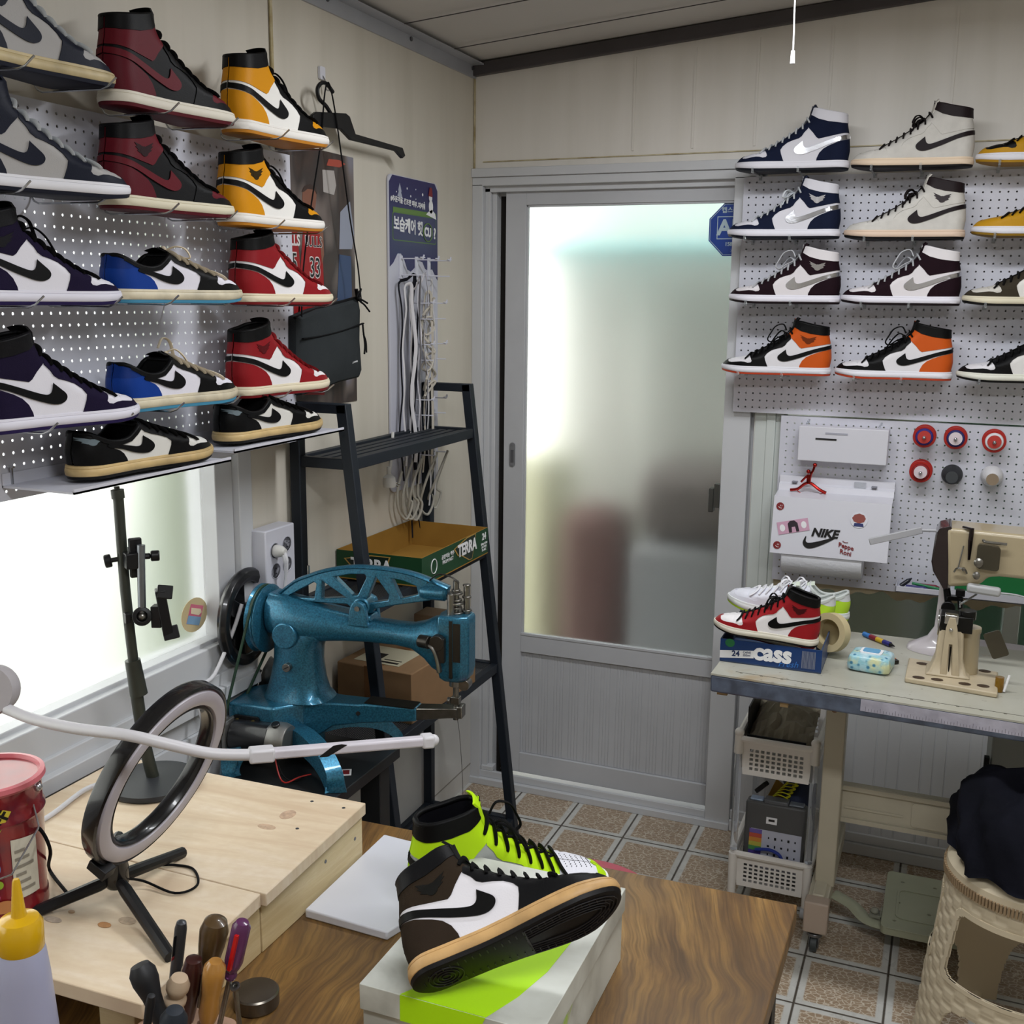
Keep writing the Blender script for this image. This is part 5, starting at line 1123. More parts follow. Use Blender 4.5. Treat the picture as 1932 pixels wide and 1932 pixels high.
b = MB(); b.tube([(.33, -.005, .13), (.338, -.01, .08), (.345, -.012, -.05), (.342, -.012, -.3), (.342, -.01, -.46)], .0007, 5, smooth=4); b.build('loose_thread', mat('grey thread', '#4a4844', .8), bm_)
# ================================================================== WORKBENCH AND WHAT STANDS ON IT
ZTB = .66
def plank_mat(name, c1, c2, c3, sc=(1, 9, 1), rough=.5, knots=False, ring=None, axis_swap=False, ang=0.0):
    t = NT(name, rough)
    rot = t.n('Mapping', Vector=t.tc, Rotation=(0, 0, ang)).outputs[0]
    v = t.n('VectorMath', dict(operation='MULTIPLY'), i0=rot, i1=sc).outputs[0]
    w = t.noise(v, 2.4, 4, 1.6, .55); fine_ = t.noise(t.n('VectorMath', dict(operation='MULTIPLY'), i0=rot, i1=(sc[0]*1.5, sc[1]*6, sc[2]*6)).outputs[0], 9, 4)
    c = t.ramp(w, [(.32, c1), (.5, c2), (.68, c3)])
    c = t.mix(t.math('MULTIPLY', t.ramp(fine_, [(.4, 1.0), (.6, 0.0)]), .30), c, c1)
    if knots:
        vo = t.n('TexVoronoi', Vector=t.n('VectorMath', dict(operation='MULTIPLY'), i0=rot, i1=(1, 1.4, 1)).outputs[0], Scale=4.2).outputs['Distance']
        c = t.mix(t.math('MULTIPLY', t.ramp(vo, [(.03, 1.0), (.10, 0.0)]), .55), c, '#8a6a48')
    t.color(c); t.bump(fine_, .08, .0006); return t.m
# dark figured table top
t = NT('figured walnut veneer', .36)
mp = t.n('Mapping', Vector=t.tc, Rotation=(0, 0, radians(-14))).outputs[0]
wp = t.n('TexNoise', Vector=mp, Scale=3.2, Detail=2.0, Distortion=.6).outputs['Color']
vv = t.n('VectorMath', dict(operation='ADD'), i0=mp, i1=t.n('VectorMath', dict(operation='SCALE'), i0=wp, Scale=.13).outputs[0]).outputs[0]
gr = t.noise(t.n('VectorMath', dict(operation='MULTIPLY'), i0=vv, i1=(11, 1.5, 2)).outputs[0], 2.0, 9, .15, .62)
fi = t.noise(t.n('VectorMath', dict(operation='MULTIPLY'), i0=vv, i1=(130, 5, 5)).outputs[0], 2.0, 4)
c = t.ramp(gr, [(.28, '#4a3419'), (.44, '#6d4f2b'), (.56, '#876535'), (.70, '#a5804b')])
c = t.mix(t.math('MULTIPLY', t.ramp(fi, [(.36, 1.0), (.56, 0.0)]), .5), c, '#3c2a17')
bg_ = t.noise(t.tc, 3.5, 2); c = t.mix(t.math('MULTIPLY', t.ramp(bg_, [(.4, 1.0), (.6, 0.0)]), .35), c, '#5a4a38')
t.color(c); t.rough(t.ramp(fi, [(.3, .45), (.7, .32)])); M_wal = t.m
t = thing('work_table', 'dark figured wood work table with black steel frame in the foreground', 'table', (0, 0, 0))
xr = 1.229
b = MB(); b.prism([(.03, -3.0), (1.225, -3.0), (xr, -1.513), (.03, -1.548)], ZTB-.032, ZTB, (0, 0, 0), (1, 0, 0), (0, 1, 0)); b.build('table_top', M_wal, t, bevel=.002)
M_fr = mat('black steel frame', '#0f0f10', .5)
for x, y in ((1.19, -1.57), (.08, -1.60), (1.19, -2.9), (.08, -2.9)): MB().bb((x-.02, y-.02, 0), (x+.02, y+.02, ZTB-.032)).build('leg', M_fr, t, bevel=.001)
b = MB(); b.bb((.08, -1.58, ZTB-.062), (1.19, -1.56, ZTB-.033)); b.bb((1.18, -2.9, ZTB-.062), (1.2, -1.58, ZTB-.033)); b.build('frame_rail', M_fr, t)
# pine riser bench
M_pine = plank_mat('pine board', '#cdb598', '#d9c6aa', '#e0d0ba', (7, .9, 1), .5, True, ang=radians(82))
M_pine2 = plank_mat('pine panel', '#c2ab80', '#cfbb92', '#d8c7a2', (1, 1, 9), .55)
def end_grain(): return mat('pine end grain', '#a98f68', .7, var=.25, vscale=60)
zr = .76
c1 = at(690, 1515, 'Z', zr); c2 = at(362, 1455, 'Z', zr); c4 = at(268, 1895, 'Z', zr); c5 = at(82, 1846, 'Z', zr)
t = thing('pine_riser', 'pale pine riser bench made of two boards, on the work table by the window', 'bench', (0, 0, 0))
xa = .055; yj = at(505, 1688, 'Z', zr).y
b = MB(); b.prism([(xa, yj+.0008), (c1.x+.012, yj+.0008), (c1.x, c1.y), (xa, c1.y-.01)], zr-.020, zr, (0, 0, 0), (1, 0, 0), (0, 1, 0)); b.build('rear_board', M_pine, t, bevel=.0015)
b = MB(); b.prism([(xa, c4.y-.01), (c4.x, c4.y), (c1.x+.004, yj-.0008), (xa, yj-.0008)], zr-.021, zr-.0005, (0, 0, 0), (1, 0, 0), (0, 1, 0)); b.build('front_board', M_pine, t, bevel=.0015)
xp = c1.x-.004
MB().bb((xp-.018, yj+.01, ZTB+.0005), (xp, c1.y-.006, zr-.020)).build('side_panel', M_pine2, t, bevel=.001)
MB().bb((xp-.020, c4.y+.03, ZTB+.0005), (xp-.001, yj+.008, zr-.021)).build('side_panel', M_pine2, t, bevel=.001)
MB().bb((xa, c1.y-.024, ZTB+.0005), (xp-.02, c1.y-.006, zr-.020)).build('rear_panel', M_pine2, t, bevel=.001)
MB().bb((xp-.055, c4.y+.012, ZTB+.0005), (xp-.001, c4.y+.029, zr-.021)).build('leg_block', M_pine2, t, bevel=.001)
b = MB()
for yy, zz in ((c1.y-.03, zr-.05), (c1.y-.12, zr-.045), (yj-.06, zr-.05), (yj-.2, zr-.05)): b.lathe([(0, .0006), (.003, .0006), (.0032, 0)], 12, (xp, yy, zz), (1, 0, 0))
for xx, yy in ((xp-.02, c1.y-.03), (xp-.08, c1.y-.03), (xp-.05, c1.y-.12)): b.lathe([(0, .0005), (.0028, .0005), (.003, 0)], 10, (xx, yy, zr), (0, 0, 1))
b.build('screw_head', M_screw, t)
for nm_, (x, y), rx_, ry_, c_ in (('wood_knot', (543, 1537), .012, .016, '#c8aa90'), ('wood_knot', (503, 1560), .016, .008, '#cdb094'), ('wood_knot', (240, 1737), .013, .008, '#c9b298'), ('wood_knot', (100, 1735), .014, .006, '#bfae9c'), ('glue_stain', (197, 1745), .010, .006, '#b98450'), ('glue_stain', (135, 1720), .005, .0035, '#b98a58')):
    q = at(x, y, 'Z', zr); b = MB(); b.prism([(q.x+(u_-0)*1.0, q.y+v_) for u_, v_ in ell(0, 0, rx_, ry_, 16)], 0, .0003, (0, 0, zr), (1, 0, 0), (0, 1, 0)); b.build(nm_, mat('spot '+c_, c_, .5, var=.3, vscale=120), t)
# white cutting board
A = at(725, 1573, 'Z', .675); Bq = at(575, 1715, 'Z', .675); Cq = at(730, 1758, 'Z', .675)
b = MB(); b.prism([(Bq.x, Bq.y), (Cq.x, Cq.y), (.765, A.y-.012), (A.x, A.y)], ZTB+.0004, ZTB+.0145, (0, 0, 0), (1, 0, 0), (0, 1, 0))
tag(b.build('cutting_board', mat('white polyethylene', '#d3d5de', .4, var=.05, vscale=6), bevel=.0025), 'white plastic cutting board on the work table beside the pine riser', 'cutting board')
# shoe box
bx0, bx1, by0, by1 = .787, 1.0205, -2.092, -1.757; zb_ = .770
t = thing('shoe_box', 'pale marbled shoe box with a neon yellow stripe under the brown and white shoe', 'box', (0, 0, 0))
def box_mat(name, base):
    t_ = NT(name, .5); n = t_.noise(t_.tc, 9, 4, .5); c = t_.ramp(n, [(.35, '#a9aaa2'), (.5, '#c6c8c0'), (.7, '#d6d9d2')]); t_.color(c); return t_.m
M_bx = box_mat('marbled grey card', 0); M_neon = mat('neon yellow print', '#b4ea0c', .5)
MB().bb((bx0+.003, by0+.003, ZTB+.0005), (bx1-.003, by1-.003, zb_-.003)).build('box_base', M_bx, t, bevel=.001)
MB().bb((bx0, by0, zb_-.034), (bx1, by1, zb_)).build('lid', M_bx, t, bevel=.001)
bw = sm([(.02, .0), (.05, .045), (.10, .085), (.16, .16), (.2, .26), (.215, .335), (.1, .335), (.115, .2), (.10, .1), (.075, .04)], 4)
nb = [(bx0+.055, by0+.0006), (bx0+.067, by0+.02), (bx0+.095, by0+.055), (bx0+.13, by0+.09), (bx0+.158, by0+.15), (bx0+.172, by0+.24), (bx0+.176, by1-.02), (bx0+.205, by1-.02), (bx0+.208, by0+.2), (bx0+.2, by0+.11), (bx0+.185, by0+.05), (bx0+.165, by0+.0006)]
b = MB(); b.prism(nb, 0, .0004, (0, 0, zb_+.0001), (1, 0, 0), (0, 1, 0)); b.build('neon_stripe', M_neon, t)
b = MB(); b.prism([(bx0+.055, zb_-.034), (bx0+.055, zb_), (bx0+.165, zb_), (bx0+.15, zb_-.034)], 0, .0004, (0, by0-.0001, 0), (1, 0, 0), (0, 0, 1)); b.build('neon_front_stripe', M_neon, t)
b = MB(); b.prism([(by0+.005, zb_-.04), (by0+.035, zb_-.05), (by0+.12, zb_-.036), (by0+.09, zb_-.062), (by0+.05, zb_-.085), (by0+.005, zb_-.095)], 0, .0004, (bx1-.003+.0002, 0, 0), (0, 1, 0), (0, 0, 1)); b.build('neon_side_stroke', mat('neon brushed print', '#a5cf2c', .5, var=.5, vscale=60, vcol='#b9b7a8'), t)
# the pair under work
NEO = dict(q='#a9adab', fore='#b7e21a', heel='#b7e21a', ank='#b7e21a', col='#111113', st='#111113', mid='#e4e3e0', out='#1c1c1c', lace='#0e0e10', toe='#e0e0e8', ton='#b7e21a', lin='#0e0f18', bow='lace_loop')
o = make_shoe('high', 'neon yellow, white and grey high-top with black laces, standing behind the shoe box', NEO); s_ = 1.03
o.scale = (s_, s_, s_*.98); o.location = (.700, -1.795, ZTB+.0155); o.rotation_euler = (0, 0, .655)
b = MB(); S_ = SH['high']
for ix in range(6):
    for iy in range(-3, 4):
        x_ = 232+ix*8; y_ = iy*(6.2-.4*ix)
        lo_, hi_ = 30.0, 66.0
        for _ in range(30):
            mz = (lo_+hi_)/2
            if halfw(S_, x_, mz) > abs(y_)+.3: lo_ = mz
            else: hi_ = mz
        q_ = spos(S_, x_, lo_, 1 if iy >= 0 else -1, .8); b.sphere(q_, .0008, 8, 5)
b.build('perforations', M_blkp, o)['kind'] = 'stuff'
MOC = dict(q='#dad7dc', fore='#16171a', heel='#3a2e22', ank='#3a2d20', col='#17171a', st='#141415', mid='#c8a06a', out='#141215', lace='#121214', toe='#16171a', midk='aged', hk='suede', wing='#23221f', ws='-')
o = make_shoe('high', 'brown, white and black high-top with tan sole lying on its side on the shoe box', MOC)
o.scale = (.875, .87, .90); o.location = (.868, -2.104, .791); o.rotation_euler = (-1.04, -.375, .50)
# tread ridges on the visible outsole
b = MB()
ol = sole_outline(-9)
for g in (-8, -14, -20, -26, -32):
    pts = [Vector((x, y, -.6+spring(x)*1.0))/1000 for x, y in sole_outline(g) if x > 150]
    b.tube([p for p in pts[::2]], .0009, 5, closed=True)
for k in range(26):
    x = 15+k*10.5
    for sg in (1, -1):
        w = [q for q in sole_outline(-8) if abs(q[0]-x) < 12 and q[1]*sg > 0]
        if w: y = min((abs(q[1]) for q in w))*sg; b.bar(Vector((x, y, 0+spring(x)))/1000, Vector((x, y-sg*9, 0+spring(x)))/1000, .0016, .0016)
for r in (6, 12, 18, 24): b.tube([Vector((45+r*cos(a), r*sin(a), -.6))/1000 for a in [k*2*pi/24 for k in range(24)]], .0009, 5, closed=True)
b.build('tread', mat('black rubber tread', '#1b191c', .5), o)

# ------------------------------------------------------------------ phone stand on a disc base
q = at(290, 1484, 'Z', zr); t = thing('phone_stand', 'tall black phone stand with round base, clamp arm and phone holder by the window', 'stand', (0, 0, 0))
cx, cy = q.x-.005, q.y+.005
b = MB(); b.lathe([(0, 0), (.074, 0), (.076, .003), (.075, .010), (.02, .016), (0, .016)], 48, (cx, cy, zr+.001)); b.build('round_base', mat('black powder coated base', '#2a2c30', .5), t)
def onp(x, y, off=0.0): # point on the vertical plane of the pole facing the camera
    n_ = Vector((CAM.x-cx, CAM.y-cy, 0)).normalized(); d = FW+RT*((x-966)/FOC)-UP*((y-966)/FOC); P = Vector((cx, cy, 0))+n_*off; k = ((P-CAM).dot(n_))/d.dot(n_); return CAM+d*k
M_gpole = mat('olive black pole', '#2f322b', .4)
b = MB(); b.tube([onp(290, 1470), onp(272, 1400), onp(255, 1290)], .0105, 12, smooth=2); b.tube([onp(262, 1310), onp(250, 1245)], .0135, 14, rs=[.0145, .0125]); b.tube([onp(252, 1250), onp(236, 1110), onp(223, 938)], .0085, 12, smooth=2); b.tube([onp(223, 940), onp(221, 924)], .0105, 12); b.tube([onp(221, 925), onp(220, 918)], .0045, 10); b.build('pole', M_gpole, t)
b = MB(); b.box(onp(243, 1053), (.055, .022, .026), Matrix.Rotation(-.6, 3, 'Z')); b.box(onp(256, 1052, .01), (.010, .02, .065), Matrix.Rotation(-.6, 3, 'Z')); b.cyl(onp(233, 1053), onp(205, 1058), .004, n=10); b.cyl(onp(210, 1057), onp(197, 1060), .011, n=12); b.cyl(onp(262, 1050), onp(284, 1049), .005, n=10); b.cyl(onp(284, 1049), onp(301, 1048), .009, n=12)
b.build('clamp', M_blkp, t, bevel=.002)
b = MB(); b.tube([onp(266, 1028, .02), onp(266, 1060, .02), onp(268, 1155, .02)], .0065, 12); b.build('steel_rod', mat('grey rod', '#7c8085', .3, metal=.7), t)
b = MB(); c0 = onp(268, 1163, .02); nv = (CAM-c0).normalized(); b.lathe([(.0085, -.01), (.0155, -.01), (.0155, .01), (.0085, .012), (.0085, -.01)], 24, c0, nv); b.m(1).sphere(c0+nv*.002, .0085, 14, 10); b.m(0).cyl(onp(256, 1163, .02), onp(244, 1164, .02), .003, n=8); b.box(onp(240, 1166, .02), (.014, .008, .016), Matrix.Rotation(-.6, 3, 'Z')); b.build('ball_joint', [M_blkp, M_st], t, bevel=.001)
b = MB(); b.cyl(onp(282, 1160, .02), onp(296, 1158, .02), .006, n=10)
rr_ = Matrix.Rotation(YAW, 3, 'Z')
def quadbar(p0, p1, w, d, off=.02): b.bar(onp(*p0, off), onp(*p1, off), w, d, up=nv)
quadbar((301, 1112), (318, 1200), .016, .026); quadbar((296, 1116), (325, 1118), .022, .026); quadbar((308, 1197), (337, 1190), .022, .026); b.box(onp(297, 1162, .02), (.016, .02, .036), rr_)
b.build('phone_holder', M_blkp, t, bevel=.0015)
# ------------------------------------------------------------------ ring light on a mini tripod
Yh = -2.045; hub = at(220, 1650, 'Y', Yh); t = thing('ring_light', 'black ring light tilted on a small tripod, standing on the pine riser', 'ring light', (0, 0, 0))
C0 = at(301, 1457, 'Y', Yh); vd = (C0-CAM).normalized(); rt = vd.cross(Vector((0, 0, 1))).normalized(); up = rt.cross(vd)
e1 = (rt*.604+up*.797).normalized(); e2 = (rt*.797-up*.604).normalized(); n_ = (-vd*.38+e2*.925).normalized(); e3 = n_.cross(e1).normalized()
Rr = .128
def ringpt(prof, m, name, n=72, par=None):
    b = MB(); vs = []; k = len(prof)
    for i in range(n):
        a = 2*pi*i/n
        for r, h in prof: vs.append(C0+(e1*cos(a)+e3*sin(a))*r+n_*h)
    b._add(vs, [(i*k+j, i*k+(j+1) % k, ((i+1) % n)*k+(j+1) % k, ((i+1) % n)*k+j) for i in range(n) for j in range(k)]); return b.build(name, m, par, sharp=50)
ringpt([(.098, -.012), (.128, -.012), (.130, -.008), (.130, .008), (.127, .010), (.124, .006), (.101, .006), (.098, .010), (.096, .008), (.096, -.008)], mat('gloss black ring housing', '#121214', .25, coat=.3), 'ring_housing', par=t)
ringpt([(.101, .004), (.124, .004), (.122, .011), (.1125, .014), (.103, .011)], mat('milky diffuser', '#b9b3bb', .35, var=.05), 'diffuser', par=t)
b = MB(); b.lathe([(0, -.018), (.014, -.016), (.0165, -.01), (.0165, .012), (.014, .028), (.0145, .036), (.016, .04), (.014, .044), (.0, .045)], 28, hub); b.build('tripod_hub', mat('gloss black plastic', '#0f0f11', .2, coat=.4), t)
b = MB(); b.sphere(hub+Vector((0, 0, .048)), .0095, 14, 10); b.tube([hub+Vector((0, 0, .05)), hub+Vector((.008, 0, .058)), C0-e1*.126], .0075, 10); b.box(C0-e1*.131+Vector((.004, 0, -.004)), (.028, .02, .014), Matrix.Rotation(.5, 3, 'Y')); b.build('ball_head', M_blkp, t, bevel=.002)
for (x, y) in ((345, 1608), (62, 1722), (322, 1806)):
    f = at(x, y, 'Z', zr+.006); d = (f-hub); d.normalize(); s = hub+d*.012+Vector((0, 0, -.004)); b = MB(); b.tube([s, s+(f-s)*.12, s+(f-s)*.5, f], .008, 10, rs=[.007, .009, .0085, .008]); b.build('tripod_leg', M_blkp, t)
b = MB(); q0 = at(0, 1554, 'Y', -2.12); q1 = at(60, 1558, 'Y', -2.1); b.tube([at(-20, 1554, 'Y', -2.12), q0, q1, at(80, 1570, 'Y', -2.1), at(95, 1605, 'Y', -2.1), at(93, 1640, 'Z', zr+.004), at(125, 1683, 'Z', zr+.02)], .0024, 8, smooth=5); b.build('power_cable', M_cord, t)
b = MB(); b.tube([hub+Vector((.012, -.006, 0)), at(270, 1662, 'Z', zr+.01), at(330, 1685, 'Z', zr+.003), at(372, 1670, 'Z', zr+.003), at(365, 1640, 'Z', zr+.003), at(330, 1632, 'Z', zr+.003), at(295, 1633, 'Z', zr+.012)], .0018, 8, smooth=6); b.build('cable_loop', M_cord, t)
# ------------------------------------------------------------------ flexible lamp
M_fl = mat('white rubber gooseneck', '#c9c7cb', .4); t = thing('gooseneck_lamp', 'white flexible gooseneck lamp reaching across from the left window', 'lamp', (0, 0, 0))
b = MB(); b.tube([at(-60, 1318, 'Y', -2.16), at(0, 1333, 'Y', -2.16), at(60, 1356, 'Y', -2.17), at(140, 1374, 'Y', -2.18), at(240, 1387, 'Y', -2.18), at(320, 1405, 'Y', -2.16), at(400, 1422, 'Y', -2.13), at(485, 1424, 'Y', -2.10)], .0068, 12, smooth=5); b.build('gooseneck', M_fl, t)
p0, p1 = at(482, 1424, 'Y', -2.10), at(812, 1397, 'Y', -1.95); d_ = (p1-p0).normalized()
b = MB(); b.bar(p0+d_*.012, p1, .014, .012, up=(0, 0, 1)); b.build('light_bar', mat('worn white lamp tube', '#cdc8d0', .35, var=.12, vscale=30), t, bevel=.003, seg=3)
b = MB(); b.bar(p0-d_*.008, p0+d_*.022, .020, .017); b.build('end_collar', M_fl, t, bevel=.003); b = MB(); b.bar(p1-d_*.012, p1+d_*.004, .019, .016); b.sphere(p1+d_*.004, .0075, 12, 8); b.build('end_collar', M_fl, t, bevel=.003)
a_ = p0+(p1-p0)*.34; b_ = p0+(p1-p0)*.44; nz = Vector((0, 0, 1)).cross(d_).normalized()
b = MB(); sd = Vector((0, -1, 0)); b.prism([(0, -.007), (.012, -.007), (.035, .006), (.028, .0075), (.018, .0065)], 0, .0006, a_-nz*.0070+Vector((0, 0, 0)), tuple(d_), tuple(nz.cross(d_)*-1)); b.build('black_paint_mark', M_blkp, t)
b = MB(); b.lathe([(0, -.012), (.030, -.012), (.032, 0), (.030, .012), (0, .012)], 28, at(-14, 1301, 'Y', -2.16), tuple(-FW)); b.build('clamp_knob', mat('grey knob', '#a8a3a6', .5), t)
# ------------------------------------------------------------------ tin bucket
q = at(50, 1700, 'Y', -2.13); rb = .062; bcx, bcy = q.x-rb+.003, -2.12; t = thing('tin_bucket', 'red printed tin pail with pink lid and wire handle at the left edge', 'bucket', (bcx, bcy, zr+.001))
ztop_ = at(5, 1475, 'Y', bcy-rb).z-zr
hB = .188
b = MB(); b.lathe([(0, 0), (rb-.001, 0), (rb, .004), (rb, .02), (rb-.0015, .024), (rb+.001, hB*.72), (rb+.004, hB*.75), (rb+.003, hB*.78), (rb+.001, hB*.8), (rb+.001, hB-.008), (rb+.004, hB)], 56); b.build('pail', mat('red tin print', '#8c1a20', .25, metal=.3, coat=.5, var=.4, vscale=35, vcol='#6d2430'), t)
b = MB(); b.lathe([(rb+.004, hB-.006), (rb+.007, hB-.002), (rb+.006, hB+.004), (rb, hB+.005), (rb-.003, hB), (rb-.005, hB-.012), (rb-.012, hB-.013), (rb-.014, hB-.008), (rb-.018, hB-.018), (.02, hB-.019), (.018, hB-.010), (0, hB-.010)], 56); b.build('lid', mat('pink red lid', '#c96a72', .3), t)
def oncyl(name, poly, m, a0, r, par=t, z0=0):
    """patch wrapped on the tin; poly in (arc length, height)"""
    b = MB(); P = [Vector(q) for q in poly]; 
    xs = sorted(p[0] for p in poly); x0_, x1_ = xs[0], xs[-1]; ns = max(1, int((x1_-x0_)/.006))
    def clip(pl, sgn, lim):
        out = []
        for i in range(len(pl)):
            p_, q_ = pl[i-1], pl[i]; a_, c_ = (p_[0]-lim)*sgn, (q_[0]-lim)*sgn
            if a_ >= 0: out.append(p_)
            if a_*c_ < 0: k_ = a_/(a_-c_); out.append((p_[0]+(q_[0]-p_[0])*k_, p_[1]+(q_[1]-p_[1])*k_))
        return out
    for i in range(ns):
        pc = clip(clip([tuple(p) for p in P], 1, x0_+(x1_-x0_)*i/ns), -1, x0_+(x1_-x0_)*(i+1)/ns)
        if len(pc) > 2: b._add([Vector((x, y, h)) for h in (0, .0004) for x, y in pc], [tuple(range(len(pc)))[::-1], tuple(range(len(pc), 2*len(pc)))])
    nv_ = []
    for v in b.v: a = a0+v.x/r; nv_.append(Vector(((r+v.z)*cos(a), (r+v.z)*sin(a), v.y+z0)))
    b.v = nv_; return b.build(name, m, par)
def dens(poly, n=6): return [(poly[i][0]+(poly[(i+1) % len(poly)][0]-poly[i][0])*k/n, poly[i][1]+(poly[(i+1) % len(poly)][1]-poly[i][1])*k/n) for i in range(len(poly)) for k in range(n)]
cam_a = math.atan2(CAM.y-bcy, CAM.x-bcx)
oncyl('nutrition_label', dens([(.018, .035), (.055, .035), (.055, .115), (.018, .120)]), mat('cream label', '#c9c4b4', .4), cam_a, rb+.0012)
for k in range(6):
    oncyl('label_text_line', dens([(.022, .045+k*.011), (.048-(k % 3)*.006, .045+k*.011), (.048-(k % 3)*.006, .049+k*.011), (.022, .049+k*.011)]), mat('brown text print', '#8a8478', .5), cam_a, rb+.0018)
oncyl('heart_print', [(x-.004, z+.085) for x, z in ell(0, 0, .008, .010, 14)], mat('blue icing print', '#5b7fb8', .4), cam_a, rb+.0014); oncyl('green_print', [(x+.0, z+.062) for x, z in ell(0, 0, .006, .006, 12)], mat('lime print', '#8fae2a', .4), cam_a, rb+.0014)
oncyl('biscuit_print', [(x+.004, z+.03) for x, z in ell(0, 0, .014, .009, 16)], mat('biscuit print', '#b87a48', .4), cam_a, rb+.0014); oncyl('pink_print', [(x-.006, z+.045) for x, z in ell(0, 0, .007, .006, 12)], mat('magenta print', '#a8456c', .4), cam_a, rb+.0014)
oncyl('yellow_band', dens([(-.012, .135), (.012, .165), (.022, .160), (.002, .128)]), mat('yellow print', '#c9b83a', .4), cam_a, rb+.0022)
aa = cam_a+.002/rb
tx = text('pail_lettering', 'BFF', .022, M_blk, t, (0, 0, 0), (1, 0, 0), (0, 1, 0), bold=.0008)
cs, sn = cos(.95), sin(.95)
for v in tx.data.vertices:
    x, y, z_ = v.co; X_ = x*cs-y*sn+.006; Z_ = x*sn+y*cs+.148; a = cam_a+X_/(rb+.003); v.co = ((rb+.0028+z_)*cos(a), (rb+.0028+z_)*sin(a), Z_)
b = MB(); kb = Vector((rb*cos(cam_a+1.1), rb*sin(cam_a+1.1), hB-.018)); b.sphere(kb*1.02, .006, 12, 8)
kw = [at(46, 1487, 'Y', -2.10), at(55, 1490, 'Y', -2.10), at(73, 1557, 'Y', -2.12), at(72, 1562, 'Y', -2.125), at(22, 1650, 'Y', -2.19), at(-5, 1660, 'Y', -2.2)]
T0 = Vector((bcx, bcy, zr+.001)); b.tube([p_-T0 for p_ in kw], .0013, 8); b.sphere(kw[0]-T0, .006, 12, 8); b.build('wire_handle', M_wire, t)
# ------------------------------------------------------------------ glue bottle
tp = at(30, 1660, 'Y', -2.30); gx, gy = tp.x, -2.30; t = thing('glue_bottle', 'milky squeeze bottle with yellow nozzle cap in the near left corner', 'bottle', (gx, gy, ZTB+.001)); hz = tp.z-ZTB
zc0, zc1 = at(30, 1785, 'Y', -2.30).z-ZTB, at(30, 1728, 'Y', -2.30).z-ZTB; rg = .0245
b = MB(); b.lathe([(0, 0), (rg+.010, 0), (rg+.012, .006), (rg+.011, .05), (rg+.004, zc0-.035), (rg+.001, zc0-.006), (rg-.002, zc0+.004), (0, zc0+.004)], 40); b.build('bottle_body', mat('milky polyethylene', '#b9bcd8', .35, trans=.25, spec=.4), t)
b = MB(); b.lathe([(rg-.002, zc0-.004), (rg, zc0), (rg, zc1-.010), (rg-.004, zc1-.003), (rg-.012, zc1), (.0085, zc1+.001), (.0075, zc1+.006), (.0042, hz-.003), (.003, hz), (0, hz)], 40); b.build('nozzle_cap', mat('yellow cap', '#d0a312', .25, coat=.3), t)
# ------------------------------------------------------------------ tool block and tools
M_blk2 = mat('pink brown wood block', '#a88670', .6, var=.2, vscale=15)
k0 = at(470, 1915, 'Z', .735); t = thing('tool_block', 'pink brown wooden block with drilled holes holding hand tools', 'tool holder', (0, 0, 0))
TX0, TX1, TY0, TY1, TZ = .560, .668, -2.30, -2.165, .735
holes = [ell(x, y, .0045, .0045, 12) for x in (.578, .602, .626, .650) for y in (-2.28, -2.25, -2.22, -2.185)]
b = MB(); b.prism(rrect(TX0, TY0, TX1, TY1, .012), ZTB+.0005-TZ, 0, (0, 0, TZ), (1, 0, 0), (0, 1, 0), holes); b.build('block', M_blk2, t, bevel=.001)
b = MB()
for h_ in holes: b.lathe([(0, 0), (.0044, 0)], 12, (sum(q[0] for q in h_)/12, sum(q[1] for q in h_)/12, ZTB+.03))
b.build('hole_bottom', M_blkp, t)
def tool(name, label, cat, top, bot, Y, prof, m, parts=(), Yb=None):
    a, c = at(*bot, 'Y', Yb or Y), at(*top, 'Y', Y); d = c-a; L = d.length; t = thing(name, label, cat, (0, 0, 0)); b = MB(); b.lathe([(r, h*L) for r, h in prof], 24, a, d); b.build('handle', m, t)
    for nm, mm, fn in parts: b = MB(); fn(b, a, d.normalized(), L); b.build(nm, mm, t)
    return t
M_dkh = mat('dark rubber handle', '#15161a', .55); M_amb = mat('varnished amber wood', '#b07d3a', .3, coat=.5, var=.2, vscale=30); M_maroon = mat('dark maroon varnish', '#3a1a18', .3, coat=.5); M_olv = mat('olive brown varnish', '#4e3b22', .3, coat=.5); M_beech = mat('pale beech', '#bda68c', .6, var=.1, vscale=30)
sp = lambda r: (lambda b, a, d, L: b.cyl(a-d*.07, a+d*.004, r, n=10))
tool('awl', 'awl with black bulbous handle leaning left out of the tool block', 'awl', (262, 1817), (306, 1930), -2.27, [(.009, 0), (.009, .2), (.0105, .45), (.0145, .7), (.0145, .85), (.010, .97), (0, 1)], M_dkh, [('shank', M_st, sp(.003))])
tool('utility_knife', 'grey snap blade cutter standing upright in the tool block', 'knife', (343, 1735), (325, 1895), -2.20, [(0, 0), (.007, 0), (.007, .9), (.0055, .97), (0, 1)], mat('gunmetal cutter body', '#4b4c50', .35, metal=.6), [('window_slot', M_blkp, lambda b, a, d, L: b.bar(a+d*L*.62+Vector((0, -.0072, 0)), a+d*L*.85+Vector((0, -.0072, 0)), .007, .001)), ('red_mark', M_red, lambda b, a, d, L: b.bar(a+d*L*.58+Vector((0, -.0075, 0)), a+d*L*.61+Vector((0, -.0075, 0)), .007, .001))])
tool('awl', 'large olive brown varnished handle at the back of the tool block', 'awl', (408, 1733), (380, 1890), -2.19, [(.008, 0), (.010, .3), (.012, .5), (.0150, .68), (.0165, .86), (.013, .97), (.006, 1.0), (0, 1)], M_olv)
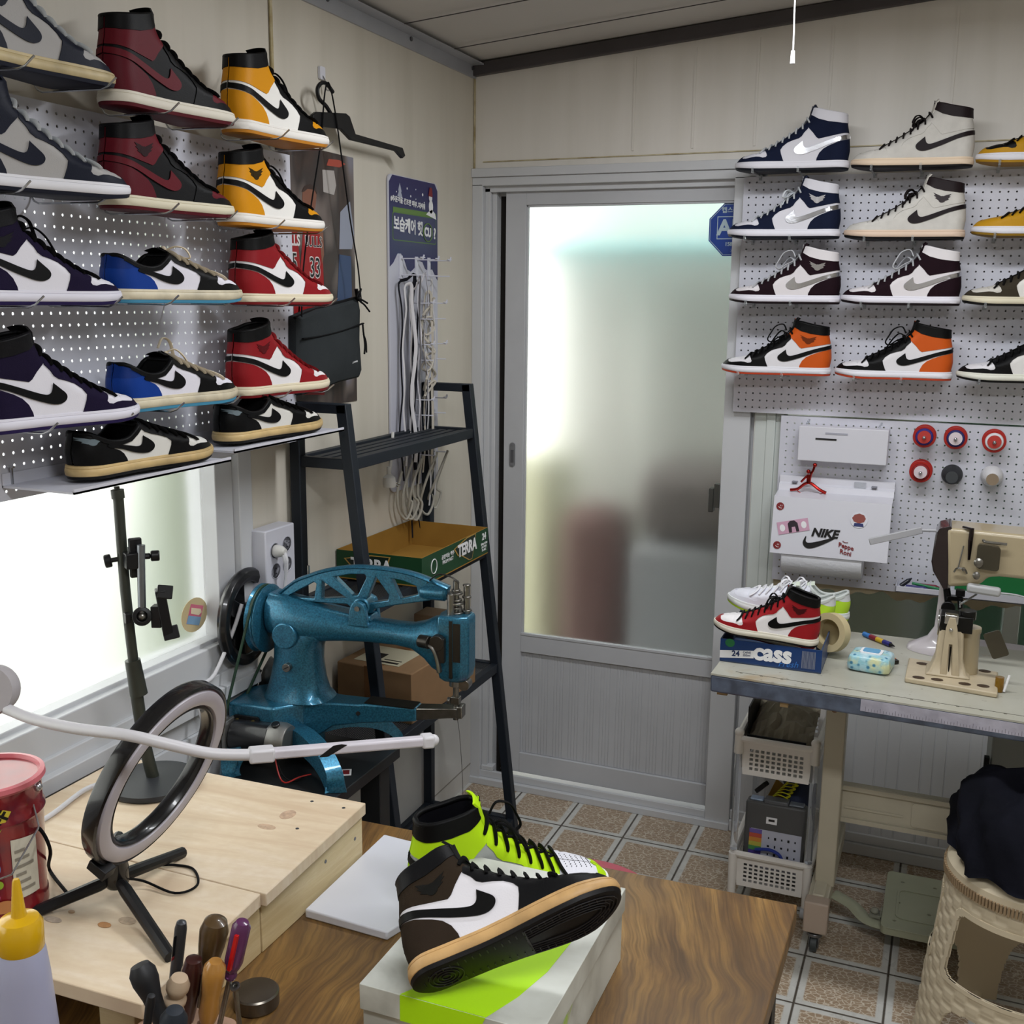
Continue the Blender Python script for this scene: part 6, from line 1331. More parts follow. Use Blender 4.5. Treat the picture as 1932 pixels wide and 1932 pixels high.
tool('awl', 'dark maroon varnished handle in the middle of the tool block', 'awl', (366, 1805), (352, 1925), -2.22, [(.008, 0), (.0105, .25), (.0125, .55), (.0125, .8), (.009, .96), (0, 1)], M_maroon)
tool('awl', 'amber wood handle right of the maroon handle', 'awl', (407, 1812), (392, 1925), -2.23, [(.009, 0), (.0115, .15), (.010, .4), (.0125, .75), (.012, .9), (.007, .99), (0, 1)], M_amb)
tool('wooden_turned_tool', 'pale beech tool with three turned beads', 'tool', (340, 1840), (322, 1925), -2.25, [(.010, 0), (.012, .1), (.0135, .2), (.010, .33), (.0125, .42), (.0125, .5), (.009, .58), (.0125, .7), (.0128, .8), (.009, .95), (0, 1)], M_beech)
tool('awl', 'awl with black blue bulb handle nearest the bottom edge', 'awl', (330, 1902), (322, 1975), -2.29, [(.008, 0), (.0145, .4), (.0145, .75), (.009, .95), (0, 1)], mat('blue black handle', '#1b222c', .6))
tool('thread_ripper', 'slim black tool with white marking in front of the left awl', 'tool', (286, 1876), (274, 1960), -2.30, [(0, 0), (.004, 0), (.005, .8), (.004, .97), (0, 1)], M_dkh)
M_pur = mat('clear purple acetate', '#6d3a68', .15, trans=.4)
tool('screwdriver', 'screwdriver with clear purple and red handle standing in the tool block', 'screwdriver', (458, 1737), (434, 1845), -2.20, [(.006, 0), (.0075, .06), (.006, .12), (.0085, .2), (.0105, .3), (.0105, .9), (.007, .98), (0, 1)], M_pur, [('red_insert', mat('red acetate', '#c01a1c', .25), lambda b, a, d, L: b.bar(a+d*L*.25+Vector((.003, -.0095, 0)), a+d*L*.85+Vector((.003, -.0095, 0)), .008, .004)), ('shaft', M_st, lambda b, a, d, L: b.cyl(a-d*.075, a, .0032, n=12))])
tool('scriber', 'thin steel scriber with ring end standing at the right of the tool block', 'scriber', (444, 1862), (451, 1925), -2.20, [(.0028, -.3), (.0028, .9), (.0022, 1)], M_st, [('ring_end', M_st, lambda b, a, d, L: b.lathe([(.003, -.001), (.0058, -.001), (.0058, .002), (.003, .002), (.003, -.001)], 16, a+d*L, (.1, -.5, 1)))])
tool('tweezers', 'steel tweezers between the maroon and amber handles', 'tweezers', (382, 1838), (376, 1900), -2.22, [(.0024, 0), (.002, .5), (.0012, 1)], M_st)
q = at(470, 1855, 'Z', .675); b = MB(); b.lathe([(0, 0), (.0285, 0), (.030, .002), (.030, .019), (.028, .021), (0, .0215)], 56, (.6035, -2.045, ZTB+.001)); tag(b.build('steel_disc', mat('brushed steel puck', '#6f6a62', .3, metal=.9, var=.1, vscale=40)), 'round brushed steel weight on the table behind the screwdriver', 'weight')
# white cable along the riser, pink stool under the table
b = MB(); b.tube([at(-20, 1600, 'Z', zr+.004), at(40, 1570, 'Z', zr+.004), at(100, 1535, 'Z', zr+.004), at(160, 1490, 'Z', zr+.006), at(215, 1468, 'Z', zr+.008), (.10, -1.70, zr+.02), (.075, -1.62, .70), (.07, -1.45, .68), at(372, 1310, 'Y', -1.42), at(405, 1272, 'Y', -1.36), at(440, 1190, 'Y', -1.3), at(456, 1140, 'Y', -1.28)], .0042, 10, smooth=5)
tag(b.build('white_cable', mat('white cable', '#d2d2d6', .4)), 'white cable running along the riser and up behind the hand wheel', 'cable')
t = thing('pink_stool', 'pink round plastic stool seat showing behind the work table', 'stool', (.722, -1.045, 0)); rs = .175; hs = .30; M_pk = mat('pink red plastic', '#b2505f', .35)
b = MB(); hl = [ell(.05*cos(a), .05*sin(a), .013, .013, 12) for a in (0, pi/2, pi, 3*pi/2)]; b.prism(ell(0, 0, rs, rs, 48), hs-.006, hs, (0, 0, 0), (1, 0, 0), (0, 1, 0), [ell(.09, -.02, .028, .01, 14), ell(-.05, -.09, .02, .02, 14), ell(-.04, .08, .02, .02, 14)]); b.lathe([(rs-.002, hs-.001), (rs+.006, hs-.006), (rs+.008, hs-.035), (rs+.004, hs-.035), (rs+.002, hs-.010), (rs-.004, hs-.006)], 48); b.build('seat', M_pk, t)
for a in (.8, 2.4, 3.9, 5.5): b = MB(); b.bar((cos(a)*.135, sin(a)*.135, hs-.008), (cos(a)*.165, sin(a)*.165, 0), .05, .02, up=(cos(a), sin(a), 0)); b.build('leg', M_pk, t, bevel=.004)
# ================================================================== SEWING DESK AND RIGHT SIDE
ZD = .76
M_dtop = NT('worn grey green laminate', .4); g = M_dtop
c = g.ramp(g.noise(g.tc, 7, 5, .4), [(.3, '#a3a193'), (.6, '#b0afa3'), (.8, '#a5906f')]); c = g.mix(g.ramp(g.noise(g.tc, 55, 3), [(.28, .5), (.33, 0.0)]), c, '#6d6450'); g.color(c); M_dtop = g.m
M_dedge = mat('worn blue grey edging', '#5c6678', .45, var=.35, vscale=30, vcol='#454b58'); M_crm = mat('cream painted steel', '#bab39f', .4, var=.06, vscale=10); M_wood = mat('raw wood', '#a0855c', .7, var=.2, vscale=20)
d0, d1, d2 = at(1341, 1270, 'Z', ZD), at(1395, 1192, 'Z', ZD), at(1932, 1362, 'Z', ZD)
t = thing('sewing_desk', 'sewing table with grey green top and blue edge on a cream steel frame', 'table', (0, 0, 0))
slope = (d2.y-d0.y)/(d2.x-d0.x)
dk = [(d0.x, d0.y), (2.1, d0.y+slope*(2.1-d0.x)), (2.1, -.31), (d1.x+.01, -.335)]
b = MB(); b.prism(dk, ZD-.004, ZD, (0, 0, 0), (1, 0, 0), (0, 1, 0)); b.build('laminate_top', M_dtop, t)
b = MB(); b.prism(dk, ZD-.043, ZD-.0042, (0, 0, 0), (1, 0, 0), (0, 1, 0)); b.build('table_board', M_dedge, t, bevel=.004)
b = MB(); b.bar((d0.x+.05, d0.y+.032, ZD+.0002), (2.05, d0.y+slope*(2.05-d0.x)+.032, ZD+.0002), .0012, .0008)
for k in range(22): x_ = d0.x+.06+k*.045; b.bar((x_, d0.y+slope*(x_-d0.x)+.03, ZD+.0003), (x_+.006, d0.y+slope*(x_-d0.x)+.03, ZD+.0003), .0016, .0006)
b.build('scale_line', mat('faded black line', '#5a574c', .6), t)
r0, r1 = at(1625, 1313, 'Y', d0.y+slope*.35), None
xr0 = r0.x; b = MB(); yy = lambda x: d0.y+slope*(x-d0.x)-.0012
b.bar((xr0, yy(xr0), ZD-.018), (2.0, yy(2.0), ZD-.018), .0012, .026, up=(0, 0, 1)); b.build('taped_ruler', mat('shiny taped ruler', '#b4b2c0', .12, var=.25, vscale=26, coat=.6, bump=.5, bscale=60, dist=.002), t)
b = MB()
for k in range(60):
    x_ = xr0+.01+k*.006; b.bb((x_, yy(x_)-.0009, ZD-.030), (x_+.001, yy(x_)-.0005, ZD-.030+(.010 if k % 5 == 0 else .006)))
b.build('ruler_marks', mat('grey ruler marks', '#77747e', .5), t)
b = MB(); b.bb((d0.x+.012, d0.y+.02, ZD-.055), (d0.x+.035, d0.y+.06, ZD-.043)); b.bb((d0.x+.155, d0.y+.0, ZD-.055), (d0.x+.172, d0.y+.02, ZD-.042)); b.build('wood_block', M_wood, t)
# T leg
px_ = 1.185
b = MB(); b.bb((px_-.024, -.47, .13), (px_+.024, -.41, ZD-.043)); b.build('leg_post', M_crm, t, bevel=.003)
b = MB(); b.bb((px_-.032, -.545, .085), (px_+.018, -.10, .135)); b.bb((px_-.022, -.54, .134), (px_+.008, -.12, .142)); b.build('leg_foot', M_crm, t, bevel=.004)
b = MB(); b.bb((px_-.036, -.575, .055), (px_+.022, -.535, .137)); b.build('foot_end_cap', mat('pinkish cream cap', '#b09f90', .5), t, bevel=.004)
b = MB(); b.cyl((px_-.024-.001, -.455, .60), (px_-.020, -.455, .60), .008, n=12); b.cyl((px_-.005, -.4715, .60), (px_-.005, -.468, .60), .008, n=14); b.build('bolt', mat('wood knot bolt', '#7a5a44', .6), t)
b = MB(); b.bar((px_+.02, -.40, .335), (2.05, -.40, .335), .018, .10); b.m(0).bar((px_+.02, -.411, .378), (2.05, -.411, .378), .012, .012); b.bar((px_+.02, -.411, .292), (2.05, -.411, .292), .012, .012); b.bar((px_+.03, -.410, .325), (px_+.17, -.410, .325), .004, .006); b.prism(rrect(px_+.19, .302, px_+.32, .365, .008), 0, .003, (0, -.4092, 0), (1, 0, 0), (0, 0, 1)); b.build('cross_beam', M_crm, t, bevel=.003)
def caster(x, y, z0, par, s=1.0, name='caster'):
    b = MB(); b.cyl((x, y, z0-.006), (x, y, z0+.012), .012*s, n=16); b.lathe([(0, 0), (.019*s, -.002), (.019*s, -.010), (0, -.012)], 20, (x, y, z0-.002)); b.bb((x-.012*s, y-.014*s, .014*s), (x-.009*s, y+.016*s, z0-.010)); b.bb((x+.009*s, y-.014*s, .014*s), (x+.012*s, y+.016*s, z0-.010)); b.m(1).cyl((x-.008*s, y-.004, .021*s), (x+.008*s, y-.004, .021*s), .020*s, n=24)
    return b.build(name, [mat('zinc fork', '#7c7e80', .3, metal=.9), mat('grey caster wheel', '#3c4142', .5)], par, bevel=.001)
caster(px_-.008, -.555, .055, t)
# foot pedal on its bar
t = thing('foot_pedal', 'grey green pressed steel foot pedal under the sewing table', 'pedal', (0, 0, 0)); M_ped = mat('grey green enamel', '#a4a68e', .45, var=.12, vscale=8)
b = MB(); zz_ = .075; T4 = [at(1677, 1640, 'Z', .085), at(1662, 1750, 'Z', .075), None, None]
x0p, x1p, y0p, y1p = 1.327, 1.60, -.515, -.225
b.prism(rrect(x0p, y0p, x1p, y1p, .015), 0, .004, (0, 0, zz_), (1, 0, 0), (0, 1, 0), [ell(x, y, .005, .004, 10) for x, y in ((x0p+.04, y1p-.05), (x0p+.03, y0p+.04), (x0p+.11, y0p+.10), (x0p+.035, y0p+.13), (x0p+.12, y1p-.05))])
b.prism(rrect(x0p, y0p, x1p, y1p, .015), .0, .018, (0, 0, zz_-.016), (1, 0, 0), (0, 1, 0), [rrect(x0p+.004, y0p+.004, x1p-.004, y1p-.004, .012)])
b.prism(rrect(x0p+.03, y0p+.05, x1p-.05, y1p-.09, .02), .004, .0065, (0, 0, zz_), (1, 0, 0), (0, 1, 0), [rrect(x0p+.036, y0p+.056, x1p-.056, y1p-.096, .016)]); b.build('pedal_plate', M_ped, t, bevel=.001)
b = MB(); b.tube([(px_+.02, -.40, .075), (px_+.07, -.42, .065), (px_+.11, -.46, .055), (x0p+.02, -.47, .055)], .022, 8, flat=.35, smooth=4, up=(0, 0, 1)); b.build('pedal_bar', M_ped, t)
b = MB(); b.bb((x0p-.03, -.455, .062), (x0p-.002, -.425, .068)); b.sphere((x0p-.018, -.44, .074), .011, 12, 8, (1, 1, .7)); b.bb((x0p-.004, -.455, .05), (x0p-.001, -.43, .085)); b.build('pivot_bracket', mat('pedal bracket', '#8a8a7c', .5), t)
# motor box under the desk
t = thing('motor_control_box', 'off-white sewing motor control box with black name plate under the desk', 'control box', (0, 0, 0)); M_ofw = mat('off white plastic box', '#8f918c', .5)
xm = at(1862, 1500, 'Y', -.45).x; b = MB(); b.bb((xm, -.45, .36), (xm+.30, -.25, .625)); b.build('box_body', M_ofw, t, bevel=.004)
b = MB(); b.bb((xm+.058, -.452, .472), (xm+.2, -.4505, .50)); b.bb((xm+.08, -.452, .512), (xm+.2, -.4505, .521)); b.build('name_plate', M_blkp, t); text('name_plate_lettering', 'PANASONIC', .020, mat('grey lettering', '#a5a6a4', .5), t, (xm+.13, -.4525, .484), (1, 0, 0), (0, 0, 1), bold=.0004, shear=.2)
b = MB(); b.cyl((xm+.065, -.47, .425), (xm+.065, -.45, .425), .016, n=20); b.cyl((xm+.105, -.47, .42), (xm+.105, -.45, .42), .016, n=20); b.build('dial_knob', M_blkp, t, bevel=.001)
b = MB(); b.bb((xm-.014, -.46, .44), (xm-.002, -.44, .53)); b.bb((xm-.026, -.46, .45), (xm-.012, -.44, .475)); b.build('side_connector', M_blkp, t, bevel=.001)
b = MB(); b.bb((at(1768, 1365, 'Y', -.62).x, -.66, ZD-.085), (2.0, -.40, ZD-.044)); tag(b.build('oil_pan', mat('black oil pan', '#08080a', .6), bevel=.006), 'black oil pan hanging under the sewing table', 'pan')
b = MB(); b.bb((xm-.010, -.36, .26), (xm+.25, -.34, .36)); b.build('mount_bar', M_blkp, t)

# ------------------------------------------------------------------ industrial machine
M_bei = mat('beige enamel', '#a99b7e', .3, coat=.4, var=.06, vscale=8); M_bei2 = mat('pale cream enamel', '#b9ab90', .4, var=.12, vscale=25); M_brn = mat('dark brown face plate', '#22181a', .22, coat=.5)
t = thing('post_bed_machine', 'beige industrial post bed sewing machine with brown face plate', 'sewing machine', (0, 0, 0)); YM = -.50
P_ = lambda x, y: (at(x, y, 'Y', YM).x, at(x, y, 'Y', YM).z)
h0 = [P_(x, y) for x, y in [(1783, 997), (1932, 1013)]]
prof = [P_(*q) for q in [(1785, 996), (1932, 1010), (2100, 1030), (2100, 1116), (1932, 1094), (1885, 1089), (1864, 1090), (1850, 1104), (1820, 1107), (1787, 1108)]]
b = MB(); b.prism(prof, -.055, .055, (0, YM+.055, 0), (1, 0, 0), (0, 0, 1)); b.build('machine_arm', M_bei, t, bevel=.016, seg=4)
fp = [P_(*q) for q in [(1765, 1010), (1772, 998), (1793, 993), (1796, 996), (1788, 1112), (1780, 1113), (1760, 1078), (1757, 1060)]]
b = MB(); b.prism(fp, -.05, .05, (0, YM+.052, 0), (1, 0, 0), (0, 0, 1)); b.build('face_plate', M_brn, t, bevel=.005, seg=3)
YF = YM-.002
p = lambda x, y, dy=-.004: at(x, y, 'Y', YM+dy)
b = MB(); b.tube([p(1818, 994, .01), p(1834, 998), p(1831, 1020, -.008), p(1828, 1056, -.006)], .006, 8, flat=.5, rs=[.005, .007, .007, .004]); b.build('take_up_guard', mat('chromed guard', '#3b3436', .15, metal=.9), t)
b = MB(); b.prism(rrect(-.026, -.026, .022, .030, .008), 0, .014, p(1866, 1052, -.004), (1, 0, -.08), (0, 0, 1)); b.build('tension_cover', mat('smoky clear plastic', '#5c5646', .15, trans=.6, spec=.4), t, bevel=.003)
b = MB()
for x, y, r in ((1846, 1061, .010), (1842, 1085, .008)): b.lathe([(0, 0), (r, 0), (r, .004), (r*.5, .006), (r*.45, .016), (r*.8, .018), (0, .02)], 20, p(x, y, -.016), (0, -1, 0))
b.lathe([(0, 0), (.004, 0), (.004, .01), (0, .011)], 12, p(1818, 1073), (0, -1, 0)); b.build('tension_dial', M_st, t)
b = MB(); b.tube([p(1855, 1019, -.008), p(1862, 1023, -.012), p(1900, 1027, -.01)], .0032, 8, smooth=3); b.build('thread_guide', M_st, t); b = MB(); b.tube([p(1800, 1079, -.006), p(1806, 1072, -.010), p(1820, 1074, -.010), p(1824, 1082, -.006)], .002, 6, smooth=3); b.tube([p(1808, 1071, -.004), p(1818, 1030, -.004)], .0016, 6); b.build('thread_guide', M_st, t)
b = MB(); b.cyl(p(1810, 1112, .03), p(1812, 1150, .03), .006, n=12); b.cyl(p(1786, 1110, .03), p(1789, 1136, .03), .008, n=12); b.lathe([(0, -.005), (.015, -.005), (.016, 0), (.015, .005), (0, .005)], 22, p(1789, 1147, .02), (0, -1, 0)); b.box(p(1802, 1128, .03), (.035, .02, .010)); b.box(p(1812, 1118, .02), (.02, .02, .014)); b.build('presser_assembly', mat('black steel', '#1a191a', .3, metal=.6), t, bevel=.001)
b = MB(); b.bar(p(1824, 1108, -.02), p(1888, 1118, -.02), .022, .020, up=(0, 0, 1)); b.build('led_light_head', mat('grey white plastic', '#a8a9aa', .35), t, bevel=.006, seg=3)
b = MB(); b.tube([p(1888, 1119, -.02), p(1915, 1122, -.02), p(1945, 1130, -.02)], .0022, 6, smooth=3); b.tube([p(1811, 1140, .0), p(1820, 1135, -.01), p(1843, 1121, -.02)], .0022, 6, smooth=3); b.tube([p(1811, 1134, .0), p(1811, 1146, 0)], .0018, 6); b.build('needle_guard', M_wire, t)
xe = prof[2][0]; b = MB(); b.bb((xe-.002, YM, ZD+.0005), (xe+.11, YM+.11, prof[2][1]-.004)); b.build('machine_column', M_bei, t, bevel=.012, seg=3); b = MB(); b.bb((1.70, YM-.02, ZD+.0005), (xe+.13, YM+.13, ZD+.03)); b.build('machine_base', M_bei, t, bevel=.006)
# post bed
bs = [at(1713, 1253, 'Z', ZD+.004), at(1706, 1290, 'Z', ZD+.004), at(1876, 1308, 'Z', ZD+.004), at(1878, 1280, 'Z', ZD+.004)]
b = MB(); b.prism([(bs[0].x, -.525), (bs[1].x, -.675), (1.525, -.70), (1.53, -.55)], .0005, .012, (0, 0, ZD), (1, 0, 0), (0, 1, 0)); b.build('bed_plate', M_bei2, t, bevel=.003)
b = MB(); 
for x, y in ((1740, 1252), (1733, 1278), (1768, 1282), (1820, 1290), (1855, 1294), (1858, 1266)): b = MB(); q = at(x, y, 'Z', ZD+.0125); b.lathe([(0, .0008), (.004, .0008), (.005, .0003), (.010, .0002)], 12, q, sx=1.3); b.build('bed_screw', mat('rusty screw', '#4a3a2c', .6, metal=.4), t)
q = at(1800, 1282, 'Z', ZD+.012); cxp, cyp = 1.425, -.60
def pr(z, w, d, cx=cxp, cy=cyp): return [Vector((cx+x*w, cy+y*d, z)) for x, y in [(-1, -1), (1, -1), (1, 1), (-1, 1)]]
b = MB(); b.loft([pr(ZD+.012, .048, .040), pr(ZD+.02, .038, .034), pr(ZD+.05, .029, .029), pr(ZD+.105, .026, .027), pr(ZD+.125, .024, .025)]); b.build('bed_post', M_bei2, t, bevel=.005, seg=3)
b = MB(); b.lathe([(0, 0), (.024, 0), (.022, .09), (.024, .095), (.024, .105), (0, .106)], 28, (cxp+.038, cyp+.02, ZD+.012)); b.build('post_column', M_bei, t, bevel=.001)
b = MB(); b.prism([(-.016, .004), (-.012, .11), (-.006, .135), (.006, .135), (.012, .11), (.024, .004), (.008, .004), (.004, .075), (-.002, .075), (-.002, .004)], 0, .005, (cxp, cyp-.031, ZD+.012), (1, 0, 0), (0, 0, 1)); b.build('post_front_plate', M_bei2, t, bevel=.0012)
b = MB(); b.bb((cxp+.000, cyp-.0335, ZD+.02), (cxp+.003, cyp-.030, ZD+.082)); b.bb((cxp-.024, cyp-.026, ZD+.112), (cxp+.042, cyp+.03, ZD+.148)); b.cyl((cxp+.03, cyp-.005, ZD+.14), (cxp+.03, cyp-.005, ZD+.160), .018, n=20); b.build('hook_mechanism', mat('dark hook steel', '#232322', .3, metal=.7), t, bevel=.003)
b = MB(); b.bb((cxp-.016, cyp-.034, ZD+.132), (cxp+.012, cyp-.012, ZD+.152)); b.lathe([(0, 0), (.0045, 0), (.0035, .004), (0, .005)], 12, (cxp-.001, cyp-.036, ZD+.12), (0, -1, 0)); b.lathe([(.028, 0), (.030, .002), (.028, .003)], 24, (cxp-.026, cyp, ZD+.125), (-1, 0, 0)); b.build('chrome_latch', mat('bright chrome', '#c4c4c2', .12, metal=.95), t, bevel=.003)
b = MB(); b.prism(rrect(-.018, -.030, .018, .030, .006), 0, .003, (cxp+.092, cyp-.01, ZD+.092), (.9, 0, .42), (-.42, 0, .9)); b.build('needle_eye_guard', mat('smoky clear plastic', '#5c5646', .15, trans=.6), t, bevel=.001)
# spreading white machine base column behind the needle
M_wcol = mat('glossy white casting', '#c4bec2', .3, coat=.4)
cc = at(1765, 1225, 'Z', ZD); t2 = thing('white_lamp_stand', 'tall white flared stand standing behind the machine head', 'stand', (0, 0, 0))
bx_, by_ = 1.405, -.405
b = MB(); b.loft([[Vector((bx_+x*w, by_+y*d, z)) for x, y in [(cos(2*pi*k/20), sin(2*pi*k/20)) for k in range(20)]] for z, w, d in ((ZD+.0005, .075, .05), (ZD+.012, .072, .048), (ZD+.022, .052, .036), (ZD+.035, .030, .024), (ZD+.06, .016, .016), (ZD+.12, .013, .013), (ZD+.20, .011, .011), (ZD+.27, .010, .010))]); b.build('flared_column', M_wcol, t2, sharp=70)
b = MB(); tip = at(1626, 1023, 'Y', -.44); b.bar((bx_, by_, ZD+.265), at(1790, 1003, 'Y', -.42), .006, .006); b.tube([at(1790, 1002, 'Y', -.42), at(1760, 1001, 'Y', -.42), at(1735, 1000, 'Y', -.42)], .004, 8, smooth=3); b.bar(at(1740, 1000, 'Y', -.42), at(1640, 1022, 'Y', -.44), .008, .016, up=(0, 0, 1)); b.build('lamp_arm', mat('grey white arm', '#a6a6aa', .4), t2, bevel=.002)
b = MB(); b.bar(at(1760, 1208, 'Y', -.30), at(1960, 1236, 'Y', -.30), .09, .012, up=(0, 0, 1)); b.build('ledge', M_wcol, t2)
b = MB(); b.bb((1.43, -.095, .8365), (2.0, -.05, .905)); tag(b.build('green_box', mat('green plastic', '#14713a', .4), bevel=.003), 'long green plastic case resting behind the beige sewing machine', 'case')
b = MB(); b.bb((1.42, -.11, .822), (2.0, -.0325, .836)); b.bb((1.419, -.114, .8235), (2.0, -.1102, .842)); tag(b.build('long_tray', M_peg), 'long white pegboard ledge behind the sewing machine arm, under the green case', 'shelf')

# ------------------------------------------------------------------ things on the desk
M_cass = mat('cobalt blue carton', '#15386e', .35, var=.15, vscale=12)
A0, A1, A2 = at(1357, 1247, 'Z', ZD), at(1548, 1272, 'Z', ZD), at(1584, 1205, 'Z', ZD)
wx = A1.x-A0.x; dy_ = A2.y-A1.y
tt = tray('can_carton', 'blue drinks carton tray with white lettering holding sneakers on the sewing table', (A0.x+A1.x)/2, A0.y+dy_/2, ZD+.001, wx, dy_, .054, math.atan2(A1.y-A0.y, wx), M_cass, mat('dark blue inside', '#33435f', .8), None)
fr_ = lambda x, z: (x-wx/2, -dy_/2-.0006, z)
text('carton_lettering', 'cass', .055, M_wh, tt, fr_(wx*.52, .032), (1, 0, 0), (0, 0, 1), bold=.0022, sx=.95, shear=.05); text('carton_script', 'Fresh', .020, mat('light blue script', '#2c6cb8', .4), tt, fr_(wx*.68, .012), (1, 0, .05), (0, 0, 1), shear=.3)
b = MB(); b.prism([(0, .008), (wx*.34, .016), (wx*.34, .034), (0, .026)], 0, .0004, (-wx/2, -dy_/2-.0003, 0), (1, 0, 0), (0, 0, 1)); b.build('white_flag', M_wh, tt); text('carton_number', '24', .018, mat('navy lettering', '#1c2f5c', .5), tt, (-wx/2+wx*.16, -dy_/2-.0012, .022), (1, 0, .06), (0, 0, 1), bold=.0005); text('carton_small_text', 'CANS\n355ml', .007, mat('navy lettering', '#1c2f5c', .5), tt, (-wx/2+wx*.27, -dy_/2-.0012, .0245), (1, 0, .06), (0, 0, 1))
b = MB(); b.prism(ell(.022, .046, .011, .010, 16), 0, .0004, (-wx/2, -dy_/2-.0003, 0), (1, 0, 0), (0, 0, 1)); b.build('green_emblem', mat('green emblem', '#1f6a3c', .5), tt)
b = MB()
for k in range(11): b.bb((wx*.81-wx/2+k*.0028, -dy_/2-.0012, .008), (wx*.81-wx/2+k*.0028+.0014, -dy_/2-.0004, .048))
b.build('barcode', mat('grey barcode', '#7c8292', .5), tt)
def free_shoe(kind, label, spec, loc, rz, s=.97, rx=0, ry=0, sz=1):
    o = make_shoe(kind, label, spec); o.location = loc; o.rotation_euler = (rx, ry, rz); o.scale = (s, s, s*sz); return o
CH2 = with_(CHI, mid='#d8d3c4', out='#151416', lace='#111112', wing='#4a1014', ws='+', bow='lace_bow', fore='#931c22', heel='#931c22', ank='#8c1a20')
hx, hy = at(1545, 1222, 'Y', -.675).x, -.665
free_shoe('high', 'red, white and black high-top resting on the front of the blue carton', CH2, (hx-.006, -.668, ZD+.056), pi+.03, .78, 0, -.075, .95)
free_shoe('high', 'second red and white high-top behind the front one, only toe showing', with_(CHI, mid='#d8d3c4', lace='#c4551f'), (hx-.020, -.590, ZD+.012), pi+.03, .78, 0, -.20, .72)
WNE = dict(q='#d3d4dc', fore='#d8d9e2', heel='#b5dc3a', ank='#cfd2d4', col='#c4c9c6', st='#d8d9e2', mid='#d6d9d8', out='#b5dc2a', lace='#e4e4e8', toe='#d8d9e2', bow='lace_bow', ton='#cfd8c8')
free_shoe('low', 'white low-top with neon yellow trim at the back of the blue carton', WNE, (1.160, -.495, ZD+.055), pi+.04, .84, 0, -.13, 1.05)
free_shoe('low', 'second white and neon low-top behind the masking tape roll', WNE, (1.190, -.405, ZD+.05), pi+.08, .82, 0, -.06, 1.0)
b = MB(); c0 = at(1567, 1193, 'Y', -.55); b.lathe([(.031, -.012), (.046, -.012), (.046, .012), (.031, .012), (.031, -.012)], 40, c0, (-.45, -.85, .15)); tag(b.build('masking_tape', mat('cream masking tape', '#c3b48c', .6)), 'cream roll of masking tape standing behind the red sneaker heel', 'tape')
# wipes, lighter, pen, cup
w0, w1, w2 = at(1593, 1278, 'Z', ZD), at(1662, 1290, 'Z', ZD), at(1688, 1256, 'Z', ZD)
t = thing('wet_wipes_pack', 'pale blue floral pack of wet wipes on the sewing table', 'wipes', ((w0.x+w2.x)/2+.0, (w0.y+w2.y)/2+.02, ZD+.001), -.12); g = NT('floral wipes foil', .3)
vo = g.n('TexVoronoi', Vector=g.tc, Scale=60.0).outputs['Distance']; c = g.mix(g.ramp(vo, [(.15, 1.0), (.3, 0.0)]), g.ramp(g.noise(g.tc, 30, 3), [(.35, '#b9d4dc'), (.5, '#8fc3cf'), (.65, '#c9cfa4')]), '#3f7d9c'); g.color(c); g.bump(g.noise(g.tc, 50, 3, 1), .6, .003)
def pil(z, w, d): return [Vector((x*w, y*d, z)) for x, y in [(-1, -.8), (-.8, -1), (.8, -1), (1, -.8), (1, .8), (.8, 1), (-.8, 1), (-1, .8)]]
b = MB(); b.loft([pil(0, .042, .036), pil(.004, .046, .041), pil(.018, .047, .043), pil(.034, .044, .040), pil(.040, .036, .032)]); b.build('pack', g.m, t, bevel=.003, sub=1)
b = MB(); b.prism(rrect(-.024, -.020, .024, .018, .006), 0, .003, (0, 0, .039), (1, 0, 0), (0, 1, 0)); b.m(1).prism(rrect(-.018, -.015, .018, .013, .005), .003, .0045, (0, 0, .039), (1, 0, 0), (0, 1, 0)); b.build('lid', [M_wh, mat('sky blue lid', '#5a9cc4', .35)], t, bevel=.0008)
b = MB(); q0, q1 = at(1667, 1232, 'Z', ZD+.006), at(1686, 1246, 'Z', ZD+.006); t = thing('lighter', 'orange lighter beside the wet wipes', 'lighter', (0, 0, 0)); b.bar(q0, q1, .014, .009); b.build('body', mat('orange plastic', '#c4652a', .3), t, bevel=.002); b = MB(); b.bar(q1, q1+(q1-q0)*.25, .013, .008); b.build('metal_top', M_gun, t)
q0, q1 = at(1630, 1196, 'Z', ZD+.007), at(1682, 1217, 'Z', ZD+.007); t = thing('striped_pen', 'blue, red and yellow striped marker lying on the sewing table', 'pen', (0, 0, 0))
for k, cc_ in enumerate(('#2f6fb4', '#7c2030', '#c4a22a', '#2a2870')): b = MB(); b.cyl(q0+(q1-q0)*k*.24, q0+(q1-q0)*(k+1)*.24, .0062, n=12); b.build('barrel_section', mat('pen band '+cc_, cc_, .35), t)
b = MB(); b.cyl(q0+(q1-q0)*.96, q1+(q1-q0)*.12, .005, .0008, n=12); b.build('pen_tip', M_blkp, t)
q = at(1884, 1305, 'Z', ZD); t = thing('oil_vial', 'small clear vial with amber oil at the corner of the machine bed', 'vial', (q.x, q.y, ZD+.001)); b = MB(); b.lathe([(0, 0), (.0085, 0), (.009, .003), (.009, .032), (0, .033)], 16); b.build('vial', mat('amber clear', '#a3791c', .1, trans=.6), t); b = MB(); b.cyl((.010, -.004, .002), (.018, 0, .038), .0028, n=8); b.build('white_stick', M_wh, t)

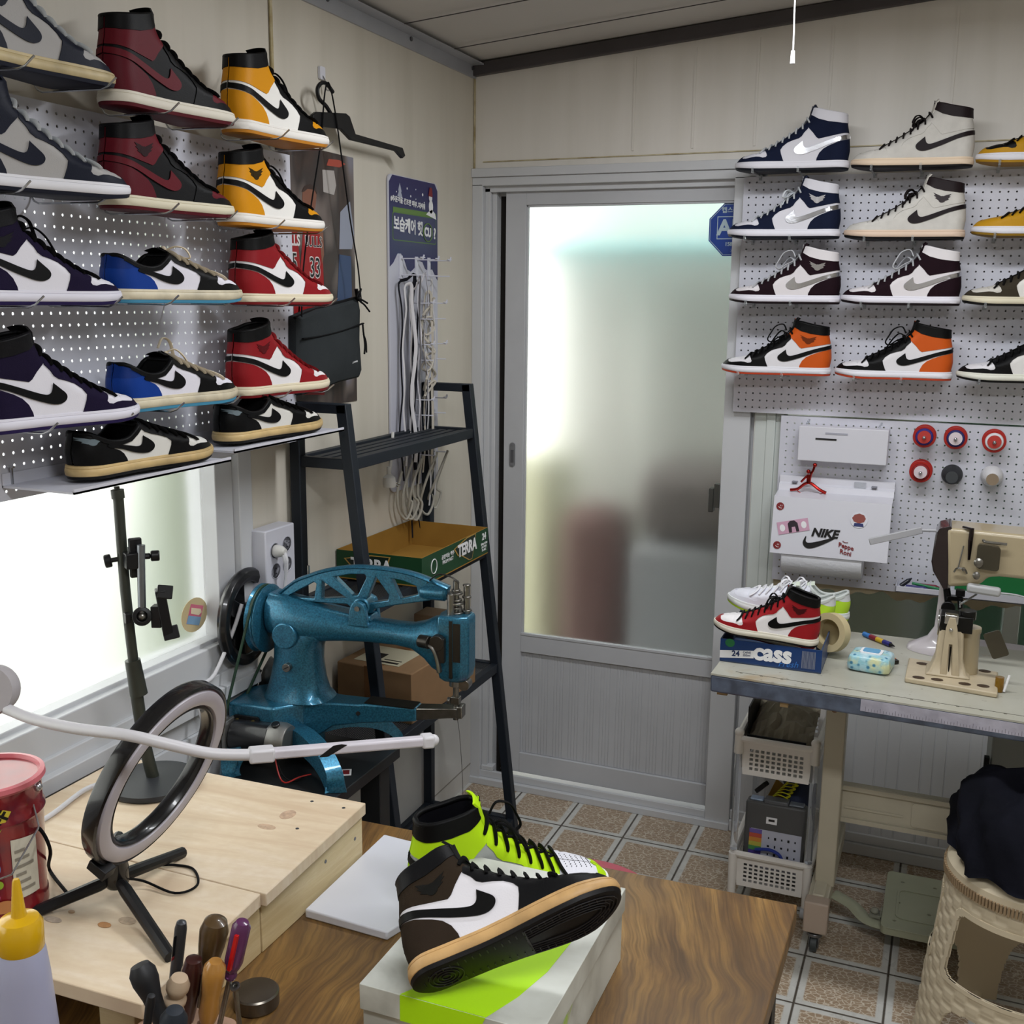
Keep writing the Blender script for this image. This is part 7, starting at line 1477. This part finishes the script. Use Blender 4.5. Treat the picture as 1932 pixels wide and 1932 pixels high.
# ------------------------------------------------------------------ plastic trolley
M_trl = mat('cream white plastic', '#dedad4', .35, spec=.4); M_tub = mat('clear grey tube', '#e6e9ee', .08, trans=.9, ior=1.15)
t = thing('plastic_trolley', 'white plastic basket trolley with clear posts under the sewing table', 'trolley', (0, 0, 0))
KX0, KX1, KY0, KY1 = .942, 1.142, -.428, -.09
def basket(zr_, h, par):
    b = MB(); ins = .014
    def wallp(o, u, L0, L1, nx, nz):
        # a wall face with square holes; u horizontal unit vector; slanted slightly
        o = Vector(o); u = Vector(u)
        hl = []; m_ = .022; px_s = (L1-L0-2*m_)/nx; pz_s = (h-.036)/nz
        for i in range(nx):
            for j in range(nz):
                cx_, cz_ = L0+m_+(i+.5)*px_s, -h+.012+(j+.5)*pz_s; w_ = px_s*.31; v_ = pz_s*.31
                hl.append([(cx_-w_, cz_-v_), (cx_+w_, cz_-v_), (cx_+w_, cz_+v_), (cx_-w_, cz_+v_)])
        b.prism([(L0+ins*.6, -h), (L1-ins*.6, -h), (L1, 0), (L0, 0)], -.0012, .0012, o, u, (0, 0, 1), hl)
    wallp((KX0, KY0+.006, zr_), (1, 0, 0), .008, KX1-KX0-.008, 10, 5); wallp((KX0, KY1-.006, zr_), (1, 0, 0), .008, KX1-KX0-.008, 10, 5)
    wallp((KX0+.006, KY0, zr_), (0, 1, 0), .008, KY1-KY0-.008, 20, 5); wallp((KX1-.006, KY0, zr_), (0, 1, 0), .008, KY1-KY0-.008, 20, 5)
    b.bb((KX0+.014, KY0+.014, zr_-h), (KX1-.014, KY1-.014, zr_-h+.003)); o1 = b.build('basket', M_trl, par, flatshade=True)
    b = MB(); rim = [Vector((x, y, zr_)) for x, y in rrect(KX0, KY0, KX1, KY1, .022, 5)]; b.tube(rim, .0085, 8, closed=True); b.build('basket_rim', M_trl, par)
    return o1
basket(.470, .098, t); basket(.150, .092, t)
for x, y in ((KX0+.004, KY0+.004), (KX1-.004, KY0+.004), (KX0+.004, KY1-.004), (KX1-.004, KY1-.004)):
    b = MB(); b.cyl((x, y, .16), (x, y, .435), .0095, n=16); b.build('clear_post', M_tub, t)
    b = MB(); b.cyl((x, y, .43), (x, y, .485), .0125, .011, n=16); b.sphere((x, y, .485), .0125, 14, 8); b.build('post_socket', M_trl, t); b = MB(); b.cyl((x, y, .035), (x, y, .15), .0105, .012, n=16); b.build('post_socket', M_trl, t)
    b = MB(); b.cyl((x-.012, y, .018), (x+.012, y, .018), .016, n=20); b.cyl((x, y, .03), (x, y, .04), .008, n=10); b.build('wheel', mat('frosted wheel', '#b9bcc0', .3), t, bevel=.002)
# contents: black box flap with brown paper, grey tool case, navy shoe
t = thing('crumpled_paper', 'olive grey crumpled wrapping paper in the top trolley basket', 'paper', (0, 0, 0)); random.seed(3); b = MB(); N = 14; vs = []
for i in range(N):
    for j in range(N):
        u_, v_ = i/(N-1), j/(N-1); vs.append(Vector((KX0+.02+u_*(KX1-KX0-.04), KY0+.035+v_*.26, 0.45+.05*sin(pi*u_)*sin(pi*v_)+.045*v_+random.uniform(-.010, .012))))
b._add(vs, [(i*N+j, (i+1)*N+j, (i+1)*N+j+1, i*N+j+1) for i in range(N-1) for j in range(N-1)]); o = b.build('paper_sheet', mat('olive grey paper', '#8a8270', .8, var=.15, vscale=15), t, flatshade=True); o.modifiers.new('s', 'SOLIDIFY').thickness = .002
b = MB(); b.bb((KX0+.016, KY0+.05, .40), (KX0+.020, KY1-.05, .54)); b.bb((KX0+.02, KY0+.02, .45), (KX1-.03, KY0+.024, .476)); tag(b.build('black_folder', M_blkp), 'black folder edge standing at the left of the top trolley basket', 'folder')
yc = KY0+.055; cxa, cxb = KX0+.022, KX1-.022; t = thing('tool_case', 'dark grey plastic case with rainbow label in the lower trolley basket', 'case', (0, 0, 0)); M_cs = mat('dark grey case plastic', '#4e4e4e', .5)
RC = Matrix.Rotation(-.10, 3, 'X'); o0 = Vector(((cxa+cxb)/2, yc, .068))
def CB(c, d, name, m, bev=.003): b = MB(); b.box(o0+RC @ Vector(c), d, RC); return b.build(name, m, t, bevel=bev)
wc = cxb-cxa
CB((0, 0, .105), (wc, .045, .21), 'case_body', M_cs, .006);
CB((.0, -.003, .214), (wc*.4, .038, .012), 'carry_handle', mat('case handle grey', '#55575a', .4)); CB((-wc*.33, -.0, .2125), (wc*.22, .03, .006), 'latch', mat('clear blue grey latch', '#8c9cb4', .3)); CB((wc*.33, -.0, .2125), (wc*.25, .03, .006), 'latch', mat('clear grey latch', '#6a7078', .3))
CB((-.008, -.0232, .165), (.028, .0008, .018), 'name_tag', M_wh, 0); CB((-.008, -.0238, .166), (.016, .0005, .006), 'tag_print', M_blk, 0)
CB((.006, -.0231, .085), (wc*.84, .0008, .105), 'contents_label', mat('pale lilac label', '#b4b6c4', .5), 0)
for k, cc_ in enumerate(('#6b5aa0', '#b8503c', '#c9863a', '#b9b04a', '#4c8c50', '#4a3a8c', '#3a78b8', '#3a98b4', '#6e6c70')): CB((-wc*.30, -.0240, .131-k*.0115), (wc*.21, .0005, .0112), 'rainbow_band', mat('band '+cc_, cc_, .5), 0)
for i in range(5):
    for j in range(4): CB((-wc*.08+i*wc*.11, -.0240, .118-j*.022), (.0055 if (i+j) % 2 else .0035, .0005, .007 if i % 2 else .005), 'tool_icon', M_blkp, 0)

b = MB(); b.tube([(cxa+.035, KY0+.025, .158), (cxa+.07, KY0+.022, .166), (cxa+.095, KY0+.02, .160), (cxa+.105, KY0+.02, .148)], .0045, 8, smooth=3); tag(b.build('blue_pouch', mat('blue translucent plastic', '#2a3e98', .3, trans=.2)), 'blue plastic strap poking out of the lower trolley basket', 'strap')
b = MB(); b.sphere((1.085, -.27, .26), .05, 18, 12, (.9, 1.5, 1.3)); b.sphere((1.075, -.24, .31), .038, 16, 10, (1, 1.2, 1.2)); t = thing('navy_shoe', 'dark navy shoe with yellow laces standing in the lower trolley basket', 'shoe', (0, 0, 0)); b.build('upper', mat('navy mesh', '#161f38', .8), t)
random.seed(5)
for k in range(7): b = MB(); x_ = 1.022+.006*k; b.tube([(x_, -.33, .275+.008*k), (x_+.02, -.345, .295+.009*k), (x_+.045, -.34, .285+.011*k), (x_+.03, -.33, .27+.012*k)], .0028, 6, smooth=4, flat=.5); b.build('lace', mat('yellow lace', '#b8b414', .7), t)
b = MB(); b.prism([(0, 0), (.06, 0), (.055, .10), (.03, .12), (.01, .07)], 0, .003, (1.0, -.31, .20), (1, .3, 0), (0, 0, 1)); tag(b.build('yellow_card', mat('mustard card', '#8c6a20', .7)), 'mustard yellow card behind the grey case in the trolley', 'card')
b = MB(); b.bar((.985, -.33, .29), (1.01, -.34, .32), .02, .012); tag(b.build('black_clip', M_blkp, bevel=.002), 'black plastic buckle above the grey case in the trolley', 'buckle')

# ------------------------------------------------------------------ woven plastic stool with black cloth
SX, SY = 1.622, -.80
t = thing('wicker_stool', 'beige plastic stool moulded like wicker at the lower right', 'stool', (SX, SY, 0)); M_wk = mat('beige wicker plastic', '#c6b99f', .45, spec=.35); M_wk2 = mat('pinkish beige inner band', '#a59289', .5)
HS = .455
def rad(z): return .160+.052*(1-z/HS)
def weave(a, z): 
    i = math.floor(a/(2*pi)*200+.01); j = math.floor(z/.0085+.01)
    return .0022*(1 if ((i//5+j//2) % 2) else (.6 if j % 2 else .0))+(-.0008 if i % 5 == 0 else 0)
# wall with arched openings: grid in (angle, height), skipping opening cells
openings = [(radians(-114+90*k), .58, .228, .368) for k in range(4)]
def in_open(a, z, g_=0):
    for ca, hw, z0, z1 in openings:
        d = (a-ca+pi) % (2*pi)-pi
        s_ = hw*(1-.12*(z-z0)/(z1-z0))+g_/.18
        if abs(d) < s_ and z0-g_ < z < z1+g_:
            # rounded corners
            dx = (s_-abs(d))*.18; dz = min(z-(z0-g_), z1+g_-z)
            if dx > .02 or dz > .02 or math.hypot(.02-dx, .02-dz) < .02: return True
    return False
def stool_grid(off, cond, m, name, z0=0.0, z1=HS-.03, nz=150, na=400, wv=True, th=.004):
    b = MB(); used = {}; vs = []; fs = []
    def vid(i, j, lay):
        k = (i % na, j, lay)
        if k not in used:
            a = 2*pi*i/na; z = z0+(z1-z0)*j/nz; r = rad(z)+off-lay*th+(weave(a, z) if wv and not lay else 0); used[k] = len(vs); vs.append(Vector((r*cos(a), r*sin(a), z)))
        return used[k]
    cells = {(i, j) for i in range(na) for j in range(nz) if cond(2*pi*(i+.5)/na, z0+(z1-z0)*(j+.5)/nz)}
    for i, j in cells:
        fs.append((vid(i, j, 0), vid(i+1, j, 0), vid(i+1, j+1, 0), vid(i, j+1, 0))); fs.append((vid(i, j, 1), vid(i, j+1, 1), vid(i+1, j+1, 1), vid(i+1, j, 1)))
        for di, dj, e in ((-1, 0, ((i, j), (i, j+1))), (1, 0, ((i+1, j), (i+1, j+1))), (0, -1, ((i, j), (i+1, j))), (0, 1, ((i, j+1), (i+1, j+1)))):
            if (((i+di) % na), j+dj) not in cells: (p1_, q1_), (p2_, q2_) = e; fs.append((vid(p1_, q1_, 0), vid(p2_, q2_, 0), vid(p2_, q2_, 1), vid(p1_, q1_, 1)))
    b._add(vs, fs); return b.build(name, m, t, sharp=50)
foot_cut = lambda a, z: any(abs(((a-ca+pi) % (2*pi))-pi) < .56 and z < .172*(1-(((a-ca+pi) % (2*pi)-pi)/.56)**6)**.5 for ca, *_ in openings)
stool_grid(0, lambda a, z: not in_open(a, z) and not foot_cut(a, z), M_wk, 'woven_wall')
stool_grid(.003, lambda a, z: in_open(a, z, .011) and not in_open(a, z, .0), M_wk, 'opening_trim', wv=False)
b = MB(); b.lathe([(rad(HS-.03)+.001, HS-.034), (rad(HS-.03)+.006, HS-.028), (rad(HS-.03)+.004, HS-.012), (rad(HS)+.0, HS-.004), (rad(HS)-.008, HS), (0, HS)], 64); b.build('stool_top', M_wk, t)
b = MB(); rr0 = rad(HS-.04)+.005
for k in range(150): a = 2*pi*k/150; b.bar(((rr0+.001)*cos(a), (rr0+.001)*sin(a), HS-.042), ((rr0+.001)*cos(a), (rr0+.001)*sin(a), HS-.024), .0045, .006, up=(cos(a), sin(a), 0))
b.build('braided_rim', mat('tan braided rim', '#957f62', .55), t)
b = MB()
for ca, *_ in openings:
    a = ca+pi/4; r_ = rad(0); b.sphere((r_*cos(a), r_*sin(a), .012), .016, 12, 8, (1, 1, .75))
b.build('foot_bump', M_wk, t)
# dark cloth heaped on the stool
t = NT('navy black cloth', .9); n = t.noise(t.tc, 400, 2); t.color(t.ramp(t.noise(t.tc, 8, 3), [(.3, '#0b0c12'), (.7, '#15161f')])); t.bump(n, .5, .0008); t.b.inputs['Specular IOR Level'].default_value = .1
b = MB(); N, K = 72, 26; vs = []
for j in range(K):
    u_ = j/(K-1)
    for i in range(N):
        a = 2*pi*i/N
        th_ = u_*pi*.5
        rr = (.179*cos(th_)**.42)*(1+.06*sin(3*a+1)+.04*sin(7*a+u_*6)+.02*sin(13*a-u_*9)); zz = HS+.002+.155*sin(th_)**.9*(1+.10*sin(2*a+.7)+.08*sin(5*a-u_*4))
        ridge_ = .012*abs(sin(5*a+u_*5+sin(3*a)))*(1-u_)+.008*abs(sin(9*a-u_*7))*(1-u_*.5)
        lean = .05*u_
        vs.append(Vector((SX+(rr-ridge_)*cos(a)-.5*lean, SY+(rr-ridge_)*sin(a)+lean, max(zz-ridge_*.6, HS+.003+.006*(1+sin(11*a))*(1-u_)))))
b._add(vs, [(j*N+i, j*N+(i+1) % N, (j+1)*N+(i+1) % N, (j+1)*N+i) for j in range(K-1) for i in range(N)]); b._add(vs[-N:], [tuple(range(N))])
tag(b.build('heaped_cloth', t.m, sharp=80), 'black navy cloth heaped on top of the wicker stool', 'cloth')

# ------------------------------------------------------------------ security sign on the door glass, pull cord
q = at(1385, 433, 'Y', .028); t = thing('security_sign', 'blue octagonal security sticker at the upper right of the door glass', 'sign', (0, 0, 0)); M_sg = mat('royal blue sign', '#1d3f8e', .35); M_sl = mat('pale grey blue print', '#a9bcc4', .4)
R8 = .078; oc = lambda r: [(r*cos(pi/8+k*pi/4)*.98, r*sin(pi/8+k*pi/4)) for k in range(8)]
b = MB(); b.prism(oc(R8), 0, .0006, (q.x, .0295, q.z), (1, 0, 0), (0, 0, 1)); b.build('sign_plate', M_sg, t)
b = MB(); b.prism(oc(R8-.003), 0, .0003, (q.x, .0289, q.z), (1, 0, 0), (0, 0, 1), [oc(R8-.0045)]); b.prism([(-.048, -.026), (.05, -.026), (.05, .036), (-.048, .036)], 0, .0003, (q.x, .0289, q.z), (1, 0, 0), (0, 0, 1), [[(-.046, -.024), (.048, -.024), (.048, .034), (-.046, .034)]]); b.build('sign_outline', M_sl, t)
text('sign_lettering', 'ADT', .058, M_sl, t, (q.x+.012, .0285, q.z+.004), (1, 0, 0), (0, 0, 1), bold=.002); text('sign_korean', '캡스경비구역', .017, M_sl, t, (q.x+.01, .0285, q.z+.052), (1, 0, 0), (0, 0, 1), bold=.0004); text('sign_number', '1588-6400', .014, M_sl, t, (q.x+.006, .0285, q.z-.040), (1, 0, 0), (0, 0, 1), bold=.0004); text('sign_korean', '고객센터', .009, M_sl, t, (q.x+.008, .0285, q.z-.057), (1, 0, 0), (0, 0, 1))
t = thing('pull_cord', 'thin white lamp pull cord with plastic end hanging from above', 'pull cord', (0, 0, 0)); b = MB(); c_ = [at(1496, 100, 'Y', -.80), at(1498, 60, 'Y', -.80), at(1500, 0, 'Y', -.80)]; b.tube(c_+[Vector((c_[-1].x+.002, -.80, 2.31))], .0016, 6, smooth=3); b.build('cord', mat('white cord', '#e2e2e4', .5), t)
b = MB(); e = at(1495, 120, 'Y', -.80); b.cyl(e, c_[0]+Vector((0, 0, .004)), .0048, .0038, n=10); b.build('cord_end', mat('white plastic pull', '#e8e8ea', .35), t)
# the tube lamp fixture above the frame, plus an added body over the fill light
for nm, lab, (x, y, z) in (('ceiling_lamp', 'white ceiling tube lamp above the shoes', (1.2, -1.05, 2.322)), ('ceiling_lamp', 'added white lamp body over the fill light behind the camera', (1.7, -2.7, 2.364))):
    t = thing(nm, lab, 'lamp', (x, y, z)); MB().bb((-.62, -.07, 0), (.62, .07, .02)).build('lamp_body', M_white, t, bevel=.004)
